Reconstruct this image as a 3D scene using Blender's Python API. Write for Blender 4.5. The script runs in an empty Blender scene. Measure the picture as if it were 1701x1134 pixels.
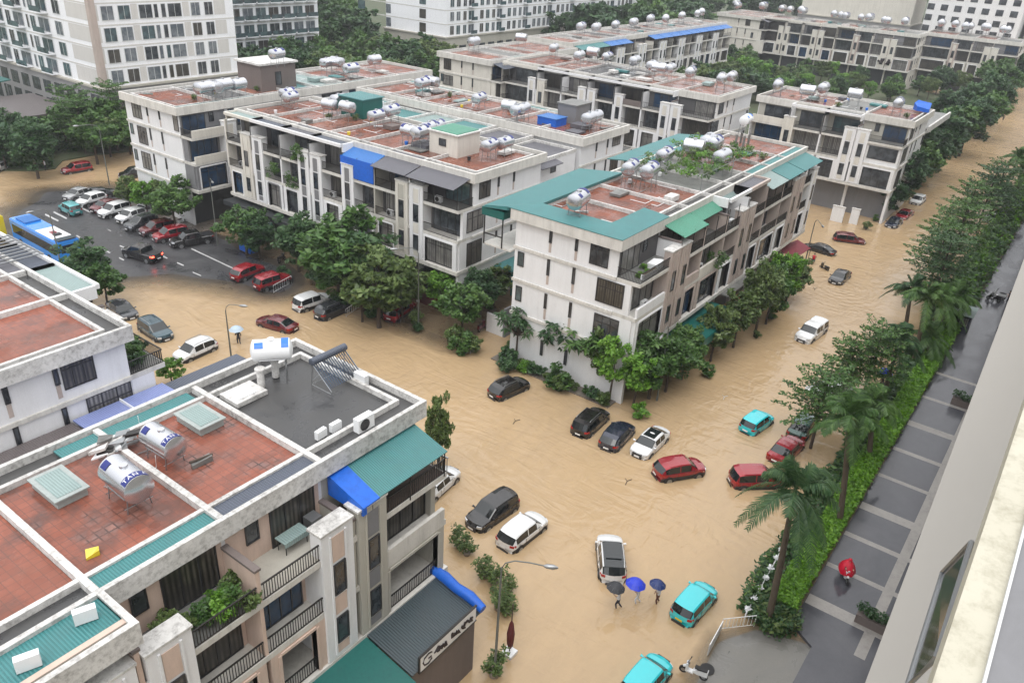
import bpy, bmesh, math, random
from math import radians as R, sin, cos, pi, hypot, atan2, sqrt
from mathutils import Vector, Matrix, Euler, noise
random.seed(7)
S = bpy.context.scene
COL = S.collection
# ------------------------------------------------------------ camera
H0 = 38.0                       # camera height above the flood water, metres
FPX, PITCH, ROLL, YAW = 1326.84, 0.485208, 0.0634624, 0.612784
_fw = Vector((cos(YAW)*cos(PITCH), sin(YAW)*cos(PITCH), -sin(PITCH)))
_r0 = Vector((sin(YAW), -cos(YAW), 0)); _u0 = _r0.cross(_fw)
_r = _r0*cos(ROLL) + _u0*sin(ROLL); _u = -_r0*sin(ROLL) + _u0*cos(ROLL)
cd = bpy.data.cameras.new('camera'); cam = bpy.data.objects.new('camera', cd); COL.objects.link(cam)
cam.matrix_world = Matrix(((_r.x, _u.x, -_fw.x, 0), (_r.y, _u.y, -_fw.y, 0), (_r.z, _u.z, -_fw.z, H0), (0, 0, 0, 1)))
cd.sensor_width = 36; cd.lens = FPX/1701*36; cd.clip_start = 0.1; cd.clip_end = 6000
S.camera = cam
def at(px, py, z=0.0):
    """point of the surveyed photograph at height z above the water"""
    d = _fw + _r*((px-850.5)/FPX) - _u*((py-567)/FPX)
    t = (z-H0)/d.z
    return Vector((d.x*t, d.y*t, z))
# ------------------------------------------------------------ sky, sun, exposure
SUN_EL, SUN_AZ = R(62), R(205)
w = bpy.data.worlds.new('World'); S.world = w; w.use_nodes = True
nt = w.node_tree; bg = nt.nodes['Background']
sky = nt.nodes.new('ShaderNodeTexSky'); sky.sky_type = 'NISHITA'; sky.sun_disc = False
sky.sun_elevation = SUN_EL; sky.sun_rotation = R(90)-SUN_AZ; sky.dust_density = 4; sky.air_density = 1.0
hs = nt.nodes.new('ShaderNodeHueSaturation'); hs.inputs['Saturation'].default_value = 0.22
nt.links.new(sky.outputs[0], hs.inputs['Color'])
# overcast cloud deck over the physical sky: three times brighter at the zenith than at the horizon
tcw = nt.nodes.new('ShaderNodeTexCoord'); sx = nt.nodes.new('ShaderNodeSeparateXYZ'); nt.links.new(tcw.outputs['Generated'], sx.inputs[0])
cr = nt.nodes.new('ShaderNodeValToRGB'); cr.color_ramp.elements[0].position = .0; cr.color_ramp.elements[0].color = (.36, .37, .39, 1); cr.color_ramp.elements[1].position = .9; cr.color_ramp.elements[1].color = (1, 1, 1.0, 1)
nt.links.new(sx.outputs['Z'], cr.inputs[0]); sc_ = nt.nodes.new('ShaderNodeVectorMath'); sc_.operation = 'SCALE'; sc_.inputs['Scale'].default_value = 12.4; nt.links.new(cr.outputs[0], sc_.inputs[0])
mxw = nt.nodes.new('ShaderNodeMix'); mxw.data_type = 'RGBA'; mxw.inputs[0].default_value = .75; nt.links.new(hs.outputs[0], mxw.inputs[6]); nt.links.new(sc_.outputs[0], mxw.inputs[7]); nt.links.new(mxw.outputs[2], bg.inputs['Color'])
bg.inputs['Strength'].default_value = 0.15
sd = bpy.data.lights.new('sun', 'SUN'); sd.energy = 0.75; sd.angle = R(40); sd.color = (1, 0.97, 0.93)
sun = bpy.data.objects.new('sun', sd); COL.objects.link(sun)
sun.rotation_euler = Vector((-cos(SUN_EL)*cos(SUN_AZ), -cos(SUN_EL)*sin(SUN_AZ), -sin(SUN_EL))).to_track_quat('-Z', 'Y').to_euler()
S.view_settings.view_transform = 'Standard'; S.view_settings.look = 'None'; S.view_settings.gamma = 1
S.view_settings.use_curve_mapping = False; S.view_settings.exposure = 0.42
S.cycles.max_bounces = 6; S.cycles.transparent_max_bounces = 12
# ------------------------------------------------------------ materials
class NB:
    def __init__(s, m): s.t = m.node_tree; s.n = s.t.nodes; s.l = s.t.links
    def new(s, ty, **k):
        q = s.n.new(ty)
        for a, b in k.items(): setattr(q, a, b)
        return q
    def link(s, a, b): s.l.new(a, b)
    def coord(s, scale=(1, 1, 1), rot=(0, 0, 0), kind='Object'):
        c = s.new('ShaderNodeTexCoord'); m = s.new('ShaderNodeMapping')
        m.inputs['Scale'].default_value = scale; m.inputs['Rotation'].default_value = rot
        s.link(c.outputs[kind], m.inputs['Vector']); return m.outputs[0]
    def noise(s, vec, scale, detail=4, rough=.6, dist=0):
        q = s.new('ShaderNodeTexNoise'); q.inputs['Scale'].default_value = scale
        q.inputs['Detail'].default_value = detail; q.inputs['Roughness'].default_value = rough; q.inputs['Distortion'].default_value = dist
        if vec is not None: s.link(vec, q.inputs['Vector'])
        return q.outputs['Fac']
    def ramp(s, fac, stops):
        q = s.new('ShaderNodeValToRGB'); e = q.color_ramp.elements
        while len(e) < len(stops): e.new(0.5)
        for i, (p, c) in enumerate(stops):
            e[i].position = p; e[i].color = (c[0], c[1], c[2], 1) if hasattr(c, '__len__') else (c, c, c, 1)
        s.link(fac, q.inputs[0]); return q.outputs[0]
    def mix(s, fac, a, b, mode='MIX'):
        q = s.new('ShaderNodeMix'); q.data_type = 'RGBA'; q.blend_type = mode
        for v, i in ((fac, 0), (a, 6), (b, 7)):
            if hasattr(v, 'is_linked'): s.link(v, q.inputs[i])
            elif i == 0: q.inputs[0].default_value = v
            else: q.inputs[i].default_value = (v[0], v[1], v[2], 1)
        return q.outputs[2]
    def math(s, op, a, b=0.0):
        q = s.new('ShaderNodeMath', operation=op)
        for v, i in ((a, 0), (b, 1)):
            if hasattr(v, 'is_linked'): s.link(v, q.inputs[i])
            else: q.inputs[i].default_value = v
        return q.outputs[0]
    def bump(s, h, strength=.3, dist=.05):
        q = s.new('ShaderNodeBump'); q.inputs['Strength'].default_value = strength; q.inputs['Distance'].default_value = dist
        s.link(h, q.inputs['Height']); return q.outputs[0]
def mk(name, col=(.5, .5, .5), rough=.6, metal=0, spec=.5, coat=0):
    m = bpy.data.materials.new(name); m.use_nodes = True; b = m.node_tree.nodes['Principled BSDF']
    b.inputs['Base Color'].default_value = (*col, 1); b.inputs['Roughness'].default_value = rough
    b.inputs['Metallic'].default_value = metal; b.inputs['Specular IOR Level'].default_value = spec
    b.inputs['Coat Weight'].default_value = coat; b.inputs['Coat Roughness'].default_value = .05
    return m, NB(m), b
def weathered(name, col, dirt=(.25, .24, .22), amt=.35, rough=.7, streak=True, fine=6, spec=.4):
    m, n, b = mk(name, col, rough, spec=spec)
    f1 = n.noise(n.coord((1, 1, 1)), .35, 5, .65)
    f2 = n.noise(n.coord((1.1, 1.1, .13) if streak else (1, 1, 1)), 1.5 if streak else fine, 7, .75, .5 if streak else 0)
    s1 = n.ramp(f1, [(.42, 0), (.72, 1)]); s2 = n.ramp(f2, [(.46, 0), (.74, 1)])
    fac = n.math('MULTIPLY', n.math('ADD', n.math('MULTIPLY', s1, .5), s2), amt)
    c = n.mix(fac, col, dirt); c = n.mix(n.math('MULTIPLY', n.noise(n.coord(), 9, 3), .14), c, dirt)
    n.link(c, b.inputs['Base Color']); return m
M = {}
M['white'] = weathered('white_render', (.77, .772, .785), amt=.15)
M['cream'] = weathered('cream_render', (.68, .65, .59), (.2, .18, .15), amt=.25)
M['band'] = weathered('stained_band', (.66, .64, .60), (.16, .15, .13), amt=.4)
M['cap'] = weathered('stained_coping', (.70, .69, .67), (.12, .11, .10), amt=.72, streak=False, fine=3.4)
M['peach'] = weathered('peach_render', (.64, .49, .41), (.25, .2, .17), amt=.3)
M['pinkstone'] = weathered('pink_render', (.50, .42, .38), (.2, .17, .15), amt=.4)
M['greywall'] = weathered('grey_render', (.20, .20, .21), (.1, .1, .1), amt=.3)
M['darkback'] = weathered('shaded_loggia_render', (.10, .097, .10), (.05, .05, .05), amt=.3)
M['beige'] = weathered('beige_render', (.45, .43, .38), (.2, .19, .16), amt=.25)
M['brownwall'] = weathered('brown_render', (.17, .14, .13), (.08, .07, .07), amt=.3)
M['tpanel'] = weathered('pale_panel', (.62, .605, .585), (.3, .29, .27), amt=.2)
M['twhite'] = weathered('bright_white_render', (.86, .87, .90), (.4, .4, .4), amt=.12)
M['concrete'] = weathered('wet_concrete', (.20, .20, .19), (.06, .06, .06), amt=.6, streak=False, fine=1.2, rough=.4)
M['shop'] = weathered('dark_shopfront', (.05, .055, .06), (.02, .02, .02), amt=.4, rough=.35)
def tile_mat(name, a, b2, grout, size=.4, stain=.9, wet=.18):
    m, n, b = mk(name, a, .35, spec=.28)
    br = n.new('ShaderNodeTexBrick'); br.offset = 0; br.inputs['Scale'].default_value = 1/size
    br.inputs['Brick Width'].default_value = 1; br.inputs['Row Height'].default_value = 1; br.inputs['Mortar Size'].default_value = .035
    br.inputs['Color1'].default_value = (*a, 1); br.inputs['Color2'].default_value = (*b2, 1); br.inputs['Mortar'].default_value = (*grout, 1)
    n.link(n.coord(), br.inputs['Vector'])
    f = n.noise(n.coord(), .33, 6, .7); g = n.noise(n.coord(), 1.5, 5, .7)
    c = n.mix(n.math('MULTIPLY', n.ramp(f, [(.46, 0), (.62, 1)]), stain), br.outputs['Color'], (.085, .06, .055))
    c = n.mix(n.ramp(n.noise(n.coord(), .12, 3), [(.45, 0), (.62, .45)]), c, (.15, .075, .055))
    c = n.mix(n.ramp(g, [(.35, 0), (.8, .6)]), c, (a[0]*.6, a[1]*.55, a[2]*.55))
    b3_ = n.new('ShaderNodeTexBrick'); b3_.offset = 0; b3_.inputs['Scale'].default_value = 1/size; b3_.inputs['Brick Width'].default_value = 1; b3_.inputs['Row Height'].default_value = 1; b3_.inputs['Mortar Size'].default_value = .09; b3_.inputs['Bias'].default_value = .1
    b3_.inputs['Color1'].default_value = (.13, .1, .1, 1); b3_.inputs['Color2'].default_value = (.3, .16, .13, 1); b3_.inputs['Mortar'].default_value = (.04, .035, .035, 1); n.link(n.coord(), b3_.inputs['Vector'])
    c = n.mix(n.ramp(n.noise(n.coord(), .16, 6, .7), [(.56, 0), (.64, .85)]), c, b3_.outputs['Color'])
    n.link(c, b.inputs['Base Color'])
    n.link(n.ramp(n.noise(n.coord(), .5, 3), [(.42, wet*.6), (.62, .6)]), b.inputs['Roughness'])
    return m
M['tile'] = tile_mat('terracotta_roof_tile', (.33, .112, .072), (.265, .09, .06), (.14, .07, .055))
M['tilepale'] = tile_mat('faded_roof_tile', (.34, .145, .10), (.27, .12, .085), (.18, .11, .09), stain=.85)
M['tilebrown'] = tile_mat('browned_roof_tile', (.29, .095, .055), (.22, .075, .047), (.10, .05, .04), stain=.95)
def wetflat(name, c1, c2, scale=.4, rlo=.06, rhi=.5):
    m, n, b = mk(name, c1, .3)
    f = n.noise(n.coord(), scale, 7, .65, .6)
    c = n.mix(n.ramp(f, [(.3, 0), (.7, 1)]), c1, c2); c = n.mix(n.math('MULTIPLY', n.noise(n.coord(), 12, 3), .3), c, (c1[0]*.4, c1[1]*.4, c1[2]*.4))
    n.link(c, b.inputs['Base Color']); n.link(n.ramp(f, [(.35, rlo), (.6, rhi)]), b.inputs['Roughness']); return m
M['darkroof'] = wetflat('wet_dark_roof', (.035, .037, .042), (.085, .083, .08), .35)
M['asphalt'] = wetflat('wet_asphalt', (.042, .043, .048), (.075, .075, .078), .25, .15, .55)
M['drive'] = wetflat('wet_drive_paving', (.055, .057, .07), (.12, .12, .135), .2, .05, .26)
M['paver'] = weathered('pale_paving_strip', (.36, .34, .32), (.15, .14, .14), amt=.5, streak=False, fine=3, rough=.35)
M['gravel'] = weathered('brown_gravel', (.15, .11, .09), (.04, .03, .03), amt=.8, streak=False, fine=14)
M['soil'] = wetflat('muddy_ground', (.12, .09, .06), (.2, .15, .1), .3, .3, .7)
M['lawn'] = wetflat('lawn_ground', (.045, .075, .025), (.10, .10, .06), .15, .7, .95)
M['pave'] = wetflat('wet_pavement', (.20, .17, .14), (.12, .105, .09), .5, .15, .5)
def sheet(name, col, axis='x', pitch=.25, rough=.38, amt=.35, dirt=None):
    m, n, b = mk(name, col, rough)
    wv = n.new('ShaderNodeTexWave'); wv.bands_direction = 'X'; wv.inputs['Scale'].default_value = .314/pitch*2
    wv.inputs['Distortion'].default_value = 0; wv.inputs['Detail'].default_value = 0
    n.link(n.coord((1, 1, 1), (0, 0, 0 if axis == 'x' else pi/2)), wv.inputs['Vector'])
    f = n.noise(n.coord(), .8, 6, .7)
    d = dirt or (col[0]*.45+.03, col[1]*.5+.02, col[2]*.5+.02)
    c = n.mix(n.math('MULTIPLY', n.ramp(f, [(.4, 0), (.75, 1)]), amt), col, d)
    c = n.mix(n.math('MULTIPLY', n.ramp(wv.outputs['Fac'], [(.0, 1), (.22, 0)]), .45), c, (col[0]*.35, col[1]*.35, col[2]*.35))
    n.link(c, b.inputs['Base Color']); n.link(n.bump(wv.outputs['Fac'], .6, .04), b.inputs['Normal']); return m
for ax in 'xy':
    M['teal'+ax] = sheet('teal_metal_sheet_'+ax, (.05, .21, .215), ax)
    M['green'+ax] = sheet('green_metal_sheet_'+ax, (.06, .27, .18), ax)
    M['grey'+ax] = sheet('grey_metal_sheet_'+ax, (.12, .12, .14), ax)
    M['slate'+ax] = sheet('slate_blue_sheet_'+ax, (.085, .10, .135), ax)
    M['lilac'+ax] = sheet('pale_blue_sheet_'+ax, (.24, .29, .55), ax, amt=.25)
    M['blue'+ax] = sheet('blue_sheet_'+ax, (.03, .17, .50), ax)
    M['palegreen'+ax] = sheet('pale_green_sheet_'+ax, (.27, .36, .35), ax)
    M['dark'+ax] = sheet('dark_metal_sheet_'+ax, (.035, .055, .065), ax, pitch=.3)
    M['brown'+ax] = sheet('brown_sheet_'+ax, (.14, .12, .12), ax)
M['tarp'] = weathered('blue_tarpaulin', (.01, .13, .62), (.01, .05, .25), amt=.5, streak=False, fine=3, rough=.4)
M['redcloth'] = weathered('dark_red_canopy', (.22, .035, .05), (.1, .03, .03), amt=.4, streak=False)
M['deepgreen'] = weathered('deep_green_canopy', (.01, .12, .105), (.005, .05, .05), amt=.4, streak=False, rough=.4)
def glassy(name, a, b2, curtain=False):
    m, n, b = mk(name, a, .07, spec=.7)
    f = n.noise(n.coord((1, 1, 1)), .9, 3)
    c = n.mix(n.ramp(f, [(.4, 0), (.62, 1)]), a, b2)  # patchy second tone imitates blue-grey reflections, painted into the pane colour
    if curtain:
        wv = n.new('ShaderNodeTexWave'); wv.bands_direction = 'DIAGONAL'; wv.inputs['Scale'].default_value = 2.6; wv.inputs['Distortion'].default_value = 3
        n.link(n.coord((1, 1, 0)), wv.inputs['Vector']); c = n.mix(wv.outputs['Fac'], c, (b2[0]*.4, b2[1]*.4, b2[2]*.4))
    n.link(c, b.inputs['Base Color']); b.inputs['Roughness'].default_value = .3 if curtain else .08
    return m
M['glass'] = glassy('dark_window_glass', (.02, .024, .03), (.075, .085, .095))
M['curtain'] = glassy('curtained_glass', (.30, .29, .27), (.16, .155, .15), True)
M['darkcurtain'] = glassy('dark_curtained_glass', (.10, .09, .075), (.04, .037, .033), True)
M['blueglass'] = glassy('blue_window_glass', (.015, .05, .11), (.02, .03, .05))
M['greenglass'] = glassy('green_window_glass', (.08, .13, .14), (.04, .06, .07))
M['towerglass'] = glassy('tower_window_glass', (.09, .11, .13), (.19, .21, .23))
M['frame'] = mk('dark_window_frame', (.03, .03, .033), .4)[0]
M['wframe'] = mk('white_window_frame', (.55, .56, .56), .4)[0]
M['iron'] = mk('dark_iron', (.035, .033, .032), .45, .4)[0]
M['galv'] = mk('galvanised_steel', (.33, .34, .35), .38, .8)[0]
M['steel'] = mk('stainless_steel', (.62, .63, .66), .24, .92)[0]
M['polebrown'] = mk('grey_green_pole', (.15, .16, .15), .5, .3)[0]
M['darkblue'] = mk('dark_blue_band', (.012, .022, .17), .4)[0]
M['bluep'] = mk('blue_plastic', (.02, .16, .62), .35)[0]
M['whitep'] = mk('white_plastic', (.75, .76, .77), .35)[0]
M['letter'] = mk('white_lettering', (.8, .8, .82), .5)[0]
M['darkletter'] = mk('dark_lettering', (.02, .012, .012), .5)[0]
M['black'] = mk('black_rubber', (.02, .02, .021), .7)[0]
M['plastic'] = mk('black_plastic', (.025, .025, .028), .35)[0]
M['carglass'] = mk('car_glass', (.012, .016, .018), .05, spec=.8)[0]
M['rim'] = mk('alloy_rim', (.35, .36, .37), .3, .8)[0]
M['headlamp'] = mk('headlamp_lens', (.6, .62, .65), .1, .3)[0]
M['taillamp'] = mk('tail_lamp_lens', (.35, .01, .01), .15)[0]
M['plate'] = mk('white_number_plate', (.75, .75, .75), .4)[0]
M['yplate'] = mk('yellow_number_plate', (.7, .5, .03), .4)[0]
m_, n_, b_ = mk('lit_tail_lamp', (.5, .02, .02), .2); b_.inputs['Emission Color'].default_value = (1, .06, .03, 1); b_.inputs['Emission Strength'].default_value = 9; M['litlamp'] = m_
def paint(name, c, metal=.3):
    m, n, b = mk('paint_'+name, c, .24, metal, coat=1.0)
    f = n.noise(n.coord(), 2.2, 4); n.link(n.mix(n.math('MULTIPLY', f, .3), c, (c[0]*.6+.02, c[1]*.6+.015, c[2]*.6+.01)), b.inputs['Base Color']); M['p_'+name] = m
for k, c in dict(white=(.74, .75, .76), black=(.012, .012, .014), darkgrey=(.055, .06, .07), red=(.32, .012, .025), darkred=(.13, .008, .015), cyan=(.01, .56, .62), tealblue=(.03, .075, .10), silver=(.38, .39, .40), green=(.01, .075, .06), navy=(.018, .025, .05), paleteal=(.10, .42, .44), blue=(.02, .25, .75), yellow=(.75, .6, .03)).items():
    paint(k, c, 0.0 if k in ('white', 'cyan', 'yellow', 'blue') else .3)
def leafmat(name, a, b2, c3):
    m, n, b = mk(name, a, .42, spec=.4)
    g = n.new('ShaderNodeNewGeometry'); oi = n.new('ShaderNodeObjectInfo')
    f = n.math('ADD', n.math('MULTIPLY', g.outputs['Random Per Island'], .55), n.math('MULTIPLY', n.noise(n.coord(), .9, 2), .6))
    f = n.math('ADD', f, n.math('MULTIPLY', n.math('SUBTRACT', oi.outputs['Random'], .5), .25))
    n.link(n.ramp(f, [(.25, a), (.6, b2), (.95, c3)]), b.inputs['Base Color'])
    b.inputs['Transmission Weight'].default_value = 0
    tr = n.new('ShaderNodeBsdfTranslucent'); mx = n.new('ShaderNodeMixShader'); mx.inputs[0].default_value = .25
    n.link(n.ramp(f, [(.25, b2), (.95, c3)]), tr.inputs['Color'])
    n.link(b.outputs[0], mx.inputs[1]); n.link(tr.outputs[0], mx.inputs[2]); n.link(mx.outputs[0], n.n['Material Output'].inputs['Surface'])
    M[name] = m
leafmat('leaf', (.035, .085, .022), (.07, .15, .035), (.14, .24, .06))
leafmat('leafbright', (.06, .15, .018), (.12, .27, .03), (.22, .40, .06))
leafmat('leafdark', (.02, .06, .022), (.045, .105, .038), (.09, .16, .06))
leafmat('leafolive', (.05, .09, .026), (.10, .155, .042), (.17, .23, .075))
leafmat('leafhedge', (.05, .14, .008), (.11, .26, .018), (.2, .38, .035))
leafmat('leafyellow', (.16, .2, .03), (.26, .28, .05), (.4, .36, .1))
leafmat('leafflower', (.6, .55, .5), (.7, .65, .6), (.8, .75, .7))
M['trunk'] = weathered('bark', (.075, .055, .042), (.03, .022, .018), amt=.6)
M['palmtrunk'] = weathered('palm_bark', (.11, .085, .06), (.045, .035, .028), amt=.7)
M['crownshaft'] = weathered('palm_crownshaft', (.09, .16, .05), (.06, .08, .03), amt=.3)
M['pot'] = weathered('stone_pot', (.28, .24, .2), (.1, .08, .07), amt=.5)
M['skin'] = mk('skin', (.45, .27, .19), .6)[0]
M['hair'] = mk('hair', (.015, .012, .011), .6)[0]
M['cl_white'] = mk('white_cloth', (.62, .63, .66), .8)[0]
M['cl_dark'] = mk('dark_cloth', (.025, .025, .035), .85)[0]
M['cl_brown'] = mk('brown_cloth', (.12, .05, .035), .85)[0]
M['cl_red'] = weathered('red_rain_cape', (.62, .012, .04), (.3, .01, .02), amt=.4, streak=False, rough=.3)
M['u_black'] = mk('black_umbrella_cloth', (.03, .032, .038), .6)[0]
M['u_blue'] = mk('blue_umbrella_cloth', (.018, .045, .55), .5)[0]
M['u_navy'] = mk('navy_umbrella_cloth', (.012, .03, .13), .5)[0]
M['u_pale'] = mk('pale_umbrella_cloth', (.42, .52, .62), .5)[0]
M['maroon'] = mk('maroon_parasol_cloth', (.10, .015, .018), .7)[0]
# ------------------------------------------------------------ mesh collector and object helpers
class MB:
    def __init__(s, off=(0, 0, 0)): s.v = []; s.f = []; s.m = []; s.mi = {}; s.mats = []
    def mat(s, k):
        if k not in s.mi: s.mi[k] = len(s.mats); s.mats.append(M[k])
        return s.mi[k]
    def add(s, vs, fs, k):
        o = len(s.v); s.v += [tuple(p) for p in vs]; q = s.mat(k)
        for f in fs: s.f.append(tuple(i+o for i in f)); s.m.append(q)
        return s
    def box(s, x0, x1, y0, y1, z0, z1, k='white'):
        x0, x1 = min(x0, x1), max(x0, x1); y0, y1 = min(y0, y1), max(y0, y1); z0, z1 = min(z0, z1), max(z0, z1)
        return s.add([(x0, y0, z0), (x1, y0, z0), (x1, y1, z0), (x0, y1, z0), (x0, y0, z1), (x1, y0, z1), (x1, y1, z1), (x0, y1, z1)],
                     [(0, 3, 2, 1), (4, 5, 6, 7), (0, 1, 5, 4), (1, 2, 6, 5), (2, 3, 7, 6), (3, 0, 4, 7)], k)
    def slab(s, pts, z0, z1, k):
        """prism over polygon pts; z1 may be a list of heights"""
        n = len(pts); zt = z1 if hasattr(z1, '__len__') else [z1]*n; zb = z0 if hasattr(z0, '__len__') else [z0]*n
        a = sum(pts[i][0]*pts[(i+1) % n][1]-pts[(i+1) % n][0]*pts[i][1] for i in range(n))
        if a < 0: pts = pts[::-1]; zt = list(zt)[::-1]; zb = list(zb)[::-1]
        vs = [(p[0], p[1], zb[i]) for i, p in enumerate(pts)]+[(p[0], p[1], zt[i]) for i, p in enumerate(pts)]
        fs = [tuple(range(n-1, -1, -1)), tuple(range(n, 2*n))]+[(i, (i+1) % n, n+(i+1) % n, n+i) for i in range(n)]
        return s.add(vs, fs, k)
    def tube(s, pts, r, k, n=8, cap=True):
        pts = [Vector(p) for p in pts]; rs = r if hasattr(r, '__len__') else [r]*len(pts); vs = []; fs = []
        for i, p in enumerate(pts):
            d = (pts[min(i+1, len(pts)-1)]-pts[max(i-1, 0)]).normalized()
            a = Vector((0, 0, 1)) if abs(d.z) < .9 else Vector((1, 0, 0))
            e = d.cross(a).normalized(); g = d.cross(e).normalized()
            for j in range(n):
                t = 2*pi*j/n; vs.append(p+e*(cos(t)*rs[i])+g*(sin(t)*rs[i]))
        for i in range(len(pts)-1):
            for j in range(n): fs.append((i*n+j, i*n+(j+1) % n, (i+1)*n+(j+1) % n, (i+1)*n+j))
        if cap: fs.append(tuple(range(n-1, -1, -1))); fs.append(tuple((len(pts)-1)*n+j for j in range(n)))
        return s.add(vs, fs, k)
    def mesh(s, name, off=(0, 0, 0), smooth=None):
        me = bpy.data.meshes.new(name); ox, oy, oz = off
        me.from_pydata([(x-ox, y-oy, z-oz) for x, y, z in s.v], [], s.f)
        for m in s.mats: me.materials.append(m)
        me.polygons.foreach_set('material_index', s.m)
        if smooth:
            me.polygons.foreach_set('use_smooth', [True]*len(me.polygons)); me.update(); me.set_sharp_from_angle(angle=R(smooth))
        me.update(); return me
def link(name, me, parent=None, loc=None, rot=None, label=None):
    o = bpy.data.objects.new(name, me); COL.objects.link(o)
    if parent is not None: o.parent = parent
    if loc is not None: o.location = loc
    if rot is not None: o.rotation_euler = rot
    if label: o['label'] = label
    return o
def thing(name, label, cat, loc=(0, 0, 0), rz=0, group=None, me=None):
    o = bpy.data.objects.new(name, me); COL.objects.link(o); o.location = loc; o.rotation_euler = (0, 0, rz)
    o['label'] = label; o['category'] = cat
    if group: o['group'] = group
    if me is None: o.empty_display_size = .5
    return o
def part(name, mb, root, smooth=None, parent=None, label=None):
    """mesh given in world coordinates, stored relative to its (unrotated) thing"""
    return link(name, mb.mesh(name, tuple(root.location), smooth), parent or root, label=label)
def struct(name, mb, smooth=None, kind='structure'):
    o = link(name, mb.mesh(name, (0, 0, 0), smooth)); o['kind'] = kind; return o
KIDS = {}
def dup(root, loc, rz=0, label=None, group=None, scale=None, swap=None, cat=None):
    r = root.copy(); COL.objects.link(r); r.location = loc; r.rotation_euler = (0, 0, rz)
    if scale is not None: r.scale = scale if hasattr(scale, '__len__') else (scale,)*3
    if label: r['label'] = label
    if group: r['group'] = group
    if cat: r['category'] = cat
    if root.name not in KIDS: KIDS[root.name] = [(c, list(c.children)) for c in root.children]
    def cp(o, par):
        c = o.copy(); COL.objects.link(c); c.parent = par
        if swap:
            for i, sl in enumerate(c.material_slots):
                if sl.material and sl.material.name in swap: sl.link = 'OBJECT'; sl.material = swap[sl.material.name]
        return c
    for ch, gs in KIDS[root.name]:
        c = cp(ch, r)
        for g in gs: cp(g, c)
    return r
ORD = ['first', 'second', 'third', 'fourth', 'fifth', 'sixth', 'seventh', 'eighth', 'ninth', 'tenth', 'eleventh', 'twelfth', 'thirteenth', 'fourteenth', 'fifteenth', 'sixteenth', 'seventeenth', 'eighteenth', 'nineteenth', 'twentieth']
# ------------------------------------------------------------ ground, flood water, roads
def seg_d(p, a, b):
    ax, ay = a; bx, by = b; dx, dy = bx-ax, by-ay; t = max(0, min(1, ((p[0]-ax)*dx+(p[1]-ay)*dy)/(dx*dx+dy*dy)))
    return hypot(p[0]-ax-t*dx, p[1]-ay-t*dy)
def sdist(p, poly):
    ins = False; n = len(poly); d = 1e9
    for i in range(n):
        a, b = poly[i], poly[(i+1) % n]; d = min(d, seg_d(p, a, b))
        if (a[1] > p[1]) != (b[1] > p[1]) and p[0] < (b[0]-a[0])*(p[1]-a[1])/(b[1]-a[1])+a[0]: ins = not ins
    return -d if ins else d
DRY = [(37.5, 99), (44.5, 112.5), (50, 117), (56.5, 112), (56, 100), (55.2, 88), (54.4, 79), (54, 70), (51.3, 68.8), (48.6, 75), (46, 80.5), (42.6, 83.2), (40, 88)]
WALK = [(54.8, 45.5), (54.8, 88), (63, 88), (63, 45.5)]
RAMP = [(22, 3), (22, 8.2), (31, 8.6), (36.2, 8.6), (38.6, 7.2), (40, 3)]
def terr(x, y):
    if x > 66 or y > 125 or y < 2: return -.5
    nz = noise.noise(Vector((x*.14, y*.14, 3)))*.9
    d = sdist((x, y), DRY)+nz*1.6
    h = .07 if d < -1 else .05-.028*(d+1)
    if d < 11: h = max(h, -.14+.02*max(0, 4-d))
    if 45 < y < 89 and x > 52:
        d = sdist((x, y), WALK); h = max(h, -.045-.03*max(0, d+nz))
    if x < 45 and y < 16:
        d = sdist((x, y), RAMP)+nz*.8; h = max(h, .1-.12*max(0, d+.6))
    return max(h, -.5)
mb = MB(); mb.add([(-900, -900, -.62), (2600, -900, -.62), (2600, 2600, -.62), (-900, 2600, -.62)], [(0, 1, 2, 3)], 'lawn'); struct('ground', mb)
def grid(x0, x1, y0, y1, st, zf, k):
    nx, ny = int((x1-x0)/st)+1, int((y1-y0)/st)+1; g = MB()
    vs = [(x0+i*st, y0+j*st, zf(x0+i*st, y0+j*st)) for j in range(ny) for i in range(nx)]
    g.add(vs, [(j*nx+i, j*nx+i+1, (j+1)*nx+i+1, (j+1)*nx+i) for j in range(ny-1) for i in range(nx-1)], k); return g
M['rampc'] = wetflat('wet_ramp_concrete', (.17, .165, .155), (.24, .23, .21), .4, .12, .45)
struct('ramp', grid(20, 42, 2, 11, .7, lambda x, y: terr(x, y)+.012, 'rampc'), 60)
struct('road', grid(20, 66, 2, 125, 1.0, lambda x, y: terr(x, y)-.004, 'asphalt'), 60)
# muddy flood water: opaque silt, thinning where the road rises
m, n, b = mk('muddy_flood_water', (.40, .27, .15), .16, spec=.45)
f1 = n.noise(n.coord((1, 1, 1), (0, 0, .6)), .045, 4, .6); f2 = n.noise(n.coord((.5, 1.6, 1), (0, 0, .5)), .5, 6, .65, 1.2)
c = n.mix(n.ramp(f1, [(.35, 0), (.68, 1)]), (.43, .302, .172), (.38, .276, .168)); c = n.mix(n.ramp(f2, [(.35, 0), (.75, .5)]), c, (.49, .35, .20))
n.link(c, b.inputs['Base Color'])
h1 = n.noise(n.coord((.7, 1.5, 1), (0, 0, .45)), .8, 3, .45, 1.2); h2 = n.noise(n.coord((1, 1, 1)), .16, 3)
h3 = n.noise(n.coord((1.5, .5, 1), (0, 0, .9)), .35, 3, .5, 2.5)
rough_patch = n.ramp(h2, [(.42, .15), (.62, 1)])
hh = n.math('ADD', n.math('MULTIPLY', n.math('MULTIPLY', h1, rough_patch), 1.1), n.math('MULTIPLY', h3, 1.1))
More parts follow.
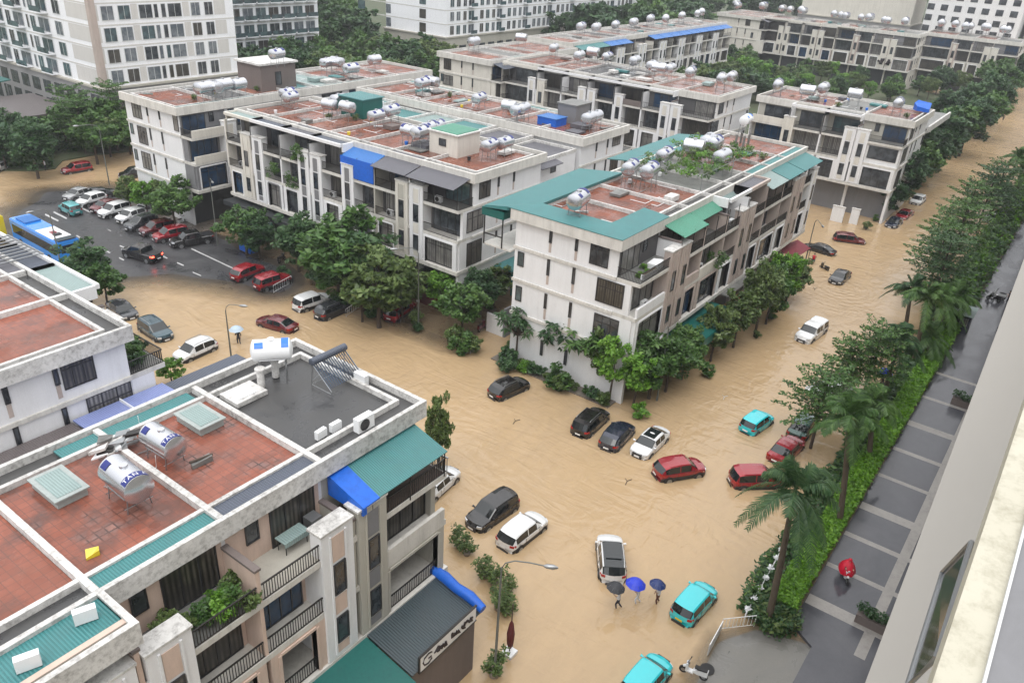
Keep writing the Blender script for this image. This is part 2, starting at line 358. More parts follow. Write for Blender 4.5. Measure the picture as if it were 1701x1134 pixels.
WAKES = [(at(470, 560), 6, .55), (at(1395, 480), 8, .6), (at(1270, 640), 8, .45), (at(1090, 560-20), 7, .2), (at(1330, 590), 7, .35), (at(1250, 880), 8, .5), (at(1120, 700), 5, .35), (at(900, 700), 7, .3), (at(1020, 880), 5, .4), (at(640, 610), 9, .6), (at(700, 600), 8, .3), (at(1205, 690), 6, .4)]
for p, rad, am in WAKES:
    vm = n.new('ShaderNodeVectorMath', operation='DISTANCE'); n.link(n.coord(), vm.inputs[0]); vm.inputs[1].default_value = (p.x, p.y, 0)
    ds = n.math('ADD', vm.outputs['Value'], n.math('MULTIPLY', h1, 1.2))
    ring = n.math('SINE', n.math('MULTIPLY', ds, 6.5)); fall = n.ramp(n.math('DIVIDE', vm.outputs['Value'], rad), [(0.05, .0), (.25, 1), (1, 0)])
    hh = n.math('ADD', hh, n.math('MULTIPLY', n.math('MULTIPLY', ring, fall), am*.2))
n.link(n.bump(hh, .6, .16), b.inputs['Normal']); b.inputs['Roughness'].default_value = .11
at_ = n.new('ShaderNodeAttribute'); at_.attribute_name = 'shallow'
tr = n.new('ShaderNodeBsdfTransparent'); tr.inputs[0].default_value = (.93, .88, .8, 1); mx = n.new('ShaderNodeMixShader')
fac = n.ramp(n.math('ADD', at_.outputs['Fac'], n.math('MULTIPLY', n.math('SUBTRACT', n.noise(n.coord(), .6, 5), .5), .35)), [(.12, 0), (.9, .96)])
n.link(fac, mx.inputs[0]); n.link(b.outputs[0], mx.inputs[1]); n.link(tr.outputs[0], mx.inputs[2]); n.link(mx.outputs[0], n.n['Material Output'].inputs['Surface'])
M['water'] = m
wt = grid(20, 66, 2, 125, .9, lambda x, y: 0, 'water')
me = wt.mesh('water'); at1 = me.attributes.new('shallow', 'FLOAT', 'POINT')
at1.data.foreach_set('value', [max(0, min(1, (terr(v[0], v[1])+.16)/.16)) for v in wt.v])
o = link('water', me); o['kind'] = 'structure'
X1, Y1 = 20+.9*int(46/.9), 2+.9*int(123/.9)
mb = MB()
for a in ((X1, 420, 5.5, 46), (X1, 102, 46, 125), (-5, 20, 2, 62), (20, X1, Y1, 150), (X1, 75, 125, 138), (-60, 20, 62, 175), (20, 66, -4, 2)):
    x0, x1, y0, y1 = a; mb.add([(x0, y0, 0), (x1, y0, 0), (x1, y1, 0), (x0, y1, 0)], [(0, 1, 2, 3)], 'water')
o = struct('water', mb)
# garden ground beyond the flooded crossing, planted banks, pavements
mb = MB()
bank = [at(-60, 290), at(0, 284), at(60, 285), at(92, 281), at(104, 268), at(160, 258), at(245, 250)]
pl = [(p.x, p.y) for p in bank]+[(110, 118), (260, 118), (260, 500), (-20, 500), (-20, 200)]
mb.slab(pl, -.6, .16, 'lawn'); struct('garden_ground', mb)
mb = MB(); mb.box(55, 62.6, 46, 88.5, -.6, -.035, 'pave'); mb.box(52.5, 60, 89, 105, -.6, .12, 'pave'); struct('pavement', mb)
mb = MB(); mb.box(54.6, 57.2, 27.5, 40.8, -.6, .1, 'pave'); struct('kerb_bed', mb)
mb = MB(); mb.box(94.5, 120, 42, 92, -.6, .05, 'pave'); mb.box(94, 260, 92, 130, -.6, .03, 'lawn'); mb.box(142, 268, 24, 92, -.6, .03, 'lawn'); struct('courtyard_ground', mb)
# drive of the near building
mb = MB()
mb.slab([(20, -12), (20, 4.2), (39.5, 4.2), (40.5, 5.8), (300, 5.8), (300, -12)], -.6, .2, 'drive'); struct('driveway', mb)
mb = MB()
for (x, wd) in ((43.3, 1.0), (47.4, .45), (51.5, .5), (55.6, .95), (60.6, .45), (65.4, .55), (70.6, .95), (76.5, .5), (82.5, .5)):
    mb.box(x-wd/2, x+wd/2, .0, 5.75, .19, .204, 'paver')
mb.box(40.5, 86, 1.35, 2.0, .19, .2045, 'paver'); struct('paving_strip', mb)
mb = MB(); mb.box(40.6, 200, 8.35, 8.6, -.6, .24, 'cap'); mb.box(40.6, 200, 8.6, 11.2, -.6, -.13, 'soil'); struct('kerb', mb)
mb = MB(); mb.box(40.6, 200, 5.8, 8.35, -.6, .22, 'soil'); struct('planting_bed', mb)
def decal(mb, pts, z, k='letter'):
    q = [at(a, b2, z) for a, b2 in pts]; mb.slab([(p.x, p.y) for p in q], z-.003, z, k)
mb = MB()
def dash(x0, y0, x1, y1, wd=2.0, k='letter'):
    dx, dy = x1-x0, y1-y0; L = hypot(dx, dy); nx, ny = -dy/L*wd/2, dx/L*wd/2
    decal(mb, [(x0+nx, y0+ny), (x1+nx, y1+ny), (x1-nx, y1-ny), (x0-nx, y0-ny)], .085, k)
M['roadpaint'] = weathered('worn_road_paint', (.5, .5, .5), (.2, .2, .2), amt=.5, streak=False)
for a in [(75, 356, 97, 367, 2.6), (89, 352, 111, 363, 2.6), (153, 370, 162, 374), (175, 380, 184, 384), (199, 391, 207, 395), (199, 408, 206, 411), (173, 415, 183, 420), (198, 428, 206, 432), (270, 425, 278, 429), (294, 436, 305, 441), (135, 345, 151, 353), (127, 391, 137, 397)]: dash(*a, k='roadpaint')
dash(318, 413, 388, 446, 1.8, 'roadpaint'); dash(320, 452, 334, 458, 1.6, 'roadpaint')
struct('road_marking', mb)
mb = MB(); p = at(1175, 1110, .12); mb.tube([(p.x, p.y, .1), (p.x, p.y, .125)], .42, 'black', 20); struct('manhole_cover', mb)
# ------------------------------------------------------------ terraced buildings
Z2, Z3, Z4, ZR, ZP = 5.2, 8.6, 11.8, 14.9, 15.3
class Fr:
    """facade frame: s runs along the facade, d points outward"""
    def __init__(s, ox, oy, sd, dd): s.o = (ox, oy); s.s = sd; s.d = dd; s.ax = 'x' if sd[0] else 'y'
    def p(s, a, d): return (s.o[0]+s.s[0]*a+s.d[0]*d, s.o[1]+s.s[1]*a+s.d[1]*d)
    def box(s, mb, s0, s1, d0, d1, z0, z1, k='white'):
        a, b2 = s.p(s0, d0), s.p(s1, d1); mb.box(a[0], b2[0], a[1], b2[1], z0, z1, k); return mb
    def turn(s, s0=0): # frame of the end wall at s=s0 : runs from front to back, outward = -s
        p = s.p(s0, 0); return Fr(p[0], p[1], (-s.d[0], -s.d[1]), (-s.s[0], -s.s[1]))
    def endfar(s, L):
        p = s.p(L, 0); return Fr(p[0], p[1], (-s.d[0], -s.d[1]), s.s)
def window(root, F, s0, s1, z0, z1, d, glass='glass', n=2, frame='frame', sub=True, tr=False, name='window'):
    """framed window on plane d (proud of the wall) : frame part with a pane sub-part"""
    f = MB(); t = .07; a = d-.02; b2 = d+.05
    F.box(f, s0, s1, a, b2, z0, z0+t, frame); F.box(f, s0, s1, a, b2, z1-t, z1, frame)
    F.box(f, s0, s0+t, a, b2, z0+t, z1-t, frame); F.box(f, s1-t, s1, a, b2, z0+t, z1-t, frame)
    for i in range(1, n):
        c = s0+(s1-s0)*i/n; F.box(f, c-.03, c+.03, a, b2-.004, z0+t, z1-t, frame)
    if tr: F.box(f, s0+t, s1-t, a, b2-.008, z1-.75, z1-.69, frame)
    fo = part(name, f, root)
    g = MB(); F.box(g, s0+.02, s1-.02, d-.04, d+.012, z0+.02, z1-.02, glass); part('pane', g, root, parent=fo)
    return fo
def railing(root, F, s0, s1, d, z, h=1.0, step=.14, solid=None, k='iron', name='balcony_railing', ends=None):
    f = MB()
    if solid: F.box(f, s0, s1, d-.03, d+.03, z, z+h-.02, solid)
    else:
        c = s0+step/2
        while c < s1: F.box(f, c-.015, c+.015, d-.015, d+.015, z+.08, z+h-.03, k); c += step
        F.box(f, s0, s1, d-.02, d+.02, z+.05, z+.09, k)
    F.box(f, s0, s1, d-.035, d+.035, z+h-.04, z+h+.012, k)
    return part(name, f, root)
def tower(root, F, s0, s1, wall='white', top=13.2, lod=0, panel='cream', wl=True, dmax=2.42, low=Z2):
    """projecting pier with stacked small windows"""
    f = MB(); d1 = dmax; F.box(f, s0, s1, .02, d1, low+.03, 11.79, wall); F.box(f, s0, s1, d1-.75, d1, 11.79, top, wall)
    F.box(f, s0-.06, s1+.06, d1-.9, d1+.06, top-.003, top+.12, 'cap')
    c = (s0+s1)/2; hw = .36
    for z0, z1 in ((5.5, 6.0), (8.05, 9.15), (11.35, 12.85)):
        F.box(f, c-hw, c+hw, d1, d1+.03, z0, z1, panel)
    for z0, z1 in ((5.45, 8.0), (8.0, 12.95)):
        for e in (-1, 1): F.box(f, c+e*(hw+.1)-.05, c+e*(hw+.1)+.05, d1, d1+.07, z0, z1, wall)
    part('pier', f, root)
    if wl:
        for z0, z1 in ((6.15, 7.85), (9.3, 11.2)): window(root, F, c-hw, c+hw, z0, z1, d1+.03, 'glass', 1)
def roofkit(root, F, L, dep, bounds, tiles, strips, lod=0, front=.25, ends=True, inner=True, parapet='cap'):
    """flat roof: slab, stained parapet, low kerbs, a tiled field per house and covered gutter strips"""
    r = MB(); F.box(r, -.35, L+.35, -dep-.2, front, 14.45, ZR, 'darkroof'); ro = part('roof', r, root)
    if root.location.x > 40 and parapet == 'cap': parapet = 'band'
    q = MB(); wt = .24
    F.box(q, -.5, L+.5, front-wt+.15, front+.15, 14.3, ZP, parapet); F.box(q, -.5, L+.5, -dep-.35, -dep-.35+wt, 14.3, ZP, parapet)
    F.box(q, -.5, -.5+wt, -dep-.35+wt, front-wt+.15, 14.3, ZP-.004, parapet); F.box(q, L+.5-wt, L+.5, -dep-.35+wt, front-wt+.15, 14.3, ZP-.004, parapet)
    part('parapet', q, root)
    if inner:
        q = MB()
        F.box(q, .3, L-.3, -1.05, -.83, ZR-.05, 15.2, 'cap'); F.box(q, .3, L-.3, -dep+1.0, -dep+1.22, ZR-.05, 15.2, 'cap')
        F.box(q, .3, .52, -dep+1.22, -1.05, ZR-.05, 15.196, 'cap')
        kw = .14 if root.location.x < 40 else .09
        for b2 in bounds[1:-1]: F.box(q, b2-kw, b2+kw, -dep+.0, front-.15, ZR-.05, 15.26, 'cap')
        part('roof_kerb', q, root)
    for i in range(len(bounds)-1):
        a, b2 = bounds[i]+.16, bounds[i+1]-.16
        k = tiles[i % len(tiles)]
        if k == 'tile' and root.location.x > 40: k = 'tilebrown'
        if k:
            t = MB(); F.box(t, max(a, .54), b2, -dep+1.24, -1.07, ZR-.02, ZR+.03, k); part('roof_tiling', t, root)
        k = strips[i % len(strips)]
        if k:
            t = MB(); F.box(t, a, b2, -.82, front-.12, ZR+.12, ZR+.2, k+F.ax); part('gutter_cover', t, root)
def slits(root, F, spans, side, z2=Z2, sub=True):
    """end wall: recessed-looking dark slit windows over stained panels"""
    f = MB()
    for a in spans:
        for z0, z1 in ((5.5, 6.5), (9.0, 9.85), (12.1, 12.95)): F.box(f, a-.13, a+.13, 0, .02, z0, z1, 'pinkstone')
    part('wall_panel', f, root)
    for a in spans:
        for z0, z1 in ((1.7, 3.3), (6.6, 8.1), (9.9, 11.45), (13.0, 14.3)): window(root, F, a-.15, a+.15, z0, z1, .03, side, 1)
GL = ['glass', 'curtain', 'darkcurtain', 'glass', 'darkcurtain', 'blueglass']
def row(name, label, F, L, dep, bounds, units, piers, tiles=('tile',), strips=('teal', None, 'grey'), wall='white', lod=0, endwin=True, farend=True, seed=1, pier_wall='white', open_top=True, group=None, corner=True, base='shop', rear=True, plane=2.3, back=None):
    """one terrace of four-storey shop houses; F origin is the corner house, wall plane d=0, balcony plane d=2.3"""
    rg = random.Random(seed); P = plane; name2 = 'near' in label
    c = F.p(L/2, -dep/2); root = thing(name, label, 'building', (c[0], c[1], 0), 0, group)
    f = MB(); F.box(f, 0, L, -dep, 0, 4.9, 14.5, wall); F.box(f, .05, L-.05, -dep+.05, 0, -.6, 4.9, wall); part('wall', f, root)
    f = MB(); F.box(f, .3, L-.3, .0, .12, -.5, 4.7, base); part('shopfront', f, root)
    for bb in bounds: f = MB(); F.box(f, bb-.2 if bb else 0.0, bb+.2, .12, .5, -.5, Z2-.43, wall); part('shop_pier', f, root)
    # floor slabs of the balcony zone
    f = MB()
    F.box(f, -.12, L+.12, .02, P+.14, Z2-.42, Z2-.02, 'band'); F.box(f, -.02, L+.02, .02, P, Z3-.32, Z3, 'band'); F.box(f, -.02, L+.02, .02, P, Z4-.32, Z4, 'band')
    part('balcony_slab', f, root)
    for E in (F.turn(), F.endfar(L)):   # string courses round the ends
        f = MB()
        for z in (Z2, Z3, Z4): E.box(f, 0, dep+.1, 0, .13, z-.28, z, 'band')
        part('string_course', f, root)
    roofkit(root, F, L, dep, bounds, tiles, strips, lod)
    for i, u in enumerate(units):
        a, b2 = bounds[i], bounds[i+1]
        pl = [p for p in piers if a-.1 <= p[0] and p[1] <= b2+.1]
        s0 = a+.12; s1 = b2-.12
        for p in pl:
            if p[0] < (a+b2)/2: s0 = max(s0, p[1])
            else: s1 = min(s1, p[0])
        uw = u.get('wall', wall); g = lambda: rg.choice(GL)
        # second floor: wall with a big opening
        f = MB(); o0, o1 = s0+.55, s1-.55
        if i == 0 and corner: o0, o1 = s0+.5, s1-.25
        F.box(f, s0, o0, P-.35, P, Z2, Z3-.32, uw); F.box(f, o1, s1, P-.35, P, Z2, Z3-.32, uw); F.box(f, o0, o1, P-.35, P-.02, 8.0, Z3-.32, uw)
        F.box(f, o0-.16, o0, P-.4, P+.05, Z2, 8.05, u.get('trim', 'white')); F.box(f, o1, o1+.16, P-.4, P+.05, Z2, 8.05, u.get('trim', 'white')); F.box(f, o0, o1, P-.4, P+.05, 8.0, 8.16, u.get('trim', 'white'))
        if i == 0 and corner: F.box(f, 0.0, .3, .02, P-.35, Z2, Z3-.32, uw)
        part('facade_wall', f, root)
        window(root, F, o0, o1, Z2+.05, 8.0, P-.3 if not u.get('deep2') else .1, u.get('g2', g()), 3 if o1-o0 > 2.4 else 2, tr=True)
        if u.get('deep2'):
            railing(root, F, o0, o1, P-.1, Z2, .9)
        # third floor loggia
        if u.get('flush3'):
            window(root, F, s0+.3, s1-.3, 9.3, 11.2, P-.3, u.get('g3', g()), 2)
            f = MB(); F.box(f, s0, s1, P-.36, P-.31, Z3, Z4-.32, uw); part('facade_wall', f, root)
        else:
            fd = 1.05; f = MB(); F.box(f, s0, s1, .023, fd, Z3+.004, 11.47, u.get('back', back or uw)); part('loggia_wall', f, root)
            window(root, F, s0+.25, s1-.35, Z3+.02, 11.3, fd+.03, u.get('g3', g()), 4 if s1-s0 > 3 else 3)
            if u.get('par3'): f = MB(); F.box(f, s0, s1, P-.2, P+.02, Z3, Z3+.85, u['par3']); part('balcony_parapet', f, root)
            else: railing(root, F, s0, s1, P-.05, Z3, .95, .14 if lod == 0 else .3)
        # party walls between houses
        f = MB(); zt = u.get('party', 11.79)
        F.box(f, b2-.09, b2+.09, .02, P-.04, Z3, Z4-.32, uw)
        pt = u.get('top', 'open')
        if i < len(units)-1 or not farend:
            if pt == 'open': ph = u.get('ph', 13.55); F.box(f, b2-.1, b2+.1, .02, P-.04, Z4, ph, uw); F.box(f, b2-.16, b2+.16, .02, P, ph, ph+.13, 'brownwall')
            else: F.box(f, b2-.1, b2+.1, .02, P, Z4, 14.3, uw)
        if pt == 'frame' : F.box(f, a, b2, P-.25, P, 14.88, 15.22, uw); F.box(f, a-.1, a+.1, .02, P-.3, 14.3, 15.2, uw); F.box(f, b2-.1, b2+.1, .02, P-.3, 14.3, 15.2, uw); F.box(f, b2-.12, b2+.12, P-.3, P, Z3, 14.3, uw)
        part('party_wall', f, root)
        # fourth floor terrace
        w0, w1 = a+.4, a+.4+(b2-a)*(.48 if name2 else .74)
        if i == 0 and corner: w0, w1 = .35, 3.6
        if u.get('g4', 1):
            window(root, F, w0, w1, Z4+.03, 14.1, .04, u.get('g4', g()) if u.get('g4') else g(), 3)
            if lod == 0 and b2-w1 > 1.6: window(root, F, w1+.6, w1+1.3, 12.9, 14.1, .04, 'glass', 1)
        f = MB(); F.box(f, a+.12, b2-.12, .02, P-.1, Z4, Z4+.035, u.get('floor4', 'concrete')); part('terrace_floor', f, root)
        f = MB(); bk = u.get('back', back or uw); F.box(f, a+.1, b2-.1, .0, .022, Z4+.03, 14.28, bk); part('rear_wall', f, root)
        if u.get('par4'): f = MB(); F.box(f, s0, s1, P-.2, P+.02, Z4, Z4+.9, u['par4']); part('balcony_parapet', f, root)
        else: railing(root, F, s0 if pl or i else 0.1, s1, P-.05, Z4, .95, .14 if lod == 0 else .3)
        if i == 0 and corner:
            E = F.turn(); railing(root, E, -P+.05, 0, .0, Z4, .95, .14 if lod == 0 else .3)
        if pt == 'frame' and not u.get('awning') and rg.random() < .7:
            f = MB(); F.box(f, a+.12, b2-.12, .2, P-.28, 14.95, 15.0, rg.choice(['slate', 'palegreen', 'grey'])+F.ax); part('terrace_roof', f, root)
        aw = u.get('awning')
        if aw:
            f = MB(); dd = u.get('awd', 2.7); p0, p1, p2, p3 = F.p(a+.1, .2), F.p(b2-.1, .2), F.p(b2-.1, dd), F.p(a+.1, dd)
            zz = [14.75, 14.75, 14.1, 14.1]; f.slab([p0, p1, p2, p3], [q-.05 for q in zz], zz, aw+F.ax); part('awning', f, root)
            for ss in (a+.2, (a+b2)/2, b2-.2): f = MB(); F.box(f, ss-.03, ss+.03, P-.08, P-.02, Z4, 14.2, 'iron'); part('awning_post', f, root)
    for p in piers: tower(root, F, p[0], p[1], p[2] if len(p) > 2 else pier_wall, p[3] if len(p) > 3 else 13.2, lod, p[4] if len(p) > 4 else 'cream')
    for i in range(len(bounds)-1): pass
    # end wall openings
    if endwin:
        E = F.turn(); slits(root, E, (4.2, 6.9), 'glass') if dep > 8 else None
        for z0, z1, a, b2 in endwin if endwin is not True else ((5.35, 7.95, -1.9, .7), (9.1, 11.3, .5, 2.3), (12.3, 14.3, .3, 1.9)):
            window(root, E, a, b2, z0, z1, .03, rg.choice(['curtain', 'glass', 'darkcurtain']), 3 if b2-a > 1.5 else 1, tr=True)
        for z0, z1 in ((6.4, 7.9), (9.9, 11.3)): window(root, E, dep-1.1, dep-.4, z0, z1, .03, 'greenglass', 1)
    return root
# ------------------------------------------------------------ the terraces of the estate
EW = ((5.35, 7.95, -.8, 1.7), (9.1, 11.3, -.9, 1.8), (12.3, 14.4, .95, 2.8))
def endreturn(root, F, k='white', d=1.5):
    f = MB(); F.box(f, -.015, .34, .005, d, Z2, 11.47, k); F.box(f, -.02, .36, .0, d+.5, -.4, Z2-.43, k); F.box(f, -.015, .34, d+.003, d+.42, Z2, 8.27, k); part('corner_column', f, root)
D0 = dict
# near terrace, lower left
b1 = row('terrace_house_row', 'near white and peach shop house terrace with red tiled roof fields in the lower left', Fr(26.3, 24.5, (-1, 0), (0, -1)), 28, 9.7, [0, 6.62, 11.95, 17.3, 22.6, 28],
    [D0(wall='beige', g3='darkcurtain', g2='darkcurtain', par3='band', floor4='gravel', deep2=1, g4='darkcurtain', trim='beige', ph=12.75), D0(wall='peach', g3='blueglass', g4='darkcurtain', g2='glass', deep2=1, trim='peach', floor4='beige'), D0(wall='peach', g3='darkcurtain', g4='darkcurtain', deep2=1, g2='glass', trim='peach'), D0(wall='peach', top='frame', par4='peach'), D0(wall='peach', top='frame')],
    [(4.6, 6.45, 'beige', 13.2, 'greywall'), (6.8, 8.7, 'white', 13.2, 'peach'), (15.2, 17.1, 'white', 13.2, 'peach'), (17.5, 19.4, 'white', 13.2, 'peach')],
    tiles=(None, 'tile', 'tile', 'tile', 'tile'), strips=(None, 'slate', 'teal', None, None), endwin=EW, seed=3)
endreturn(b1, Fr(26.3, 24.5, (-1, 0), (0, -1)), 'beige')
f = MB(); f.box(2, 8.9, 22.0, 24.2, 14.9, 15.12, 'tealx'); part('roof_sheet', f, b1)
f = MB(); f.box(2, 9.15, 21.75, 22.0, 14.3, 15.33, 'cap'); f.box(8.9, 9.15, 22.0, 24.2, 14.3, 15.325, 'cap'); part('parapet', f, b1)
f = MB(); f.box(12.3, 19.2, 33.35, 34.15, 15.0, 15.1, 'tealx'); part('roof_sheet', f, b1)
f = MB(); f.slab([(26.0, 24.4), (20.7, 24.4), (20.7, 22.0), (26.1, 22.0)], [14.15, 14.15, 13.35, 13.35], [14.2, 14.2, 13.4, 13.4], 'tealx'); part('awning', f, b1)
for x in (20.8, 23.4, 26.0):
    f = MB(); f.tube([(x, 22.1, 11.8), (x, 22.1, 13.36)], .035, 'iron', 6); part('awning_post', f, b1)
f = MB(); f.slab([(20.3, 24.4), (20.1, 24.4), (20.05, 21.95), (20.3, 21.95)], 12.95, [14.12, 14.12, 13.5, 13.5], 'tarp'); f.slab([(20.1, 24.4), (21.2, 24.4), (21.1, 21.9), (20.05, 21.9)], [14.1, 14.2, 13.42, 13.4], [14.14, 14.24, 13.5, 13.46], 'tarp'); part('tarpaulin', f, b1)
f = MB(); f.box(26.26, 26.32, 22.05, 24.4, 11.8, 12.8, 'galv')
f = MB()
for i in range(14): f.box(26.2, 26.24, 22.1+i*.17, 22.13+i*.17, 11.85, 12.85, 'galv')
f.box(26.18, 26.26, 22.05, 24.4, 12.83, 12.88, 'galv'); part('balcony_railing', f, b1)
# ground floor lean-to with ribbed roof and sign
f = MB(); f.slab([(25.6, 22.2), (20.1, 22.2), (20.1, 18.9), (25.6, 18.9)], [5.0, 5.0, 4.35, 4.35], [5.1, 5.1, 4.45, 4.45], 'darkx'); part('lean_to_roof', f, b1)
f = MB(); f.slab([(20.05, 22.2), (10, 22.2), (10, 18.6), (20.05, 18.6)], [4.9, 4.9, 4.2, 4.2], [5.0, 5.0, 4.3, 4.3], 'deepgreen'); part('canopy', f, b1)
f = MB(); f.box(20.2, 25.3, 19.1, 19.3, -.5, 4.3, 'brownwall'); f.box(25.1, 25.3, 19.3, 22.1, -.5, 4.3, 'brownwall'); f.box(25.3, 25.36, 19.2, 19.5, .3, 4.0, 'whitep'); part('lean_to_wall', f, b1)
pts = [(25.75, 22.6+0.0, 5.35), (25.75, 20.9, 5.0), (25.7, 18.9, 4.75)]
f = MB(); f.tube([(25.6, 22.5, 5.3), (25.7, 21.6, 5.12), (25.6, 20.7, 5.0), (25.7, 19.8, 4.85), (25.6, 18.8, 4.65)], [.28, .34, .3, .33, .26], 'tarp', 8); part('rolled_tarpaulin', f, b1, 60)
sg = thing('shop_sign', 'long white sign board with dark lettering on the ribbed roof edge', 'sign', (22.7, 18.8, 4.7))
f = MB(); f.box(20.5, 24.9, 18.74, 18.82, 4.45, 5.45, 'whitep'); part('board', f, sg)
f = MB(); f.box(20.44, 24.96, 18.72, 18.84, 4.38, 4.45, 'iron'); f.box(20.44, 24.96, 18.72, 18.84, 5.45, 5.52, 'iron'); f.box(20.42, 20.5, 18.72, 18.84, 4.45, 5.45, 'iron'); part('sign_frame', f, sg)
f = MB()
f.tube([(21.35, 18.73, 5.2), (21.1, 18.73, 5.3), (20.8, 18.73, 5.2), (20.7, 18.73, 4.95), (20.82, 18.73, 4.7), (21.1, 18.73, 4.62), (21.35, 18.73, 4.75), (21.3, 18.73, 4.95), (21.1, 18.73, 4.95)], .045, 'darkletter', 6)
def glyph(f, x, y0, z, s, seed, plane='y', k='darkletter'):
    r = random.Random(seed); pp = [(r.uniform(-.5, .5)*s, r.uniform(-.5, .5)*s) for _ in range(7)]
    f.tube([(x+a, y0, z+b2) if plane == 'y' else (y0, x+a, z+b2) for a, b2 in pp], s*.16, k, 5)
for i, x in enumerate((21.75, 22.1, 22.45, 23.05, 23.4, 23.75, 24.1, 24.5)): glyph(f, x, 18.72, 4.9+(.1 if i % 3 == 0 else 0), .42, i+5)
part('lettering', f, sg)
# second terrace at the left edge
F2 = Fr(20.9, 43.3, (0, 1), (1, 0))
b2_ = row('terrace_house_row', 'white terrace at the left edge with terracotta roof and planted corner terrace', F2, 28, 10.5, [0, 6.6, 12, 17.3, 22.6, 28],
    [D0(g3='darkcurtain', floor4='concrete', g4='darkcurtain'), D0(top='frame'), D0(top='frame'), D0(top='frame'), D0(top='frame')],
    [(4.6, 6.5), (15.2, 17.1), (17.5, 19.4)], strips=(None, None, 'grey', None), tiles=('tile',), endwin=((12.5, 14.5, 2.0, 3.9), (9.5, 11.5, .1, 2.9)), seed=5)
endreturn(b2_, F2)
f = MB(); f.box(21.2, 23.2, 50.2, 55.1, 14.95, 15.05, 'palegreenx'); part('roof_sheet', f, b2_)
f = MB()
for i in range(9): f.box(19.5, 23.0, 57.0+i*.62, 57.12+i*.62, 15.35, 15.42, 'galv')
f.box(19.5, 19.6, 56.9, 62.2, 15.33, 15.43, 'galv'); f.box(23.0, 23.1, 56.9, 62.2, 15.33, 15.43, 'galv'); part('pergola', f, b2_)
# sheds roofed between the two near terraces
for nm, lab, x0, x1, k, z in (('lean_to_shed', 'low shed with brown corrugated roof between the near terraces', 6, 16.9, 'brownx', 10.6), ('lean_to_shed', 'low shed with pale lilac blue roof sheets between the near terraces', 16.95, 22.7, 'lilacx', 10.75), ('lean_to_shed', 'low shed with slate blue roof sheets between the near terraces', 22.75, 28.3, 'slatex', 10.6)):
    t = thing(nm, lab, 'shed', ((x0+x1)/2, 39, 0))
    f = MB(); f.box(x0+.2, x1-.4, 34.9, 42.9, -.5, z-.4, 'beige'); part('wall', f, t)
    f = MB(); f.slab([(x0, 34.9), (x1, 34.9), (x1, 43.1), (x0, 43.1)], [z-.1, z-.1, z-.3, z-.3], [z, z, z-.2, z-.2], k); part('roof', f, t)
    if k == 'lilacx':
        f = MB()
        for y in (36.9, 39, 41.1): f.box(x0+.03, x1-.03, y-.03, y+.03, z-.3, z+.02, 'whitep')
        f.box((x0+x1)/2-.03, (x0+x1)/2+.03, 34.9, 43, z-.3, z+.015, 'whitep'); part('roof_batten', f, t)
# middle terrace facing the parking street
F3 = Fr(61.6, 49.3, (0, 1), (-1, 0))
b3 = row('terrace_house_row', 'long white terrace with balconies behind the parked cars', F3, 37.7, 12, [0, 6.7, 11.9, 17, 22.2, 27.4, 32.7, 37.7],
    [D0(awning='grey', g3='glass', par3=None, awd=3.0, g4='greenglass'), D0(awning='grey', awd=2.9, wall='beige'), D0(awning='blue', awd=2.3, g4='blueglass', trim='greywall'), D0(top='frame', wall='white'), D0(top='frame'), D0(top='frame', trim='greywall'), D0(top='frame', wall='cream')],
    [(4.7, 6.55, 'white'), (6.85, 8.6, 'cream', 13.2, 'beige'), (15.0, 16.85, 'white', 13.2, 'greywall'), (20.2, 22.05, 'white', 13.2, 'greywall'), (22.35, 24.2, 'white', 13.2, 'greywall'), (30.6, 32.5, 'white', 13.2, 'greywall'), (32.85, 34.7, 'cream')],
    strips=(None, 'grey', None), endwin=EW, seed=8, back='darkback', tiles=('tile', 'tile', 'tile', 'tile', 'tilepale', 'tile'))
endreturn(b3, F3)
f = MB(); F3.box(f, 11.9, 17, 2.32, 2.36, 11.9, 14.1, 'tarp'); part('blue_screen', f, b3)
f = MB(); F3.box(f, 12, 38.2, .2, 3.4, 3.6, 4.2, 'shop'); part('canopy', f, b3)
f = MB(); E = F3.turn(); E.box(f, 4, 11.5, .1, 2.6, 4.0, 4.15, 'tealy'); E.box(f, 4, 11.5, 2.5, 2.56, 1.2, 4.0, 'deepgreen'); part('canopy', f, b3)
sg = thing('shop_sign', 'green lit shop sign under the dark canopy of the middle terrace', 'sign', (59, 80.5, 3))
f = MB(); f.box(58.1, 58.2, 77.9, 83.2, 2.3, 3.5, 'greenx'); part('board', f, sg)
f = MB()
for z in (2.35, 2.62, 3.15, 3.42): f.box(58.07, 58.1, 77.9, 83.2, z, z+.06, 'letter')
for i in range(9): glyph(f, 78.6+i*.45, 58.06, 2.92, .3, 30+i, 'x', 'letter')
part('lettering', f, sg)
F3b = Fr(93.6, 50.0, (0, 1), (1, 0))
b3b = row('terrace_house_row', 'white terrace seen from behind across the roofs, blue awning box on top', F3b, 38, 10.6, [0, 6.7, 11.9, 17, 22.2, 27.4, 32.7, 38], [D0()]*7, [], strips=(None, 'palegreen', 'teal', None), tiles=('tile', 'tilepale', 'tile', 'tile'), endwin=((12.9, 14.4, 1, 3), (9.3, 11.3, 1, 3)), seed=11, lod=1, back='beige')
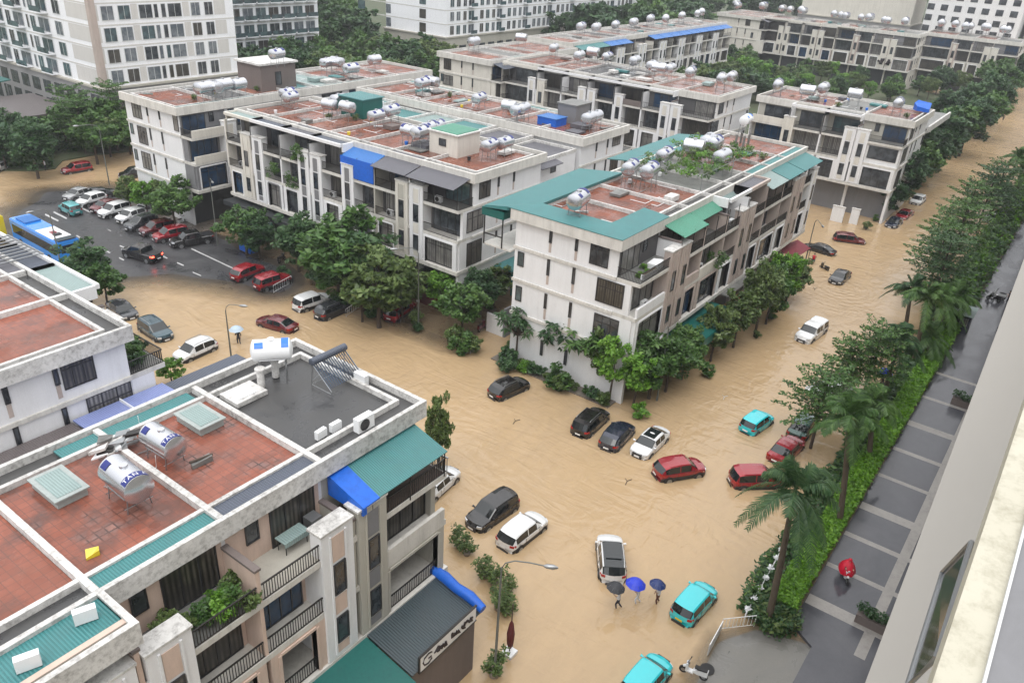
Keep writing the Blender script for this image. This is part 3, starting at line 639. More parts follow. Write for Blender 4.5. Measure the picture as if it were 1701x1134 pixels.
# back annexes in the yard between the two rows
AN = [(74.1, 82.4, 50.3, 56.5, 13.6, 'greyy', 'white'), (74.1, 82.4, 56.7, 62, 14.0, 'greyy', 'cream'), (74.1, 81.9, 62.2, 67.5, 14.3, 'tealy', 'cream'), (74.1, 82.3, 67.7, 73, 14.1, 'palegreeny', 'cream'), (74.1, 82.3, 73.2, 80, 13.8, 'tealy', 'cream'), (74.1, 82.2, 80.2, 87.5, 14.4, 'tealy', 'cream')]
names = ['white rear annex with grey roof at the open end of the yard', 'cream rear annex with grey roof, next behind the white one', 'rear annex with teal roof halfway along the yard', 'rear annex with pale green roof sheets in the yard', 'rear annex with teal roof, second from the far end', 'rear annex with teal roof at the far end of the yard']
for (x0, x1, y0, y1, z, k, wl), nm in zip(AN, names):
    t = thing('rear_annex', nm, 'building', ((x0+x1)/2, (y0+y1)/2, 0)); f = MB(); f.box(x0, x1, y0, y1, -.5, z, wl); part('wall', f, t)
    f = MB(); f.box(x0+.25, x1-.25, y0+.25, y1-.25, z, z+.12, k); part('roof', f, t)
    f = MB(); f.box(x0-.05, x1+.05, y0-.05, y0+.2, z, z+.4, 'cap'); f.box(x0-.05, x1+.05, y1-.2, y1+.05, z, z+.4, 'cap'); f.box(x0-.05, x0+.2, y0+.2, y1-.2, z, z+.395, 'cap'); f.box(x1-.2, x1+.05, y0+.2, y1-.2, z, z+.395, 'cap'); part('parapet', f, t)
    if y0 < 51:
        E = Fr(x0, y0, (1, 0), (0, -1))
        for z0 in (5.6, 9.1, 12.0): window(t, E, 3.0, 4.1, z0, z0+1.3, .02, 'glass', 1)
        f = MB(); f.slab([(x0-.3, y0+2.2), (x0+4, y0+2.2), (x0+4, y0-1.1), (x0-.3, y0-1.1)], [13.9, 13.9, 13.2, 13.2], [14, 14, 13.3, 13.3], 'greyx'); part('awning', f, t)
# row behind the left corner
F5 = Fr(56.4, 92.2, (1, 0), (0, -1))
b5 = row('terrace_house_row', 'white corner terrace left of the middle one, slit windows on its blank end', F5, 46, 12, [0, 6.7, 12, 17.3, 22.6, 27.9, 33.2, 39, 46], [D0(par4='cream', wall='greywall', g4='blueglass', par3='cream', g3='blueglass', g2='blueglass')]+[D0()]*7, [(4.7, 6.5)],
    strips=('teal', 'teal', None, 'grey'), tiles=('tile', 'darkroof', 'tilepale', 'teal' + 'x', 'palegreenx', 'tile', 'tile'), endwin=((12.3, 14.3, 8.3, 10.4), (9.0, 11.3, 7.8, 9.9), (5.6, 7.9, 7.8, 9.9), (12.2, 14.4, .2, 1.2)), seed=13)
t = thing('stair_tower', 'dark grey brown stair tower rising from the roof behind', 'building', (74.2, 97.5, 14.93)); f = MB(); f.box(71.2, 77.2, 94.9, 100, 14.93, 18.4, 'brownwall'); part('wall', f, t)
f = MB(); f.box(70.9, 77.5, 94.6, 100.3, 18.4, 18.65, 'cap'); part('roof', f, t); window(t, Fr(71.2, 94.9, (1, 0), (0, -1)), 2.4, 3.4, 15.6, 17.4, .02, 'glass', 1)
t = thing('stair_cabin', 'cream stair cabin with pale green roof among the water tanks', 'building', (67.2, 56.6, 14.93)); f = MB(); f.box(65.4, 69.2, 54.7, 58.7, 14.93, 17.3, 'cream'); part('wall', f, t)
f = MB(); f.box(65.2, 69.4, 54.5, 58.9, 17.3, 17.42, 'cap'); f.box(65.5, 69.1, 54.8, 58.6, 17.42, 17.5, 'greenx'); part('roof', f, t); window(t, Fr(65.4, 54.7, (0, 1), (-1, 0)), 1.6, 2.6, 15.9, 16.7, .02, 'glass', 1)
t = thing('stair_cabin', 'deep green roof cabin standing beside the big steel tank cluster', 'building', (75, 70, 14.3)); f = MB(); a = at(590, 190, 15); f.box(a.x-1, a.x+2.4, a.y-2.5, a.y+1.5, 14.3, 17.2, 'deepgreen'); part('wall', f, t); f = MB(); f.box(a.x-1.2, a.x+2.6, a.y-2.7, a.y+1.7, 17.2, 17.32, 'tealx'); part('roof', f, t)
t = thing('stair_cabin', 'grey roof cabin beside the low blue box on the rear row', 'building', (90, 60, 14.9)); a = at(940, 203, 15); f = MB(); f.box(a.x, a.x+3.4, a.y-1.4, a.y+1.4, 14.93, 17.2, 'greywall'); part('wall', f, t); f = MB(); f.box(a.x-.15, a.x+3.55, a.y-1.55, a.y+1.55, 17.2, 17.35, 'concrete'); part('roof', f, t)
t = thing('roof_box', 'bright blue sheet metal box lying on the rear row roof', 'box'); a = at(918, 206, 15); t.location = (a.x, a.y, 14.93); f = MB(); f.box(a.x-1.2, a.x+1.2, a.y-1.3, a.y+1.6, 14.93, 15.9, 'tarp'); part('body', f, t); f = MB(); f.box(a.x-1.3, a.x+1.3, a.y-1.4, a.y+1.7, 15.9, 15.97, 'bluex'); part('lid', f, t)
# centre terrace with the teal roof
F4 = Fr(56, 29, (1, 0), (0, -1))
b4 = row('terrace_house_row', 'central pink and white terrace with teal sheet roof edges by the crossing', F4, 45, 10.7, [0, 7.1, 12.3, 17.5, 22.7, 27.9, 33.1, 38.3, 45],
    [D0(g3='curtain', g2='curtain', par3='white', g4='curtain', floor4='concrete'), D0(wall='pinkstone', par3='pinkstone', awning='green', awd=2.5, trim='pinkstone', g2='blueglass'), D0(wall='pinkstone', awning='green', awd=1.6, trim='pinkstone', par3='cream'), D0(wall='white', top='frame', awning='palegreen', awd=.9), D0(wall='pinkstone', top='frame'), D0(wall='pinkstone', awning='palegreen'), D0(wall='white', awning='teal'), D0(wall='white', awning='teal')],
    [(5.2, 7.0, 'pinkstone', 13.2, 'pinkstone'), (7.3, 9.1, 'pinkstone', 13.2, 'pinkstone'), (22.9, 24.7, 'pinkstone', 13.2, 'pinkstone'), (20.8, 22.5, 'pinkstone', 13.2, 'pinkstone'), (36.4, 38.1, 'pinkstone', 13.2, 'pinkstone'), (38.5, 40.3, 'pinkstone', 13.2, 'pinkstone'), (43.1, 44.9)],
    strips=('teal', None, None, None, None, 'teal', 'teal', 'teal'), tiles=('tile', 'tile', 'tile', 'concrete', 'concrete', 'tile', 'tile', 'tile'), endwin=EW, seed=21, back='darkback')
endreturn(b4, F4)
f = MB()
f.slab([(55.45, 28.6), (63.9, 28.6), (63.9, 31.2), (58.1, 31.2)], [15.3]*4, [15.36, 15.36, 15.56, 15.56], 'tealx')
f.slab([(55.45, 28.6), (58.1, 31.2), (58.1, 38.4), (55.45, 40.4)], [15.3]*4, [15.36, 15.56, 15.56, 15.36], 'tealy')
f.slab([(55.45, 40.4), (58.1, 38.4), (72.5, 38.4), (72.5, 43.6), (55.45, 43.0)], [15.0, 15.3, 15.3, 14.6, 14.7], [15.36, 15.56, 15.56, 14.9, 14.9], 'tealx')
f.slab([(79, 38.6), (97, 38.6), (97, 44.0), (79, 44.0)], [15.3, 15.3, 14.6, 14.6], [15.4, 15.4, 14.7, 14.7], 'tealx'); part('roof_sheet', f, b4)
f = MB(); f.box(55.7, 55.8, 41, 41.1, 11.1, 14.7, 'iron'); f.box(55.7, 55.8, 43.1, 43.2, 11.1, 14.6, 'iron'); f.box(55.7, 55.8, 41.1, 43.1, 12.1, 12.2, 'iron'); f.box(55.6, 58, 40.9, 43.4, 13.9, 14.65, 'deepgreen'); f.box(55.8, 72, 40.0, 43.2, 11.0, 11.15, 'band'); part('rear_balcony', f, b4)
f = MB(); F4.box(f, 4.6, 18, .2, 5.2, 3.9, 4.05, 'deepgreen'); F4.box(f, 4.6, 18, 5.15, 5.22, 3.2, 4.05, 'deepgreen'); part('canopy', f, b4)
f = MB(); F4.box(f, 19, 26, .2, 3.3, 4.6, 4.75, 'concrete'); part('canopy', f, b4)
# terrace beyond, with its gated end
F6 = Fr(130.5, 22.8, (0, 1), (-1, 0))
b6 = row('terrace_house_row', 'white villa like terrace beyond the crossing, blue tarpaulin on its roof corner', F6, 23.2, 12.4, [0, 6.7, 12, 17.2, 23.2], [D0(g4='blueglass', g3='glass', g2='glass', flush3=1, par4=None), D0(top='frame', g4='greenglass'), D0(top='frame', g4='glass'), D0(par4='cream')],
    [(4.9, 6.6, 'white'), (6.85, 8.6, 'white'), (16.3, 18.0, 'cream')], strips=(None, 'grey', None, None), tiles=('tile', 'concrete', 'tile', 'tile'), endwin=EW, base='greywall', seed=31, back='beige')
endreturn(b6, F6)
f = MB(); f.box(143.3, 160, 24.6, 46.5, -.5, 12.0, 'cream'); part('rear_wing', f, b6)
f = MB(); f.box(143.3, 160.3, 22.7, 46.8, 12.0, 12.25, 'concrete'); f.box(150, 150.3, 26, 46, 12.25, 13.6, 'cream'); f.box(143.2, 160.4, 22.4, 22.7, 11.6, 12.6, 'cap'); part('roof', f, b6)
f = MB()
for y in range(25, 46, 4): f.box(149.96, 150.0, y, y+1.6, 12.8, 13.1, 'glass')
part('vent_slot', f, b6)
t = thing('tarpaulin', 'bundled blue tarpaulin over the roof corner of the villa like terrace', 'tarpaulin', (139.6, 23.6, 15.3)); f = MB(); f.slab([(139.2, 22.5), (141.0, 22.7), (140.9, 24.7), (140.2, 25.0), (139.3, 24.3)], 15.31, [15.8, 16.5, 16.7, 16.3, 16.0], 'tarp'); part('sheet', f, t)
# far rows
def alt(n, kinds): return [D0(kinds[i % len(kinds)]) for i in range(n)]
F7 = Fr(123.4, 50.2, (0, 1), (-1, 0))
b7 = row('terrace_house_row', 'long white terrace across the courtyard with many roof tanks', F7, 41, 14.5, [0, 6.7, 12, 17.3, 22.6, 27.9, 33.2, 41], [D0(wall='white', g4='curtain'), D0(top='frame', g4='blueglass'), D0(top='frame', par4='brownwall'), D0(top='frame', g4='blueglass'), D0(top='frame'), D0(top='frame'), D0(top='frame', wall='cream')],
    [(4.9, 6.6), (6.85, 8.6), (15.5, 17.1), (20.9, 22.5), (22.8, 24.4), (31.4, 33.0, 'cream'), (33.4, 35)], strips=(None,), tiles=('tilepale', 'tilepale', 'tilepale', 'darkroof', 'darkroof', 'tilepale', 'tile'), endwin=EW, seed=41, lod=1, back='darkback')
F8 = Fr(119.8, 92.7, (1, 0), (0, -1))
row('terrace_house_row', 'cream terrace end with dark awning left of the courtyard row', F8, 28, 12.4, [0, 6.7, 12, 17.3, 28], [D0(wall='cream', awning='slate', awd=3.0), D0(wall='cream'), D0(), D0()], [], wall='cream', strips=('grey', 'teal', None), tiles=('tilepale', 'concrete', 'tile'), endwin=((12.2, 14.3, 9.5, 11.3), (9.4, 11.2, 9.0, 11.5)), seed=43, lod=1)
F9 = Fr(154, 97.3, (1, 0), (0, -1))
b9 = row('terrace_house_row', 'distant long terrace with bright blue awnings along its roof', F9, 81, 11.5, [0, 6.7]+[6.7+5.3*i for i in range(1, 14)]+[81], [D0(awning='teal' if i < 2 else 'blue' if i not in (4, 5) else None, awd=2.6) for i in range(15)],
    [(4.9, 6.6)]+[(6.7+5.3*i-1.8, 6.7+5.3*i-.15) for i in (2, 4, 6, 8, 10, 12)]+[(6.7+5.3*i+.15, 6.7+5.3*i+1.8) for i in (2, 4, 6, 8, 10, 12)], wall='cream', strips=(None, 'slate'), tiles=('tilepale', 'concrete', 'tilepale', 'darkroof'), seed=47, lod=1, back='darkback', endwin=((12.4, 14.2, 3, 4.6),))
F10 = Fr(267, 51.5, (0, 1), (-1, 0))
b10 = row('terrace_house_row', 'distant cream terrace facing us at the top right, left one of two', F10, 46, 12, [0, 6.7, 12, 17.3, 22.6, 27.9, 33.2, 38.5, 46], [D0(wall='pinkstone'), D0(), D0(), D0(top='frame'), D0(wall='pinkstone'), D0(top='frame', g4='glass'), D0(top='frame'), D0(top='frame')], [(4.9, 6.6), (6.85, 8.6), (15.5, 17.1, 'pinkstone'), (26.1, 27.7, 'cream'), (28.1, 29.7, 'cream'), (36.8, 38.3, 'cream'), (38.7, 40.3, 'cream')], wall='cream', pier_wall='cream', strips=(None,), tiles=('concrete', 'tilepale'), seed=51, lod=1, back='greywall', endwin=EW)
F10b = Fr(262, 97.2, (1, 0), (0, -1))
row('terrace_house_row', 'distant cream terrace end beside the far left row', F10b, 20, 14, [0, 6.7, 13, 20], [D0(wall='cream', awning='grey')]+[D0()]*2, [], wall='cream', strips=(None,), tiles=('tilepale',), seed=53, lod=1, endwin=((12.4, 14.2, 3, 4.6), (9, 10.6, 1.4, 2.2), (5.8, 7.4, 1.4, 2.2)))
F11 = Fr(278, 26.5, (0, 1), (-1, 0))
row('terrace_house_row', 'distant cream terrace beside the flooded road, right one of two', F11, 25, 12, [0, 6.7, 12, 17.3, 25], [D0(g4='blueglass', par3='cream'), D0(), D0(), D0()], [(4.9, 6.6), (6.85, 8.6), (15.5, 17.1, 'pinkstone')], wall='cream', pier_wall='cream', strips=(None,), tiles=('concrete', 'tilepale'), seed=57, lod=1, back='greywall', endwin=EW)
f = MB()
sg = thing('wall_sign', 'dark brush stroke characters on the white pier of the far terrace', 'sign', (264.5, 59, 7)); 
glyph(f, 59.4, 264.3, 7.2, 1.8, 3, 'x'); glyph(f, 57.4, 264.3, 7.1, 1.5, 9, 'x'); part('lettering', f, sg)
# ------------------------------------------------------------ tower blocks
M['greypod'] = weathered('grey_podium_stone', (.30, .295, .30), (.2, .2, .2), amt=.3)
def tower_block(label, x0, x1, y0, y1, top, faces, base=8.0, wall='twhite', basecol='greypod', fh=3.45, panel='tpanel', name='apartment_tower'):
    t = thing(name, label, 'building', ((x0+x1)/2, (y0+y1)/2, 0)); f = MB(); f.box(x0, x1, y0, y1, base, top, wall); part('wall', f, t)
    f = MB(); f.box(x0-.4, x1+.4, y0-.4, y1+.4, -.6, base, basecol); f.box(x0-.7, x1+.7, y0-.7, y1+.7, base, base+.35, 'beige'); part('podium', f, t)
    for F, _, _ in faces:
        f = MB(); s = 1.0
        while s < F.L-3.5: F.box(f, s, s+2.8, .4, .46, .8, 3.6, 'glass'); F.box(f, s, s+2.8, .4, .46, 4.6, 6.9, 'glass'); s += 4.2
        if f.v: o = part('podium_window', f, t); o['kind'] = 'stuff'
    cnt = 0; rest = MB(); rg = random.Random(int(x0))
    for F, cols, zmax in faces:
        p = MB(); z = base+.7; fl = 0
        while z < zmax:
            F.box(p, 0, F.L, 0, .035, z+2.55, z+2.8, panel)
            for c in cols:
                if c[0] == 'p': F.box(p, c[1], c[2], 0, .03, z, z+2.45, panel); continue
                s0, s1 = c[1], c[2]
                if c[0] == 'b':
                    q = MB(); F.box(q, s0, s1, .02, 1.3, z-.25, z-.05, wall); F.box(q, s0, s1, 1.22, 1.3, z-.05, z+.85, 'greenglass'); part('balcony', q, t)
                if cnt < 95: window(t, F, s0+.1, s1-.1, z, z+2.3, .05, rg.choice(['towerglass', 'towerglass', 'glass', 'greenglass', 'darkcurtain']), 2 if s1-s0 > 1.3 else 1, 'wframe'); cnt += 1
                else: F.box(rest, s0+.1, s1-.1, .02, .07, z, z+2.3, rg.choice(['towerglass', 'greenglass', 'darkcurtain']))
            z += fh; fl += 1
        part('wall_panel', p, t)
    if rest.v: o = part('window_strip', rest, t); o['kind'] = 'stuff'
    return t
A = Fr(72.6, 140.5, (1, 0), (0, -1)); A.L = 27.8; B = Fr(72.6, 140.5, (0, 1), (-1, 0)); B.L = 48
t1 = tower_block('tall white apartment block with beige panels at the top left', 72.6, 100.4, 140.5, 190, 62, [
    (A, [('p', .2, 1.3), ('w', 1.7, 4.1), ('w', 4.7, 7.1), ('p', 7.2, 8.4), ('w', 8.5, 11.2), ('w', 11.3, 12.3), ('w', 12.7, 13.8), ('w', 14.0, 16.9), ('p', 17.1, 18.4), ('w', 18.6, 20.7), ('w', 21.4, 23.4), ('p', 23.6, 26)], 27),
    (B, [('p', .6, 8), ('w', 10, 12.6), ('b', 14.5, 18.5), ('w', 19.5, 21.5), ('w', 22, 23), ('b', 24, 28), ('w', 29, 31), ('b', 32, 36)], 26)])
f = MB(); f.box(72.4, 73.5, 140.3, 141.3, 8.4, 62, 'pinkstone'); part('corner_pier', f, t1)
C1 = Fr(171, 148, (1, 0), (0, -1)); C1.L = 105; C2 = Fr(171, 148, (0, 1), (-1, 0)); C2.L = 38
cols = []
for i in range(8):
    a = 1.5+i*12.6; cols += [('w', a, a+1.8), ('w', a+2.6, a+4.4), ('w', a+5.4, a+7.0), ('b', a+7.6, a+10.2)]
tower_block('white apartment block far behind, long row of windows at top centre', 171, 276, 148, 170, 60, [(C1, cols, 23), (C2, [('w', 7, 9.5), ('w', 20, 22), ('w', 30, 33)], 23)], base=9, basecol='beige')
C3 = Fr(112, 160, (1, 0), (0, -1)); C3.L = 26
tower_block('low block with long white balconies right of the tall white one', 112, 138, 160, 176, 24, [(C3, [('b', 1+i*3.5, 4+i*3.5) for i in range(7)], 23)], base=4, basecol='darkroof', name='apartment_block')
C4 = Fr(332, 60, (0, 1), (-1, 0)); C4.L = 50
tower_block('pale yellow apartment block on the far top edge', 332, 350, 68, 108, 60, [(C4, [], 5)], base=12, wall='yellowwall' if 'yellowwall' in M else 'cream')
def farface(t, F, L, z0, z1, k='glass'):
    f = MB(); z = z0
    while z < z1:
        s = 1.5
        while s < L-2: F.box(f, s, s+2.2, .02, .08, z, z+1.9, k); s += 4.2
        z += 3.4
    o = part('window_strip', f, t); o['kind'] = 'stuff'
t = thing('apartment_tower', 'white apartment block behind the far right terrace', 'building', (330, 48, 0)); f = MB(); f.box(322, 345, 33, 62, -.5, 60, 'white'); part('wall', f, t); farface(t, Fr(322, 33, (0, 1), (-1, 0)), 29, 12, 36)
t = thing('apartment_tower', 'dark grey apartment block at the top right corner', 'building', (345, 20, 0)); f = MB(); f.box(330, 360, 12, 31, -.5, 60, 'greywall'); part('wall', f, t)
# low commercial buildings by the tall block
t = thing('shop_pavilion', 'low pavilion with sagging tile roof among trees, upper left', 'building', (64, 150, 0))
f = MB(); f.box(60.5, 69, 144, 160, -.5, 4.4, 'greywall'); part('wall', f, t); f = MB(); f.box(59.8, 69.4, 143.2, 160.6, 4.4, 4.7, 'brownx'); part('roof', f, t)
f = MB(); f.box(60.44, 60.5, 145.5, 151, .8, 3.9, 'greenglass'); f.box(61.5, 65, 143.94, 144, .8, 3.9, 'greenglass'); part('shop_window', f, t)
t = thing('market_canopy', 'wide dark green canopy on posts beside the tall block', 'canopy', (62, 172, 0)); f = MB(); f.slab([(57, 162), (67, 162), (67, 184), (57, 184)], [6.2, 7, 7, 6.2], [6.35, 7.15, 7.15, 6.35], 'deepgreen'); part('roof', f, t)
for x in (57.5, 66.5):
    for y in (163, 173, 183): f = MB(); f.tube([(x, y, 0), (x, y, 6.2)], .1, 'galv', 6); part('post', f, t)
# ------------------------------------------------------------ the building we look out from
hb = thing('near_building', 'pale building edge we look down along on the right', 'building', (40, -6, 0))
f = MB(); a = at(1437, 1134, 20); b_ = at(1701, 430, 20); dx = (b_.y-a.y)/(b_.x-a.x); y5 = a.y+dx*(5-a.x); y200 = a.y+dx*(200-a.x)
M['ledge'] = mk('pale_ledge_render', (.42, .40, .37), .75)[0]
f.slab([(4, y5-dx*1), (200, y200), (200, -9), (4, -9)], 19.2, 20.0, 'ledge'); part('ledge', f, hb)
f = MB(); f.box(-6, 200, -9, -1.15, -.5, 19.2, 'beige'); part('wall', f, hb)
f = MB(); f.box(-6, 200, -12, -1.25, 20, 34.5, 'beige'); part('upper_wall', f, hb)
M['sill'] = weathered('stained_sill', (.50, .475, .39), (.2, .18, .12), amt=.55, streak=False, fine=9)
f = MB(); f.box(-1, 30, -.305, -.148, 35.2, 35.5, 'sill'); f.box(-1, 30, -1.2, -.305, 35.2, 35.49, 'sill'); f.box(-1, 30, -1.25, -.35, 34.5, 35.2, 'beige'); part('sill', f, hb)
f = MB(); f.box(-1, 30, -.9, -.31, 35.49, 35.52, 'greywall'); f.box(-1, 30, -.312, -.3, 35.5, 35.53, 'wframe'); part('sill_rail', f, hb)
q = [at(1566, 950, 30.2), at(1614, 900, 31.4), at(1556, 1092, 31.4), at(1507, 1140, 30.2)]
f = MB(); f.tube(q+[q[0]], .035, 'galv', 6); wo = part('open_window', f, hb)
f = MB(); f.add([tuple(p) for p in q], [(0, 1, 2, 3)], 'glass'); part('pane', f, hb, parent=wo)
# ------------------------------------------------------------ cars
CARK = {
 'suv': dict(L=4.55, W=1.86, belt=1.03, wr=.80, st=[(-2.27, .80, .62, 0), (-2.25, .93, 1.0, 0), (-1.98, .96, 1.56, 1), (-1.5, .98, 1.66, 1), (-.55, 1, 1.69, 1), (-.46, 1, 1.69, 1), (.35, 1, 1.66, 1), (.5, 1, 1.63, 1), (1.2, .99, 1.08, 0), (1.75, .97, 1.02, 0), (2.12, .93, .93, 0), (2.27, .78, .62, 0)], wh=.36, ax=1.38),
 'sedan': dict(L=4.65, W=1.80, belt=.92, wr=.76, st=[(-2.32, .80, .6, 0), (-2.28, .92, .93, 0), (-1.75, .97, 1.02, 0), (-1.0, .98, 1.36, 1), (-.75, .99, 1.42, 1), (-.2, 1, 1.45, 1), (-.12, 1, 1.45, 1), (.45, 1, 1.42, 1), (.6, 1, 1.39, 1), (1.3, .99, .98, 0), (1.8, .97, .92, 0), (2.2, .92, .80, 0), (2.33, .76, .55, 0)], wh=.33, ax=1.38),
 'hatch': dict(L=3.95, W=1.70, belt=.97, wr=.79, st=[(-1.97, .80, .6, 0), (-1.94, .93, .98, 0), (-1.66, .96, 1.42, 1), (-1.3, .98, 1.52, 1), (-.35, 1, 1.56, 1), (-.27, 1, 1.56, 1), (.4, 1, 1.54, 1), (.55, 1, 1.50, 1), (1.15, .98, 1.02, 0), (1.55, .95, .95, 0), (1.85, .90, .82, 0), (1.98, .76, .55, 0)], wh=.32, ax=1.2),
 'crossover': dict(L=4.35, W=1.84, belt=1.0, wr=.78, st=[(-2.17, .80, .62, 0), (-2.15, .93, 1.02, 0), (-1.75, .96, 1.42, 1), (-1.3, .98, 1.56, 1), (-.45, 1, 1.61, 1), (-.36, 1, 1.61, 1), (.4, 1, 1.58, 1), (.55, 1, 1.54, 1), (1.2, .99, 1.05, 0), (1.65, .97, .99, 0), (2.03, .92, .88, 0), (2.17, .78, .6, 0)], wh=.36, ax=1.3),
 'pickup': dict(L=5.3, W=1.90, belt=1.08, wr=.80, st=[(-2.65, .88, .75, 0), (-2.63, .95, 1.12, 0), (-1.05, .97, 1.12, 0), (-.98, .97, 1.12, 0), (-.85, .98, 1.70, 1), (-.6, .99, 1.76, 1), (-.05, 1, 1.78, 1), (.03, 1, 1.78, 1), (.65, 1, 1.75, 1), (.8, 1, 1.71, 1), (1.4, .99, 1.16, 0), (2.0, .98, 1.10, 0), (2.45, .95, 1.0, 0), (2.65, .82, .65, 0)], wh=.40, ax=1.6),
 'topper': dict(L=5.3, W=1.90, belt=1.08, wr=.80, st=[(-2.65, .88, .75, 0), (-2.62, .95, 1.12, 0), (-2.45, .96, 1.68, 1), (-2.2, .97, 1.76, 1), (-1.15, .98, 1.78, 1), (-.85, .98, 1.70, 1), (-.6, .99, 1.74, 1), (-.05, 1, 1.78, 1), (.03, 1, 1.78, 1), (.65, 1, 1.75, 1), (.8, 1, 1.71, 1), (1.4, .99, 1.16, 0), (2.0, .98, 1.10, 0), (2.45, .95, 1.0, 0), (2.65, .82, .65, 0)], wh=.40, ax=1.6),
}
def make_car(kind, col, label, loc, rz, roof=None, plate='plate', rails=False, lit=False, pano=False, group='cars standing in the flood water'):
    K = CARK[kind]; W = K['W']/2; st = K['st']; belt = K['belt']; P = 'p_'+col
    root = thing('parked_car', label, 'pickup truck' if kind in ('pickup', 'topper') else 'car', loc, rz, group)
    def sect(x, ws, zt, cab):
        w_ = W*ws
        if cab:
            wr = W*K['wr']*(.97 if zt < max(s[2] for s in st)-.05 else 1)
            return [(x, w_*.90, .22), (x, w_, .36), (x, w_*1.0, .66), (x, w_*.985, belt-.09), (x, w_*.945, belt), (x, wr+.035, zt-.09), (x, wr-.05, zt-.015), (x, wr*.5, zt+.012), (x, 0, zt+.02)]
        b2 = min(belt, zt)
        return [(x, w_*.88, .24), (x, w_*.98, .36), (x, w_*1.0, min(.66, zt-.1)), (x, w_*.985, b2-.08), (x, w_*.93, b2-.02), (x, w_*.86, zt-.015), (x, w_*.78, zt), (x, w_*.4, zt+.015), (x, 0, zt+.022)]
    hl = st[-1][0]
    def pull(p): y = p[1]/W; return (p[0]-(1 if p[0] > 0 else -1)*.30*abs(p[0]/hl)**3*y*y, p[1], p[2])
    secs = [[pull(p) for p in sect(*s)] for s in st]; body = MB(); g = {'windscreen': MB(), 'rear_window': MB(), 'side_window': MB()}
    n = len(secs)
    def rings(mbs, i, j, k, sgn, inset=False):
        q = [secs[i][j], secs[i+1][j], secs[i+1][j+1], secs[i][j+1]]; q = [(p[0], p[1]*sgn, p[2]) for p in q]
        if sgn > 0: q = q[::-1]
        mbs.add(q, [(0, 1, 2, 3)], k)
    for i in range(n-1):
        c0, c1 = st[i][3], st[i+1][3]; pillar = (st[i+1][0]-st[i][0]) < .12
        for j in range(8):
            for sg in (1, -1):
                tgt, k = body, P
                front = c0 and not c1; rear = c1 and not c0
                if (front or rear) and j >= 5: tgt, k = g['windscreen' if front else 'rear_window'], 'carglass'
                elif c0 and c1 and not pillar and j == 4 and not (kind == 'topper' and st[i+1][0] in (-.85, -.6)): tgt, k = g['side_window'], 'carglass'
                elif c0 and c1 and j >= 5 and roof and (j >= 6 or roof != 'carglass'): k = roof
                rings(tgt, i, j, k, sg)
                if j == 0 or (j == 1 and kind in ('suv', 'crossover')): body.m[-1] = body.mat('plastic') if tgt is body else 0
    # ends
    for i, sgx in ((0, -1), (n-1, 1)):
        for j in range(7):
            for sg in (1, -1):
                a, b2 = secs[i][j], secs[i][j+1]; q = [(a[0], a[1]*sg, a[2]), (b2[0], b2[1]*sg, b2[2]), (b2[0], 0, b2[2]), (a[0], 0, a[2])]
                body.add(q, [(0, 1, 2, 3)], P)
    x0, x1 = st[0][0], st[-1][0]
    cabx = [s[0] for s in st if s[3]]; dx_ = [cabx[0]+.35, (cabx[0]+cabx[-1])/2-.1, cabx[-1]+.25]
    for sg in (1, -1):
        for xq in dx_: body.box(xq-.008, xq+.008, sg*(W-.02), sg*(W+.006), .42, belt-.06, 'plastic')
        body.box(dx_[0], dx_[2], sg*(W-.02), sg*(W+.008), .34, .40, 'plastic'); body.box(cabx[0]+.1, cabx[-1]+.3, sg*W*.93, sg*(W*.957), belt-.012, belt+.012, 'plastic')
        for xq in dx_[1:]: body.box(xq-.32, xq-.16, sg*(W-.01), sg*(W+.018), belt-.2, belt-.17, P)
    body.box(x1-.13, x1+.004, -W*.46, W*.46, .60, .72, 'plastic')
    body.box(x1-.02, x1+.015, -W*.5, W*.5, .34, .56, 'plastic'); body.box(x0-.015, x0+.03, -W*.55, W*.55, .26, .42, 'plastic')
    if kind == 'pickup': body.box(-2.52, -1.12, -W*.78, W*.78, 1.06, 1.155, 'plastic')
    if pano: body.box(st[3][0]+.15, st[-5][0]-.1, -W*.56, W*.56, st[4][2]-.05, st[4][2]+.045, 'carglass')
    for sg in (1, -1):
        for ax in (-K['ax'], K['ax']):
            body.tube([(ax, sg*(W-.10), K['wh']-.04), (ax, sg*(W+.004), K['wh']-.04)], K['wh']+.07, 'plastic', 18)
    link('body', body.mesh('body', smooth=40), root)
    for k in ('windscreen', 'rear_window'):
        if g[k].v: link(k, g[k].mesh(k, smooth=40), root)
    sw = g['side_window']; 
    for sg in (1, -1):
        m2 = MB()
        for f_ in sw.f:
            vs = [sw.v[i] for i in f_]
            if vs[0][1]*sg > 0: m2.add([(v[0], v[1]+sg*.004, v[2]) for v in vs], [(0, 1, 2, 3)], 'carglass')
        link('side_window', m2.mesh('side_window'), root)
    for sg in (1, -1):
        for ax in (-K['ax'], K['ax']):
            q = MB(); wh = K['wh']; q.tube([(0, -.11, 0), (0, -.1, 0), (0, .1, 0), (0, .11, 0)], [wh-.03, wh, wh, wh-.03], 'black', 20); wo = link('wheel', q.mesh('tyre', smooth=40), root, (ax, sg*(W-.085), wh-.04)); 
            q = MB(); q.tube([(0, -.118, 0), (0, .118, 0)], wh*.62, 'rim', 14)
            for t in range(5):
                a = t*2*pi/5
                q.box(-.001, .001, -.119, .119, -.001, .001, 'rim')
            link('rim', q.mesh('rim', smooth=30), wo)
        q = MB(); q.tube([(0, 0, 0), (0, sg*.2, .02)], [.05, .09], 'plastic' if col in ('black', 'navy') else P, 8); link('wing_mirror', q.mesh('wing_mirror', smooth=50), root, (st[-4][0]-.25, sg*W*.93, belt+.06))
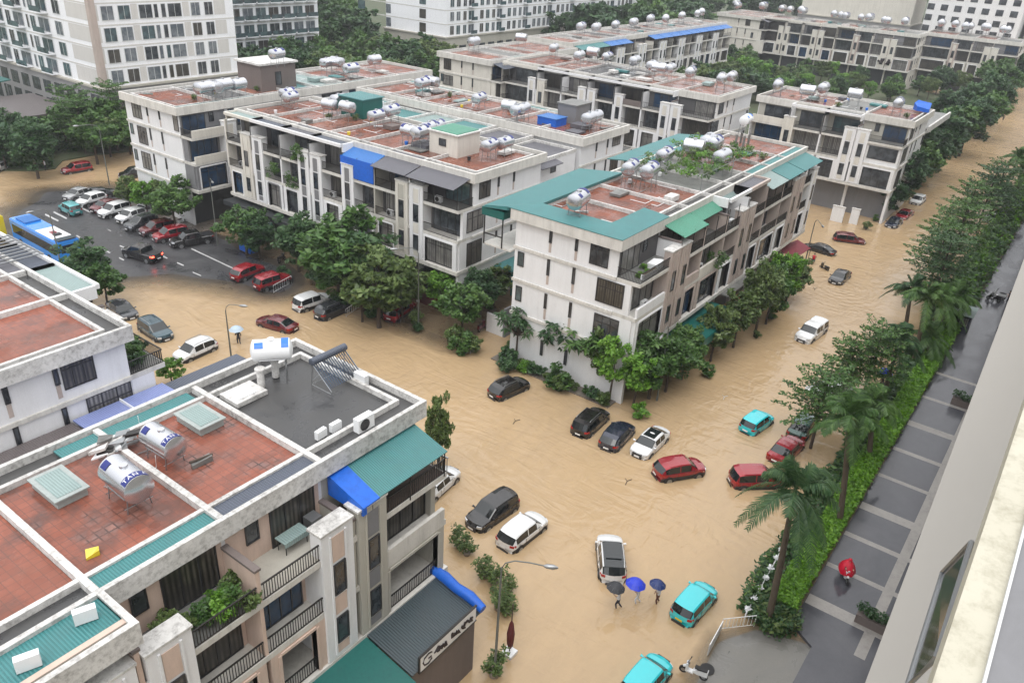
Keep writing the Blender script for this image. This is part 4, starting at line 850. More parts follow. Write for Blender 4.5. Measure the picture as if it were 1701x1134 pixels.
        zl = st[-2][2]-.16; q = MB(); q.slab([(x1-.52, sg*W*.95), (x1-.235, sg*W*.84), (x1-.08, sg*W*.52), (x1-.2, sg*W*.5)], zl-.1, zl+.085, 'headlamp'); link('headlight', q.mesh('headlight'), root)
        q = MB(); q.slab([(x0+.42, sg*W*.965), (x0+.2, sg*W*.88), (x0+.085, sg*W*.60), (x0+.2, sg*W*.58)], belt-.2, belt-.03, 'litlamp' if lit else 'taillamp'); link('tail_light', q.mesh('tail_light'), root)
        if rails:
            zr = st[4][2]; q = MB(); q.tube([(st[3][0], sg*W*.70, zr-.02), (st[3][0]+.15, sg*W*.70, zr+.07), (st[6][0]-.1, sg*W*.70, zr+.07), (st[6][0]+.1, sg*W*.70, zr-.03)], .028, 'galv', 6); link('roof_rail', q.mesh('roof_rail'), root)
    for x, sx in ((x0-.03, 0), (x1+.018, 1)):
        q = MB(); q.box(x, x+.012, -.24, .24, .58 if not sx else .42, .72 if not sx else .56, plate); link('number_plate', q.mesh('number_plate'), root)
    return root
def car2(kind, col, label, fpx, rpx, z=.75, sink=.3, **k):
    f, r_ = at(*fpx, z), at(*rpx, z); c = (f+r_)/2; a = atan2(f.y-r_.y, f.x-r_.x)
    return make_car(kind, col, label, (c.x, c.y, -sink), a, **k)
PG = 'cars parked in a row on the dry strip of road'
car2('crossover', 'white', 'white crossover nose down left beside the near terrace, by the person with a pale umbrella', (291, 590), (355, 562), rails=True)
car2('suv', 'tealblue', 'dark blue green wagon half hidden behind the left terrace', (283, 560), (232, 526), rails=True)
car2('sedan', 'darkgrey', 'dark grey sedan under the small tree behind the left terrace', (222, 523), (182, 493))
car2('sedan', 'darkred', 'wine red sedan driving through the water left of centre', (429, 523), (491, 540), sink=.32)
car2('suv', 'white', 'white boxy car parked beside the dark grey one and the railing', (543, 489), (494, 505), sink=.2)
car2('crossover', 'darkgrey', 'dark grey car parked between the white one and the low railing', (575, 501), (529, 520), sink=.22, rails=True)
car2('suv', 'red', 'red car parked under the trees by the lamp post, left of the pergola', (682, 500), (647, 524), sink=.2)
car2('suv', 'red', 'dark red wagon behind the white crowd barrier', (478, 456), (426, 472), sink=.12)
car2('crossover', 'red', 'dark red sedan shaped car next to the red wagon, farther from the barrier', (434, 440), (388, 458), sink=.1)
car2('pickup', 'black', 'black pickup with lit red tail lamps driving on the dry road', (206, 412), (266, 428), sink=0, lit=True)
car2('hatch', 'paleteal', 'pale teal taxi on the dry road by the striped markings', (101, 338), (132, 353), sink=-.02)
for kind, col, lab, f_, r_, kw in [
    ('pickup', 'black', 'long black pickup, nearest of the parked row', (286, 402), (350, 391), {}),
    ('suv', 'red', 'bright red wagon, second from the near end of the parked row', (254, 394), (312, 382), {}),
    ('suv', 'darkred', 'dark red wagon, third from the near end of the parked row', (233, 384), (289, 372), {}),
    ('suv', 'darkgrey', 'dark grey wagon with silver roof rails in the parked row', (212, 376), (258, 363), dict(rails=True)),
    ('crossover', 'white', 'white car squeezed behind the dark wagon in the parked row', (196, 364), (238, 350), {}),
    ('suv', 'white', 'big white wagon, the most visible of the parked row', (169, 354), (209, 342), {}),
    ('sedan', 'darkred', 'wine red sedan beyond the big white wagon', (156, 346), (196, 334), {}),
    ('crossover', 'white', 'white hatchback beyond the wine red sedan', (133, 336), (170, 325), {}),
    ('sedan', 'silver', 'silver grey sedan, farthest of the parked row', (114, 325), (146, 315), {})]:
    car2(kind, col, lab, f_, r_, sink=.02, group=PG, **kw)
car2('sedan', 'darkgrey', 'dark sedan behind the silver one at the road edge', (150, 321), (172, 318), sink=.1)
car2('sedan', 'white', 'white sedan behind the parked row under the bushes', (228, 350), (256, 342), sink=.1)
car2('hatch', 'white', 'small white car behind the parked row nearest the round tree', (236, 342), (262, 334), sink=.1)
car2('suv', 'red', 'crimson wagon in the brown water at the upper left', (102, 281), (151, 273), sink=.3)
car2('suv', 'black', 'black van behind the bushes below the corner terrace', (196, 288), (248, 280), z=.9, sink=.2)
car2('sedan', 'white', 'white car cut by the left edge of the picture', (-12, 278), (5, 270), sink=.2)
car2('crossover', 'black', 'black car with roof rails in front of the palm like trees', (874, 626), (817, 651), sink=.32, rails=True)
car2('suv', 'black', 'black car, left of three parked side by side', (1001, 677), (962, 712), sink=.32, rails=True)
car2('crossover', 'navy', 'black hatchback in the middle of three parked side by side', (1045, 697), (1007, 737), sink=.34)
car2('sedan', 'white', 'white sedan with dark sunroof, right of three parked side by side', (1057, 750), (1104, 706), sink=.28, pano=True)
car2('crossover', 'red', 'red car with flooded wheels just below the white sedan', (1167, 767), (1091, 779), sink=.24)
car2('suv', 'red', 'bright red car half hidden by the big palm crown', (1290, 788), (1229, 789), sink=.3)
car2('sedan', 'red', 'red sedan between the palm crown and the green taxi', (1326, 722), (1290, 755), sink=.34)
car2('hatch', 'cyan', 'cyan taxi in the middle of the crossing', (1279, 681), (1238, 709), sink=.3)
car2('sedan', 'green', 'dark green car under the tiered tree', (1344, 688), (1327, 712), sink=.34)
car2('sedan', 'white', 'white car mostly hidden under the tiered tree', (1358, 642), (1400, 638), sink=.4)
car2('suv', 'darkred', 'dark red car beyond the tiered tree near the blue umbrella', (1418, 612), (1391, 631), sink=.4)
car2('topper', 'white', 'white pickup with canopy making a wake', (1329, 561), (1369, 532), sink=.34)
car2('sedan', 'black', 'black sedan driving towards us with rippling wake', (1384, 466), (1409, 444), sink=.3)
car2('sedan', 'black', 'black sedan beside the dark red street canopy', (1341, 402), (1385, 415), sink=.4)
car2('suv', 'darkred', 'dark red van below the gated villa end', (1431, 395), (1393, 390), sink=.5)
car2('sedan', 'navy', 'blue black sedan, front of three on the far roadside', (1477, 373), (1496, 358), sink=.34)
car2('sedan', 'red', 'pink red sedan in the middle of three on the far roadside', (1494, 358), (1514, 345), sink=.4)
car2('crossover', 'white', 'white car, rear of three on the far roadside', (1515, 337), (1536, 321), sink=.34)
car2('sedan', 'white', 'white car behind the palms on the right edge of the far road', (1636, 362), (1672, 356), sink=.3)
car2('suv', 'black', 'black wagon beside the white hatchback in front of the lean to', (790, 861), (846, 823), sink=.3)
car2('crossover', 'white', 'white hatchback seen from behind, next to the black wagon', (899, 850), (836, 899), sink=.3)
car2('crossover', 'white', 'white car with black glass roof beside the umbrellas', (1012, 882), (1020, 958), sink=.26, roof='carglass', pano=True)
car2('hatch', 'cyan', 'cyan taxi with yellow plate near the people with umbrellas', (1178, 968), (1131, 1019), sink=.24, plate='yplate')
car2('hatch', 'cyan', 'cyan taxi cut by the bottom edge of the picture', (1100, 1092), (1048, 1152), sink=.2, plate='yplate')
car2('sedan', 'white', 'white car behind the balcony corner of the near terrace', (752, 774), (697, 822), sink=.2)
# city bus on the dry road
a = at(31, 358, 3); b_ = at(112, 400, 3); ang = atan2(a.y-b_.y, a.x-b_.x); c = (a+b_)/2
bus = thing('city_bus', 'blue and white city bus parked behind the left terrace', 'bus', (c.x, c.y, .05), ang)
f = MB(); Lb, Wb = 5.9, 1.25
f.slab([(-Lb, -Wb), (Lb-.3, -Wb), (Lb, -Wb*.8), (Lb, Wb*.8), (Lb-.3, Wb), (-Lb, Wb)], .35, 2.9, 'p_blue'); f.slab([(-Lb+.1, -Wb+.12), (Lb-.3, -Wb+.12), (Lb-.3, Wb-.12), (-Lb+.1, Wb-.12)], 2.9, 3.02, 'p_blue'); link('body', f.mesh('body'), bus)
f = MB(); f.box(-Lb+1.2, -.6, -1.1, 1.1, 3.02, 3.06, 'p_white'); link('roof_panel', f.mesh('roof_panel'), bus)
f = MB(); f.box(-3.9, -3.3, -.4, .4, 3.06, 3.2, 'plastic'); f.box(-2.9, -2.3, -.3, .3, 3.06, 3.16, 'p_red'); link('roof_hatch', f.mesh('roof_hatch'), bus)
f = MB(); f.box(2.2, 4.6, -.9, .9, 3.02, 3.22, 'bluex'); f.box(-Lb+.05, -Lb+1.0, -1.0, 1.0, 3.02, 3.15, 'darkx'); link('roof_unit', f.mesh('roof_unit'), bus)
for sg in (-1, 1):
    f = MB(); f.box(-Lb+.4, Lb-.7, sg*Wb-.01, sg*Wb+.01, 1.35, 2.45, 'carglass'); link('side_window', f.mesh('side_window'), bus)
    for x in (-3.4, 3.6):
        f = MB(); f.tube([(0, -.13, 0), (0, .13, 0)], .48, 'black', 18); link('wheel', f.mesh('wheel', smooth=40), bus, (x, sg*(Wb-.1), .45))
f = MB(); f.box(Lb-.01, Lb+.02, -.95, .95, 1.2, 2.6, 'carglass'); link('windscreen', f.mesh('windscreen'), bus)
f = MB(); f.box(-Lb-.02, -Lb+.01, -.9, .9, 1.6, 2.5, 'carglass'); link('rear_window', f.mesh('rear_window'), bus)
a = at(14, 345, 3); yb = thing('minibus', 'yellow vehicle roof at the left edge behind the blue bus', 'bus', (a.x-2.6, a.y+1.2, .05), ang)
f = MB(); f.slab([(-3, -1.1), (2.8, -1.1), (3, -.8), (3, .8), (2.8, 1.1), (-3, 1.1)], .4, 2.7, 'p_yellow'); f.slab([(-2.9, -1), (2.7, -1), (2.7, 1), (-2.9, 1)], 2.7, 2.8, 'p_yellow'); link('body', f.mesh('body'), yb)
f = MB(); f.box(-2.6, 2.4, -1.12, 1.12, 1.4, 2.2, 'carglass'); link('side_window', f.mesh('side_window'), yb)
for x in (-2, 2):
    for sg in (-1, 1): f = MB(); f.tube([(0, -.1, 0), (0, .1, 0)], .38, 'black', 14); link('wheel', f.mesh('wheel', smooth=40), yb, (x, sg*1.05, .36))
# ------------------------------------------------------------ roof water tanks
def tank_proto(L=2.0, r=.62, stand=.75, body='steel', band='darkblue', text=True, legk='galv', white=False):
    t = thing('water_tank', 'x', 'water tank'); f = MB(); n = 24; k = body
    xs = [(-L/2-.16, .12), (-L/2-.12, r*.55), (-L/2-.05, r*.85), (-L/2, r)]+[(-L/2+L*i/8, r*(1.0 if i % 2 else .985)) for i in range(1, 8)]+[(L/2, r), (L/2+.05, r*.85), (L/2+.12, r*.55), (L/2+.16, .12)]
    zc = stand+r; f.tube([(x, 0, zc) for x, _ in xs], [q for _, q in xs], k, n); f.tube([(0, 0, zc+r-.03), (0, 0, zc+r+.08)], .2, k, 12)
    link('tank_body', f.mesh('tank_body', smooth=35), t)
    if band:
        f = MB()
        for x0, x1, a0, a1 in ((L/2-.42, L/2-.04, -.95, .95), (-L/2+.1, -L/2+.55, -.95, -.35)):
            m_ = 10; vs = []
            for i in range(m_+1):
                a = a0+(a1-a0)*i/m_
                vs += [(x0, sin(a)*(r+.012), zc+cos(a)*(r+.012)), (x1, sin(a)*(r+.012), zc+cos(a)*(r+.012))]
            f.add(vs, [(2*i, 2*i+1, 2*i+3, 2*i+2) for i in range(m_)], band)
        link('maker_band', f.mesh('maker_band'), t)
        if text:
            cu = bpy.data.curves.new('lettering', 'FONT'); cu.body = text; cu.size = .34; cu.align_x = 'CENTER'; cu.align_y = 'CENTER'; cu.extrude = .0; cu.space_character = 1.25
            to = bpy.data.objects.new('tmp', cu); COL.objects.link(to); dg = bpy.context.evaluated_depsgraph_get()
            me = bpy.data.meshes.new_from_object(to.evaluated_get(dg)); bpy.data.objects.remove(to)
            for v in me.vertices:
                a = v.co.x/(r+.02); y = v.co.y
                v.co = Vector((L/2-.23-y, sin(-a)*-(r+.02), zc+cos(a)*(r+.02)))
            me.materials.clear(); me.materials.append(M['letter']); link('lettering', me, t)
    f = MB()
    for x in (-L*.36, L*.36):
        for y in (-r*.7, r*.7): f.tube([(x, y*.95, zc-r*.62), (x, y*1.15, 0)], .03, legk, 5)
        f.tube([(x, -r*.95, stand*.55), (x, r*.95, stand*.55)], .022, legk, 5); f.tube([(x, -r*.85, zc-r*.6), (x, 0, zc-r-.02), (x, r*.85, zc-r*.6)], .035, legk, 5)
    for y in (-r*.8, r*.8): f.tube([(-L*.36, y, zc-r*.66), (L*.36, y, zc-r*.66)], .03, legk, 5)
    link('stand', f.mesh('stand'), t)
    return t
CL = [None]
def place_tank(proto, px, py, z, rz, label, used, group='stainless water tanks on the roofs', sc=1.0):
    p = at(px, py, z+1.5)
    if CL[0]: q = CL[0]; p.x = max(q[0]+1, min(q[1]-1, p.x)); p.y = max(q[2]+1, min(q[3]-1, p.y))
    if not used.get(proto.name): used[proto.name] = 1; KIDS[proto.name] = [(c, list(c.children)) for c in proto.children]; proto.location = (p.x, p.y, z); proto.rotation_euler = (0, 0, rz); proto['label'] = label; proto['group'] = group; proto.scale = (sc,)*3; return proto
    return dup(proto, (p.x, p.y, z), rz, label, group, sc)
U = {}
tA = tank_proto(2.35, .72, .55, text='TÂN Á'); tB = tank_proto(2.0, .66, 1.05, text=None); tC = tank_proto(1.8, .66, 1.05, band=None); tD = tank_proto(1.9, .6, 1.25, body='whitep', band='bluep', text=None, legk='cap' if 0 else 'galv')
ZT = 14.95
place_tank(tA, 207, 784, ZT, R(-92), 'long stainless steel water tank with navy lettered band, nearest on the red tiled roof', U, sc=.92)
place_tank(tA, 268, 718, ZT, R(-88), 'shorter stainless steel water tank beside the glass skylight on the near roof', U, sc=.82)
place_tank(tD, 452, 590, ZT, R(-40), 'blue and white water tank raised on white concrete legs', U)
PX, PY = 0, pi/2
def tanks(lst, z, ctx, rz, sc=1.0, rect=None):
    CL[0] = rect
    for i, (x, y, p) in enumerate(lst):
        pr = {'B': tB, 'C': tC, 'D': tD}[p[0]]; r_ = rz+(pi/2 if 'x' in p else 0)+random.uniform(-.12, .12)
        lab = ('blue banded steel' if p[0] == 'B' else 'plain steel')+' water tank, '+ORD[i]+' from the left '+ctx
        place_tank(pr, x, y, z, r_, lab, U, 'water tanks '+ctx, sc*random.uniform(.93, 1.07))
tanks([(466, 153, 'B'), (483, 162, 'B'), (548, 176, 'Cx'), (562, 168, 'C'), (577, 180, 'Cx'), (625, 193, 'B'), (650, 187, 'B'), (681, 219, 'Bx'), (698, 224, 'B'), (713, 214, 'B'), (727, 210, 'B'), (813, 243, 'B'), (839, 238, 'B')], ZT, 'on the middle terrace roof', R(8), 1.0, (61.6, 73.6, 49.5, 87))
tanks([(702, 142, 'B'), (717, 139, 'Bx'), (796, 166, 'B'), (846, 178, 'Cx'), (857, 186, 'C'), (869, 184, 'C'), (978, 200, 'C'), (990, 196, 'C')], ZT, 'on the rear row roof', R(10), 1.05, (83, 93.6, 50, 88))
tanks([(345, 153, 'C'), (365, 151, 'Cx'), (383, 150, 'C'), (398, 144, 'C'), (542, 107, 'C'), (560, 108, 'Cx'), (622, 103, 'C'), (628, 128, 'B')], ZT, 'behind the brown stair tower', R(5), 1.1, (57, 102, 92.5, 104))
tanks([(953, 341, 'B'), (1047, 283, 'B'), (1079, 289, 'B'), (1104, 262, 'B'), (1152, 250, 'Cx'), (1187, 243, 'B'), (1199, 266, 'C'), (1175, 241, 'C')], ZT, 'on the teal edged central roof', R(8), 1.1, (57, 100, 29.8, 38.6))
tanks([(920, 84, 'C'), (962, 98, 'C'), (985, 91, 'Cx'), (1009, 98, 'B'), (1054, 107, 'C'), (1082, 113, 'C'), (1094, 119, 'Cx'), (1113, 119, 'C'), (1147, 126, 'B'), (1198, 137, 'C'), (1215, 132, 'C')], ZT, 'on the courtyard row roof', R(15), 1.2, (124, 137, 51, 91))
tanks([(787, 75, 'C'), (866, 66, 'Cx')], ZT, 'on the cream terrace end', R(10), 1.2, (120, 147, 93, 104))
tanks([(965, 50, 'B'), (990, 52, 'C'), (1022, 47, 'B'), (1052, 43, 'C'), (1080, 37, 'B'), (1105, 37, 'C'), (1132, 32, 'C'), (1158, 27, 'C'), (1172, 25, 'C')], ZT, 'on the blue awning row', R(20), 1.4, (155, 234, 98, 108))
tanks([(1286, 149, 'B'), (1333, 158, 'Cx'), (1367, 152, 'C'), (1420, 160, 'Cx'), (1492, 176, 'B')], ZT, 'on the villa like terrace', R(12), 1.2, (131, 142, 23.5, 45.5))
tanks([(x, y, 'C' if i % 3 else 'B') for i, (x, y) in enumerate([(1225, 14), (1238, 8), (1292, 13), (1308, 11), (1326, 19), (1341, 14), (1358, 20), (1372, 17), (1398, 27), (1412, 30), (1428, 25), (1446, 31), (1462, 32), (1480, 36), (1498, 34), (1516, 39)])], ZT, 'on the far cream row', R(5), 1.5, (268, 278, 52, 113))
tanks([(x, y, 'C' if i % 3 else 'B') for i, (x, y) in enumerate([(1556, 44), (1572, 41), (1588, 46), (1602, 50), (1618, 47), (1634, 52), (1650, 48), (1665, 55), (1682, 52)])], ZT, 'on the row nearest the far road', R(5), 1.5, (279, 289, 27, 51))
CL[0] = None
p = at(1232, 240, ZT); dup(tD, (p.x, p.y, ZT+1.2), R(5), 'white tank raised on columns at the far end of the central roof', 'stainless water tanks on the roofs')
for i, (dx, dy) in enumerate(((-.8, -.5), (.8, -.5), (-.8, .5), (.8, .5))):
    t = thing('concrete_leg', ORD[i]+' rough column under the raised white tank on the central roof', 'column', (p.x+dx, p.y+dy, ZT), 0, 'columns under the raised white tank'); f = MB(); f.tube([(0, 0, 0), (0, 0, 1.25)], .16, 'concrete', 10); link('shaft', f.mesh('shaft'), t)
p = at(460, 92, 19.8); place_tank(tB, 460, 92, 18.65, R(10), 'blue banded steel tank on top of the brown stair tower', U)
# solar water heater, skylights, air conditioners and roof oddments
def local(name, label, cat, px, py, z, rz=0, group=None):
    p = at(px, py, z); return thing(name, label, cat, (p.x, p.y, z), rz, group)
t = thing('solar_water_heater', 'solar water heater with grey blue cylinder on the dark roof', 'water heater', (25.3, 29.6, ZT), 0)
f = MB(); f.tube([(-1.25, .35, 1.55), (-1.2, .35, 1.55), (1.2, .35, 1.55), (1.25, .35, 1.55)], [.15, .21, .21, .15], 'slatex', 16); link('cylinder', f.mesh('cylinder', smooth=40), t)
f = MB()
for i in range(16): f.tube([(-1.1+i*.147, .3, 1.4), (-1.1+i*.147, -.95, .35)], .03, 'blueglass', 5)
link('collector_tubes', f.mesh('collector_tubes'), t)
f = MB()
for x in (-1.15, 1.15): f.tube([(x, .35, 1.35), (x, .5, 0)], .025, 'galv', 5); f.tube([(x, .3, 1.38), (x, -1.1, .25)], .025, 'galv', 5); f.tube([(x, -1.1, .25), (x, -1.1, 0)], .025, 'galv', 5); f.tube([(x, .5, .1), (x, -1.1, .1)], .02, 'galv', 5)
f.tube([(-1.15, .5, .1), (1.15, .5, .1)], .02, 'galv', 5); f.tube([(-1.15, .48, .3), (1.15, .36, 1.2)], .02, 'galv', 5); link('stand', f.mesh('stand'), t)
M['skyf'] = weathered('greenish_skylight_frame', (.36, .40, .39), (.15, .17, .16), amt=.4, streak=False)
def skylight(cx, cy, w, d, label):
    t = thing('skylight', label, 'skylight', (cx, cy, ZT)); f = MB(); f.box(-w/2, w/2, -d/2, d/2, 0, .38, 'skyf'); link('curb', f.mesh('curb'), t)
    f = MB(); f.box(-w/2-.1, w/2+.1, -d/2-.1, d/2+.1, .38, .45, 'skyf'); link('frame', f.mesh('frame'), t)
    f = MB(); f.box(-w/2+.12, w/2-.12, -d/2+.12, d/2-.12, .45, .47, 'palegreenx'); link('pane', f.mesh('pane'), t)
skylight(11.15, 31.3, 1.3, 2.2, 'glass skylight with greenish panes, left on the near tiled roof'); skylight(18.15, 31.4, 1.3, 2.0, 'glass skylight with greenish panes, right of the tanks')
t = thing('roof_hatch', 'white concrete box cover on the dark wet roof', 'roof hatch', (21.1, 31.9, ZT)); f = MB(); f.box(-.95, .95, -.75, .75, 0, .26, 'cap'); link('box', f.mesh('box'), t); f = MB(); f.box(-.7, .5, -.5, .5, .26, .32, 'whitep'); link('cover', f.mesh('cover'), t)
def ac(loc, rz, label, sc=1, group='air conditioner units on the near terrace roof'):
    t = thing('air_conditioner', label, 'air conditioner', loc, rz, group); t.scale = (sc,)*3
    f = MB(); f.box(-.42, .42, -.16, .16, .05, .65, 'whitep'); f.box(-.4, -.3, -.14, .14, 0, .05, 'iron'); f.box(.3, .4, -.14, .14, 0, .05, 'iron'); link('casing', f.mesh('casing'), t)
    f = MB(); f.tube([(-.1, -.165, .35), (-.1, -.18, .35)], .25, 'plastic', 16); link('fan_grille', f.mesh('fan_grille'), t)
ac((21.2, 26.0, ZT), R(185), 'small white roof unit leaning by the front kerb, left of two', .75); ac((22.1, 25.95, ZT), R(180), 'small white roof unit by the front kerb, right of two', .75)
ac((22.9, 24.75, ZT+.2), 0, 'large white air conditioner condenser in the front gutter', 1.25); ac((26.1, 28.3, ZT), R(90), 'low white unit near the parapet of the dark roof')
ac((11.8, 22.9, 15.12), R(160), 'white unit on the teal roof sheet, right of two', .9); bpy.data.objects['air_conditioner.004'].location = (8.1, 23.4, 15.12); ac((5.9, 22.9, 15.12), R(160), 'white unit on the teal roof sheet, left of two', .9)
p = at(632, 177, 15.2); ac((p.x, p.y, ZT), R(10), 'long white unit lying on the middle terrace roof', 1.3, None)
t = thing('concrete_leg', 'white concrete column carrying the blue and white tank, left', 'column', (22.3, 32.0, ZT), 0, 'columns under the blue tank')
f = MB(); f.tube([(0, 0, 0), (0, 0, 1.05)], .2, 'cap', 12); f.tube([(0, 0, 1.05), (0, 0, 1.15)], .28, 'cap', 12); link('shaft', f.mesh('shaft', smooth=40), t); dup(t, (23.5, 32.3, ZT), 0, 'white concrete column carrying the blue and white tank, right')
t = thing('debris_heap', 'heap of pale boards and scrap between the two near tanks', 'debris', (14.2, 32.2, ZT)); rg = random.Random(4); f = MB()
for i in range(16):
    x, y, z = rg.uniform(-.9, .9), rg.uniform(-.7, .7), rg.uniform(.1, .7); w_, d_ = rg.uniform(.15, .6), rg.uniform(.08, .35); f.slab([(x-w_, y-d_*.3), (x+w_*.4, y-d_), (x+w_, y+d_*.4), (x-w_*.3, y+d_)], z, [z+rg.uniform(.02, .2) for _ in range(4)], rg.choice(['whitep', 'cap', 'galv', 'yplate' if i == 3 else 'concrete', 'iron']))
link('boards', f.mesh('boards'), t)
for i, (x, y, lab) in enumerate(((13.4, 29.6, 'small pump and pipe knot beside the nearest long tank'), (15.6, 31.9, 'pump and pipes under the shorter near tank'))):
    t = thing('water_pump', lab, 'pump', (x, y, ZT), i*1.2, 'pumps by the near tanks'); f = MB(); f.tube([(-.2, 0, .15), (.2, 0, .15)], [.11, .11], 'iron', 10); f.tube([(.2, 0, .15), (.32, 0, .15), (.32, 0, .3)], .05, 'redcloth', 8); link('motor', f.mesh('motor'), t)
    f = MB(); f.tube([(.3, 0, .15), (.8, .2, .05), (1.3, .1, .05), (1.35, .1, .7)], .022, 'whitep', 6); f.tube([(-.2, 0, .1), (-.7, -.5, .04), (-.9, .6, .04)], .022, 'galv', 6); link('pipe', f.mesh('pipe'), t)
t = thing('wood_scrap', 'grey timber scrap lying on the right tiled roof field', 'debris', (16.2, 28.5, ZT)); f = MB(); f.slab([(-.5, -.1), (.5, -.2), (.55, .15), (-.4, .2)], 0, [.2, .3, .25, .2], 'concrete'); f.tube([(-.5, .1, .3), (.6, -.05, .25)], .06, 'trunk', 6); link('plank', f.mesh('plank'), t)
t = thing('plastic_bag', 'crumpled yellow bag by the tiled roof kerb', 'bag', (10.0, 26.6, ZT)); f = MB(); f.slab([(-.3, -.15), (.2, -.25), (.35, .1), (-.1, .25)], 0, [.1, .25, .15, .2], 'p_yellow'); link('bag', f.mesh('bag'), t)
# terrace furniture of the near terrace
t = thing('washing_machine', 'grey front loading washing machine on the open terrace', 'washing machine', (18.75, 24.0, 11.84), 0); f = MB(); f.box(-.32, .32, -.32, .3, 0, .88, 'galv'); link('casing', f.mesh('casing'), t); f = MB(); f.tube([(0, -.32, .45), (0, -.37, .45)], .22, 'whitep', 16); link('door_ring', f.mesh('door_ring', smooth=40), t); f = MB(); f.tube([(0, -.36, .45), (0, -.38, .45)], .15, 'glass', 16); link('door_glass', f.mesh('door_glass'), t)
t = thing('folding_table', 'low table under a green patterned cloth on the open terrace', 'table', (17.5, 23.9, 11.84), 0); f = MB(); f.box(-.75, .65, -.35, .35, .68, .74, 'palegreenx'); f.slab([(-.75, -.35), (.65, -.35), (.65, -.37), (-.75, -.37)], [.5, .42, .42, .5], .74, 'palegreenx'); link('table_top', f.mesh('table_top'), t)
for x, y in ((-.65, -.28), (.55, -.28), (-.65, .28), (.55, .28)): f = MB(); f.tube([(x, y, 0), (x, y, .68)], .025, 'iron', 6); link('leg', f.mesh('leg'), t)
# ------------------------------------------------------------ vegetation
def leafquads(mb, rg, c, n, spread, size, k, flat=1.0, asp=1.7, droop=None):
    vs = []; fs = []
    for _ in range(n):
        while True:
            x, y, z = rg.uniform(-1, 1), rg.uniform(-1, 1), rg.uniform(-1, 1)
            if x*x+y*y+z*z <= 1: break
        p = Vector((c[0]+x*spread, c[1]+y*spread, c[2]+z*spread*flat))
        d = Vector((rg.gauss(0, 1), rg.gauss(0, 1), rg.gauss(0, .55))).normalized(); e = d.cross(Vector((rg.gauss(0, .5), rg.gauss(0, .5), 1))).normalized()
        s = size*rg.uniform(.6, 1.25); a = d*(s*asp*.5); b2 = e*(s*.5); o = len(vs)
        vs += [p-a, p+b2*.9, p+a, p-b2*.9]; fs.append((o, o+1, o+2, o+3))
    mb.add(vs, fs, k)
def crown_pts(rg, r, h, n, hollow=.35, lump=.3):
    out = []
    while len(out) < n:
        d = Vector((rg.gauss(0, 1), rg.gauss(0, 1), rg.gauss(0, 1))).normalized(); q = rg.uniform(hollow, 1)**.6
        k = 1+lump*noise.noise(d*1.7+Vector((r, n*.01, 0)))*2
        out.append(Vector((d.x*r*q*k, d.y*r*q*k, d.z*h*q*k)))
    return out
def limb(f, a, b2, r0, r1, k='trunk', bend=.15, rg=random):
    a, b2 = Vector(a), Vector(b2); m_ = (a+b2)/2+Vector((rg.uniform(-1, 1), rg.uniform(-1, 1), 0))*bend*(b2-a).length*.5
    f.tube([a, m_, b2], [r0, (r0+r1)/2, r1], k, 6, cap=False)
def round_tree(seed, leaf='leaf', r=2.5, h=2.0, zc=4.0, nc=70, nl=62, size=.3, trunk=.13, nm='tree'):
    rg = random.Random(seed); t = thing(nm, 'x', 'tree'); f = MB(); f.tube([(0, 0, -.5), (.04, .02, .8), (-.05, .05, zc*.5), (0, 0, zc*.72)], [trunk*1.5, trunk*1.15, trunk, trunk*.8], 'trunk', 8)
    pts = crown_pts(rg, r, h, nc)
    for p in pts[::5]: limb(f, (0, 0, zc*.55+rg.uniform(0, .6)), (p.x*.85, p.y*.85, zc+p.z*.85), trunk*.5, .02, rg=rg)
    link('trunk', f.mesh('trunk', smooth=60), t); f = MB()
    for p in pts: leafquads(f, rg, (p.x, p.y, zc+p.z), nl, rg.uniform(.42, .72)*r/2.5, size, leaf, .7)
    link('crown', f.mesh('crown'), t); return t
def tier_tree(seed, leaf='leaf', H=8.0):
    rg = random.Random(seed); t = thing('tiered_tree', 'x', 'tree'); f = MB(); f.tube([(0, 0, -.5), (.05, 0, H*.4), (0, .05, H*.75), (0, 0, H)], [.14, .11, .07, .02], 'trunk', 8); g = MB()
    for ti in range(5):
        z = H*(.46+.125*ti); R_ = 3.6*(1-.10*ti)*rg.uniform(.9, 1.1); nb = 8; off = rg.uniform(0, 6)
        for b2 in range(nb):
            a = off+b2*2*pi/nb+rg.uniform(-.2, .2); L = R_*rg.uniform(.75, 1.1); tip = Vector((cos(a)*L, sin(a)*L, z+.25+rg.uniform(-.2, .25))); limb(f, (0, 0, z-.25), tip, .04, .012, rg=rg, bend=.08)
            m_ = int(L/.27)
            for i in range(1, m_+1):
                q = i/m_; p = Vector((0, 0, z-.2)).lerp(tip, q)+Vector((0, 0, .12)); w_ = .2+.5*sin(min(1, q*1.1)*pi)**.7
                for sd in (-1, 1):
                    c_ = p+Vector((-sin(a), cos(a), 0))*sd*w_*rg.uniform(.2, .9); leafquads(g, rg, c_, 5, .25, .19, leaf, .2)
    link('trunk', f.mesh('trunk', smooth=60), t); link('crown', g.mesh('crown'), t); return t
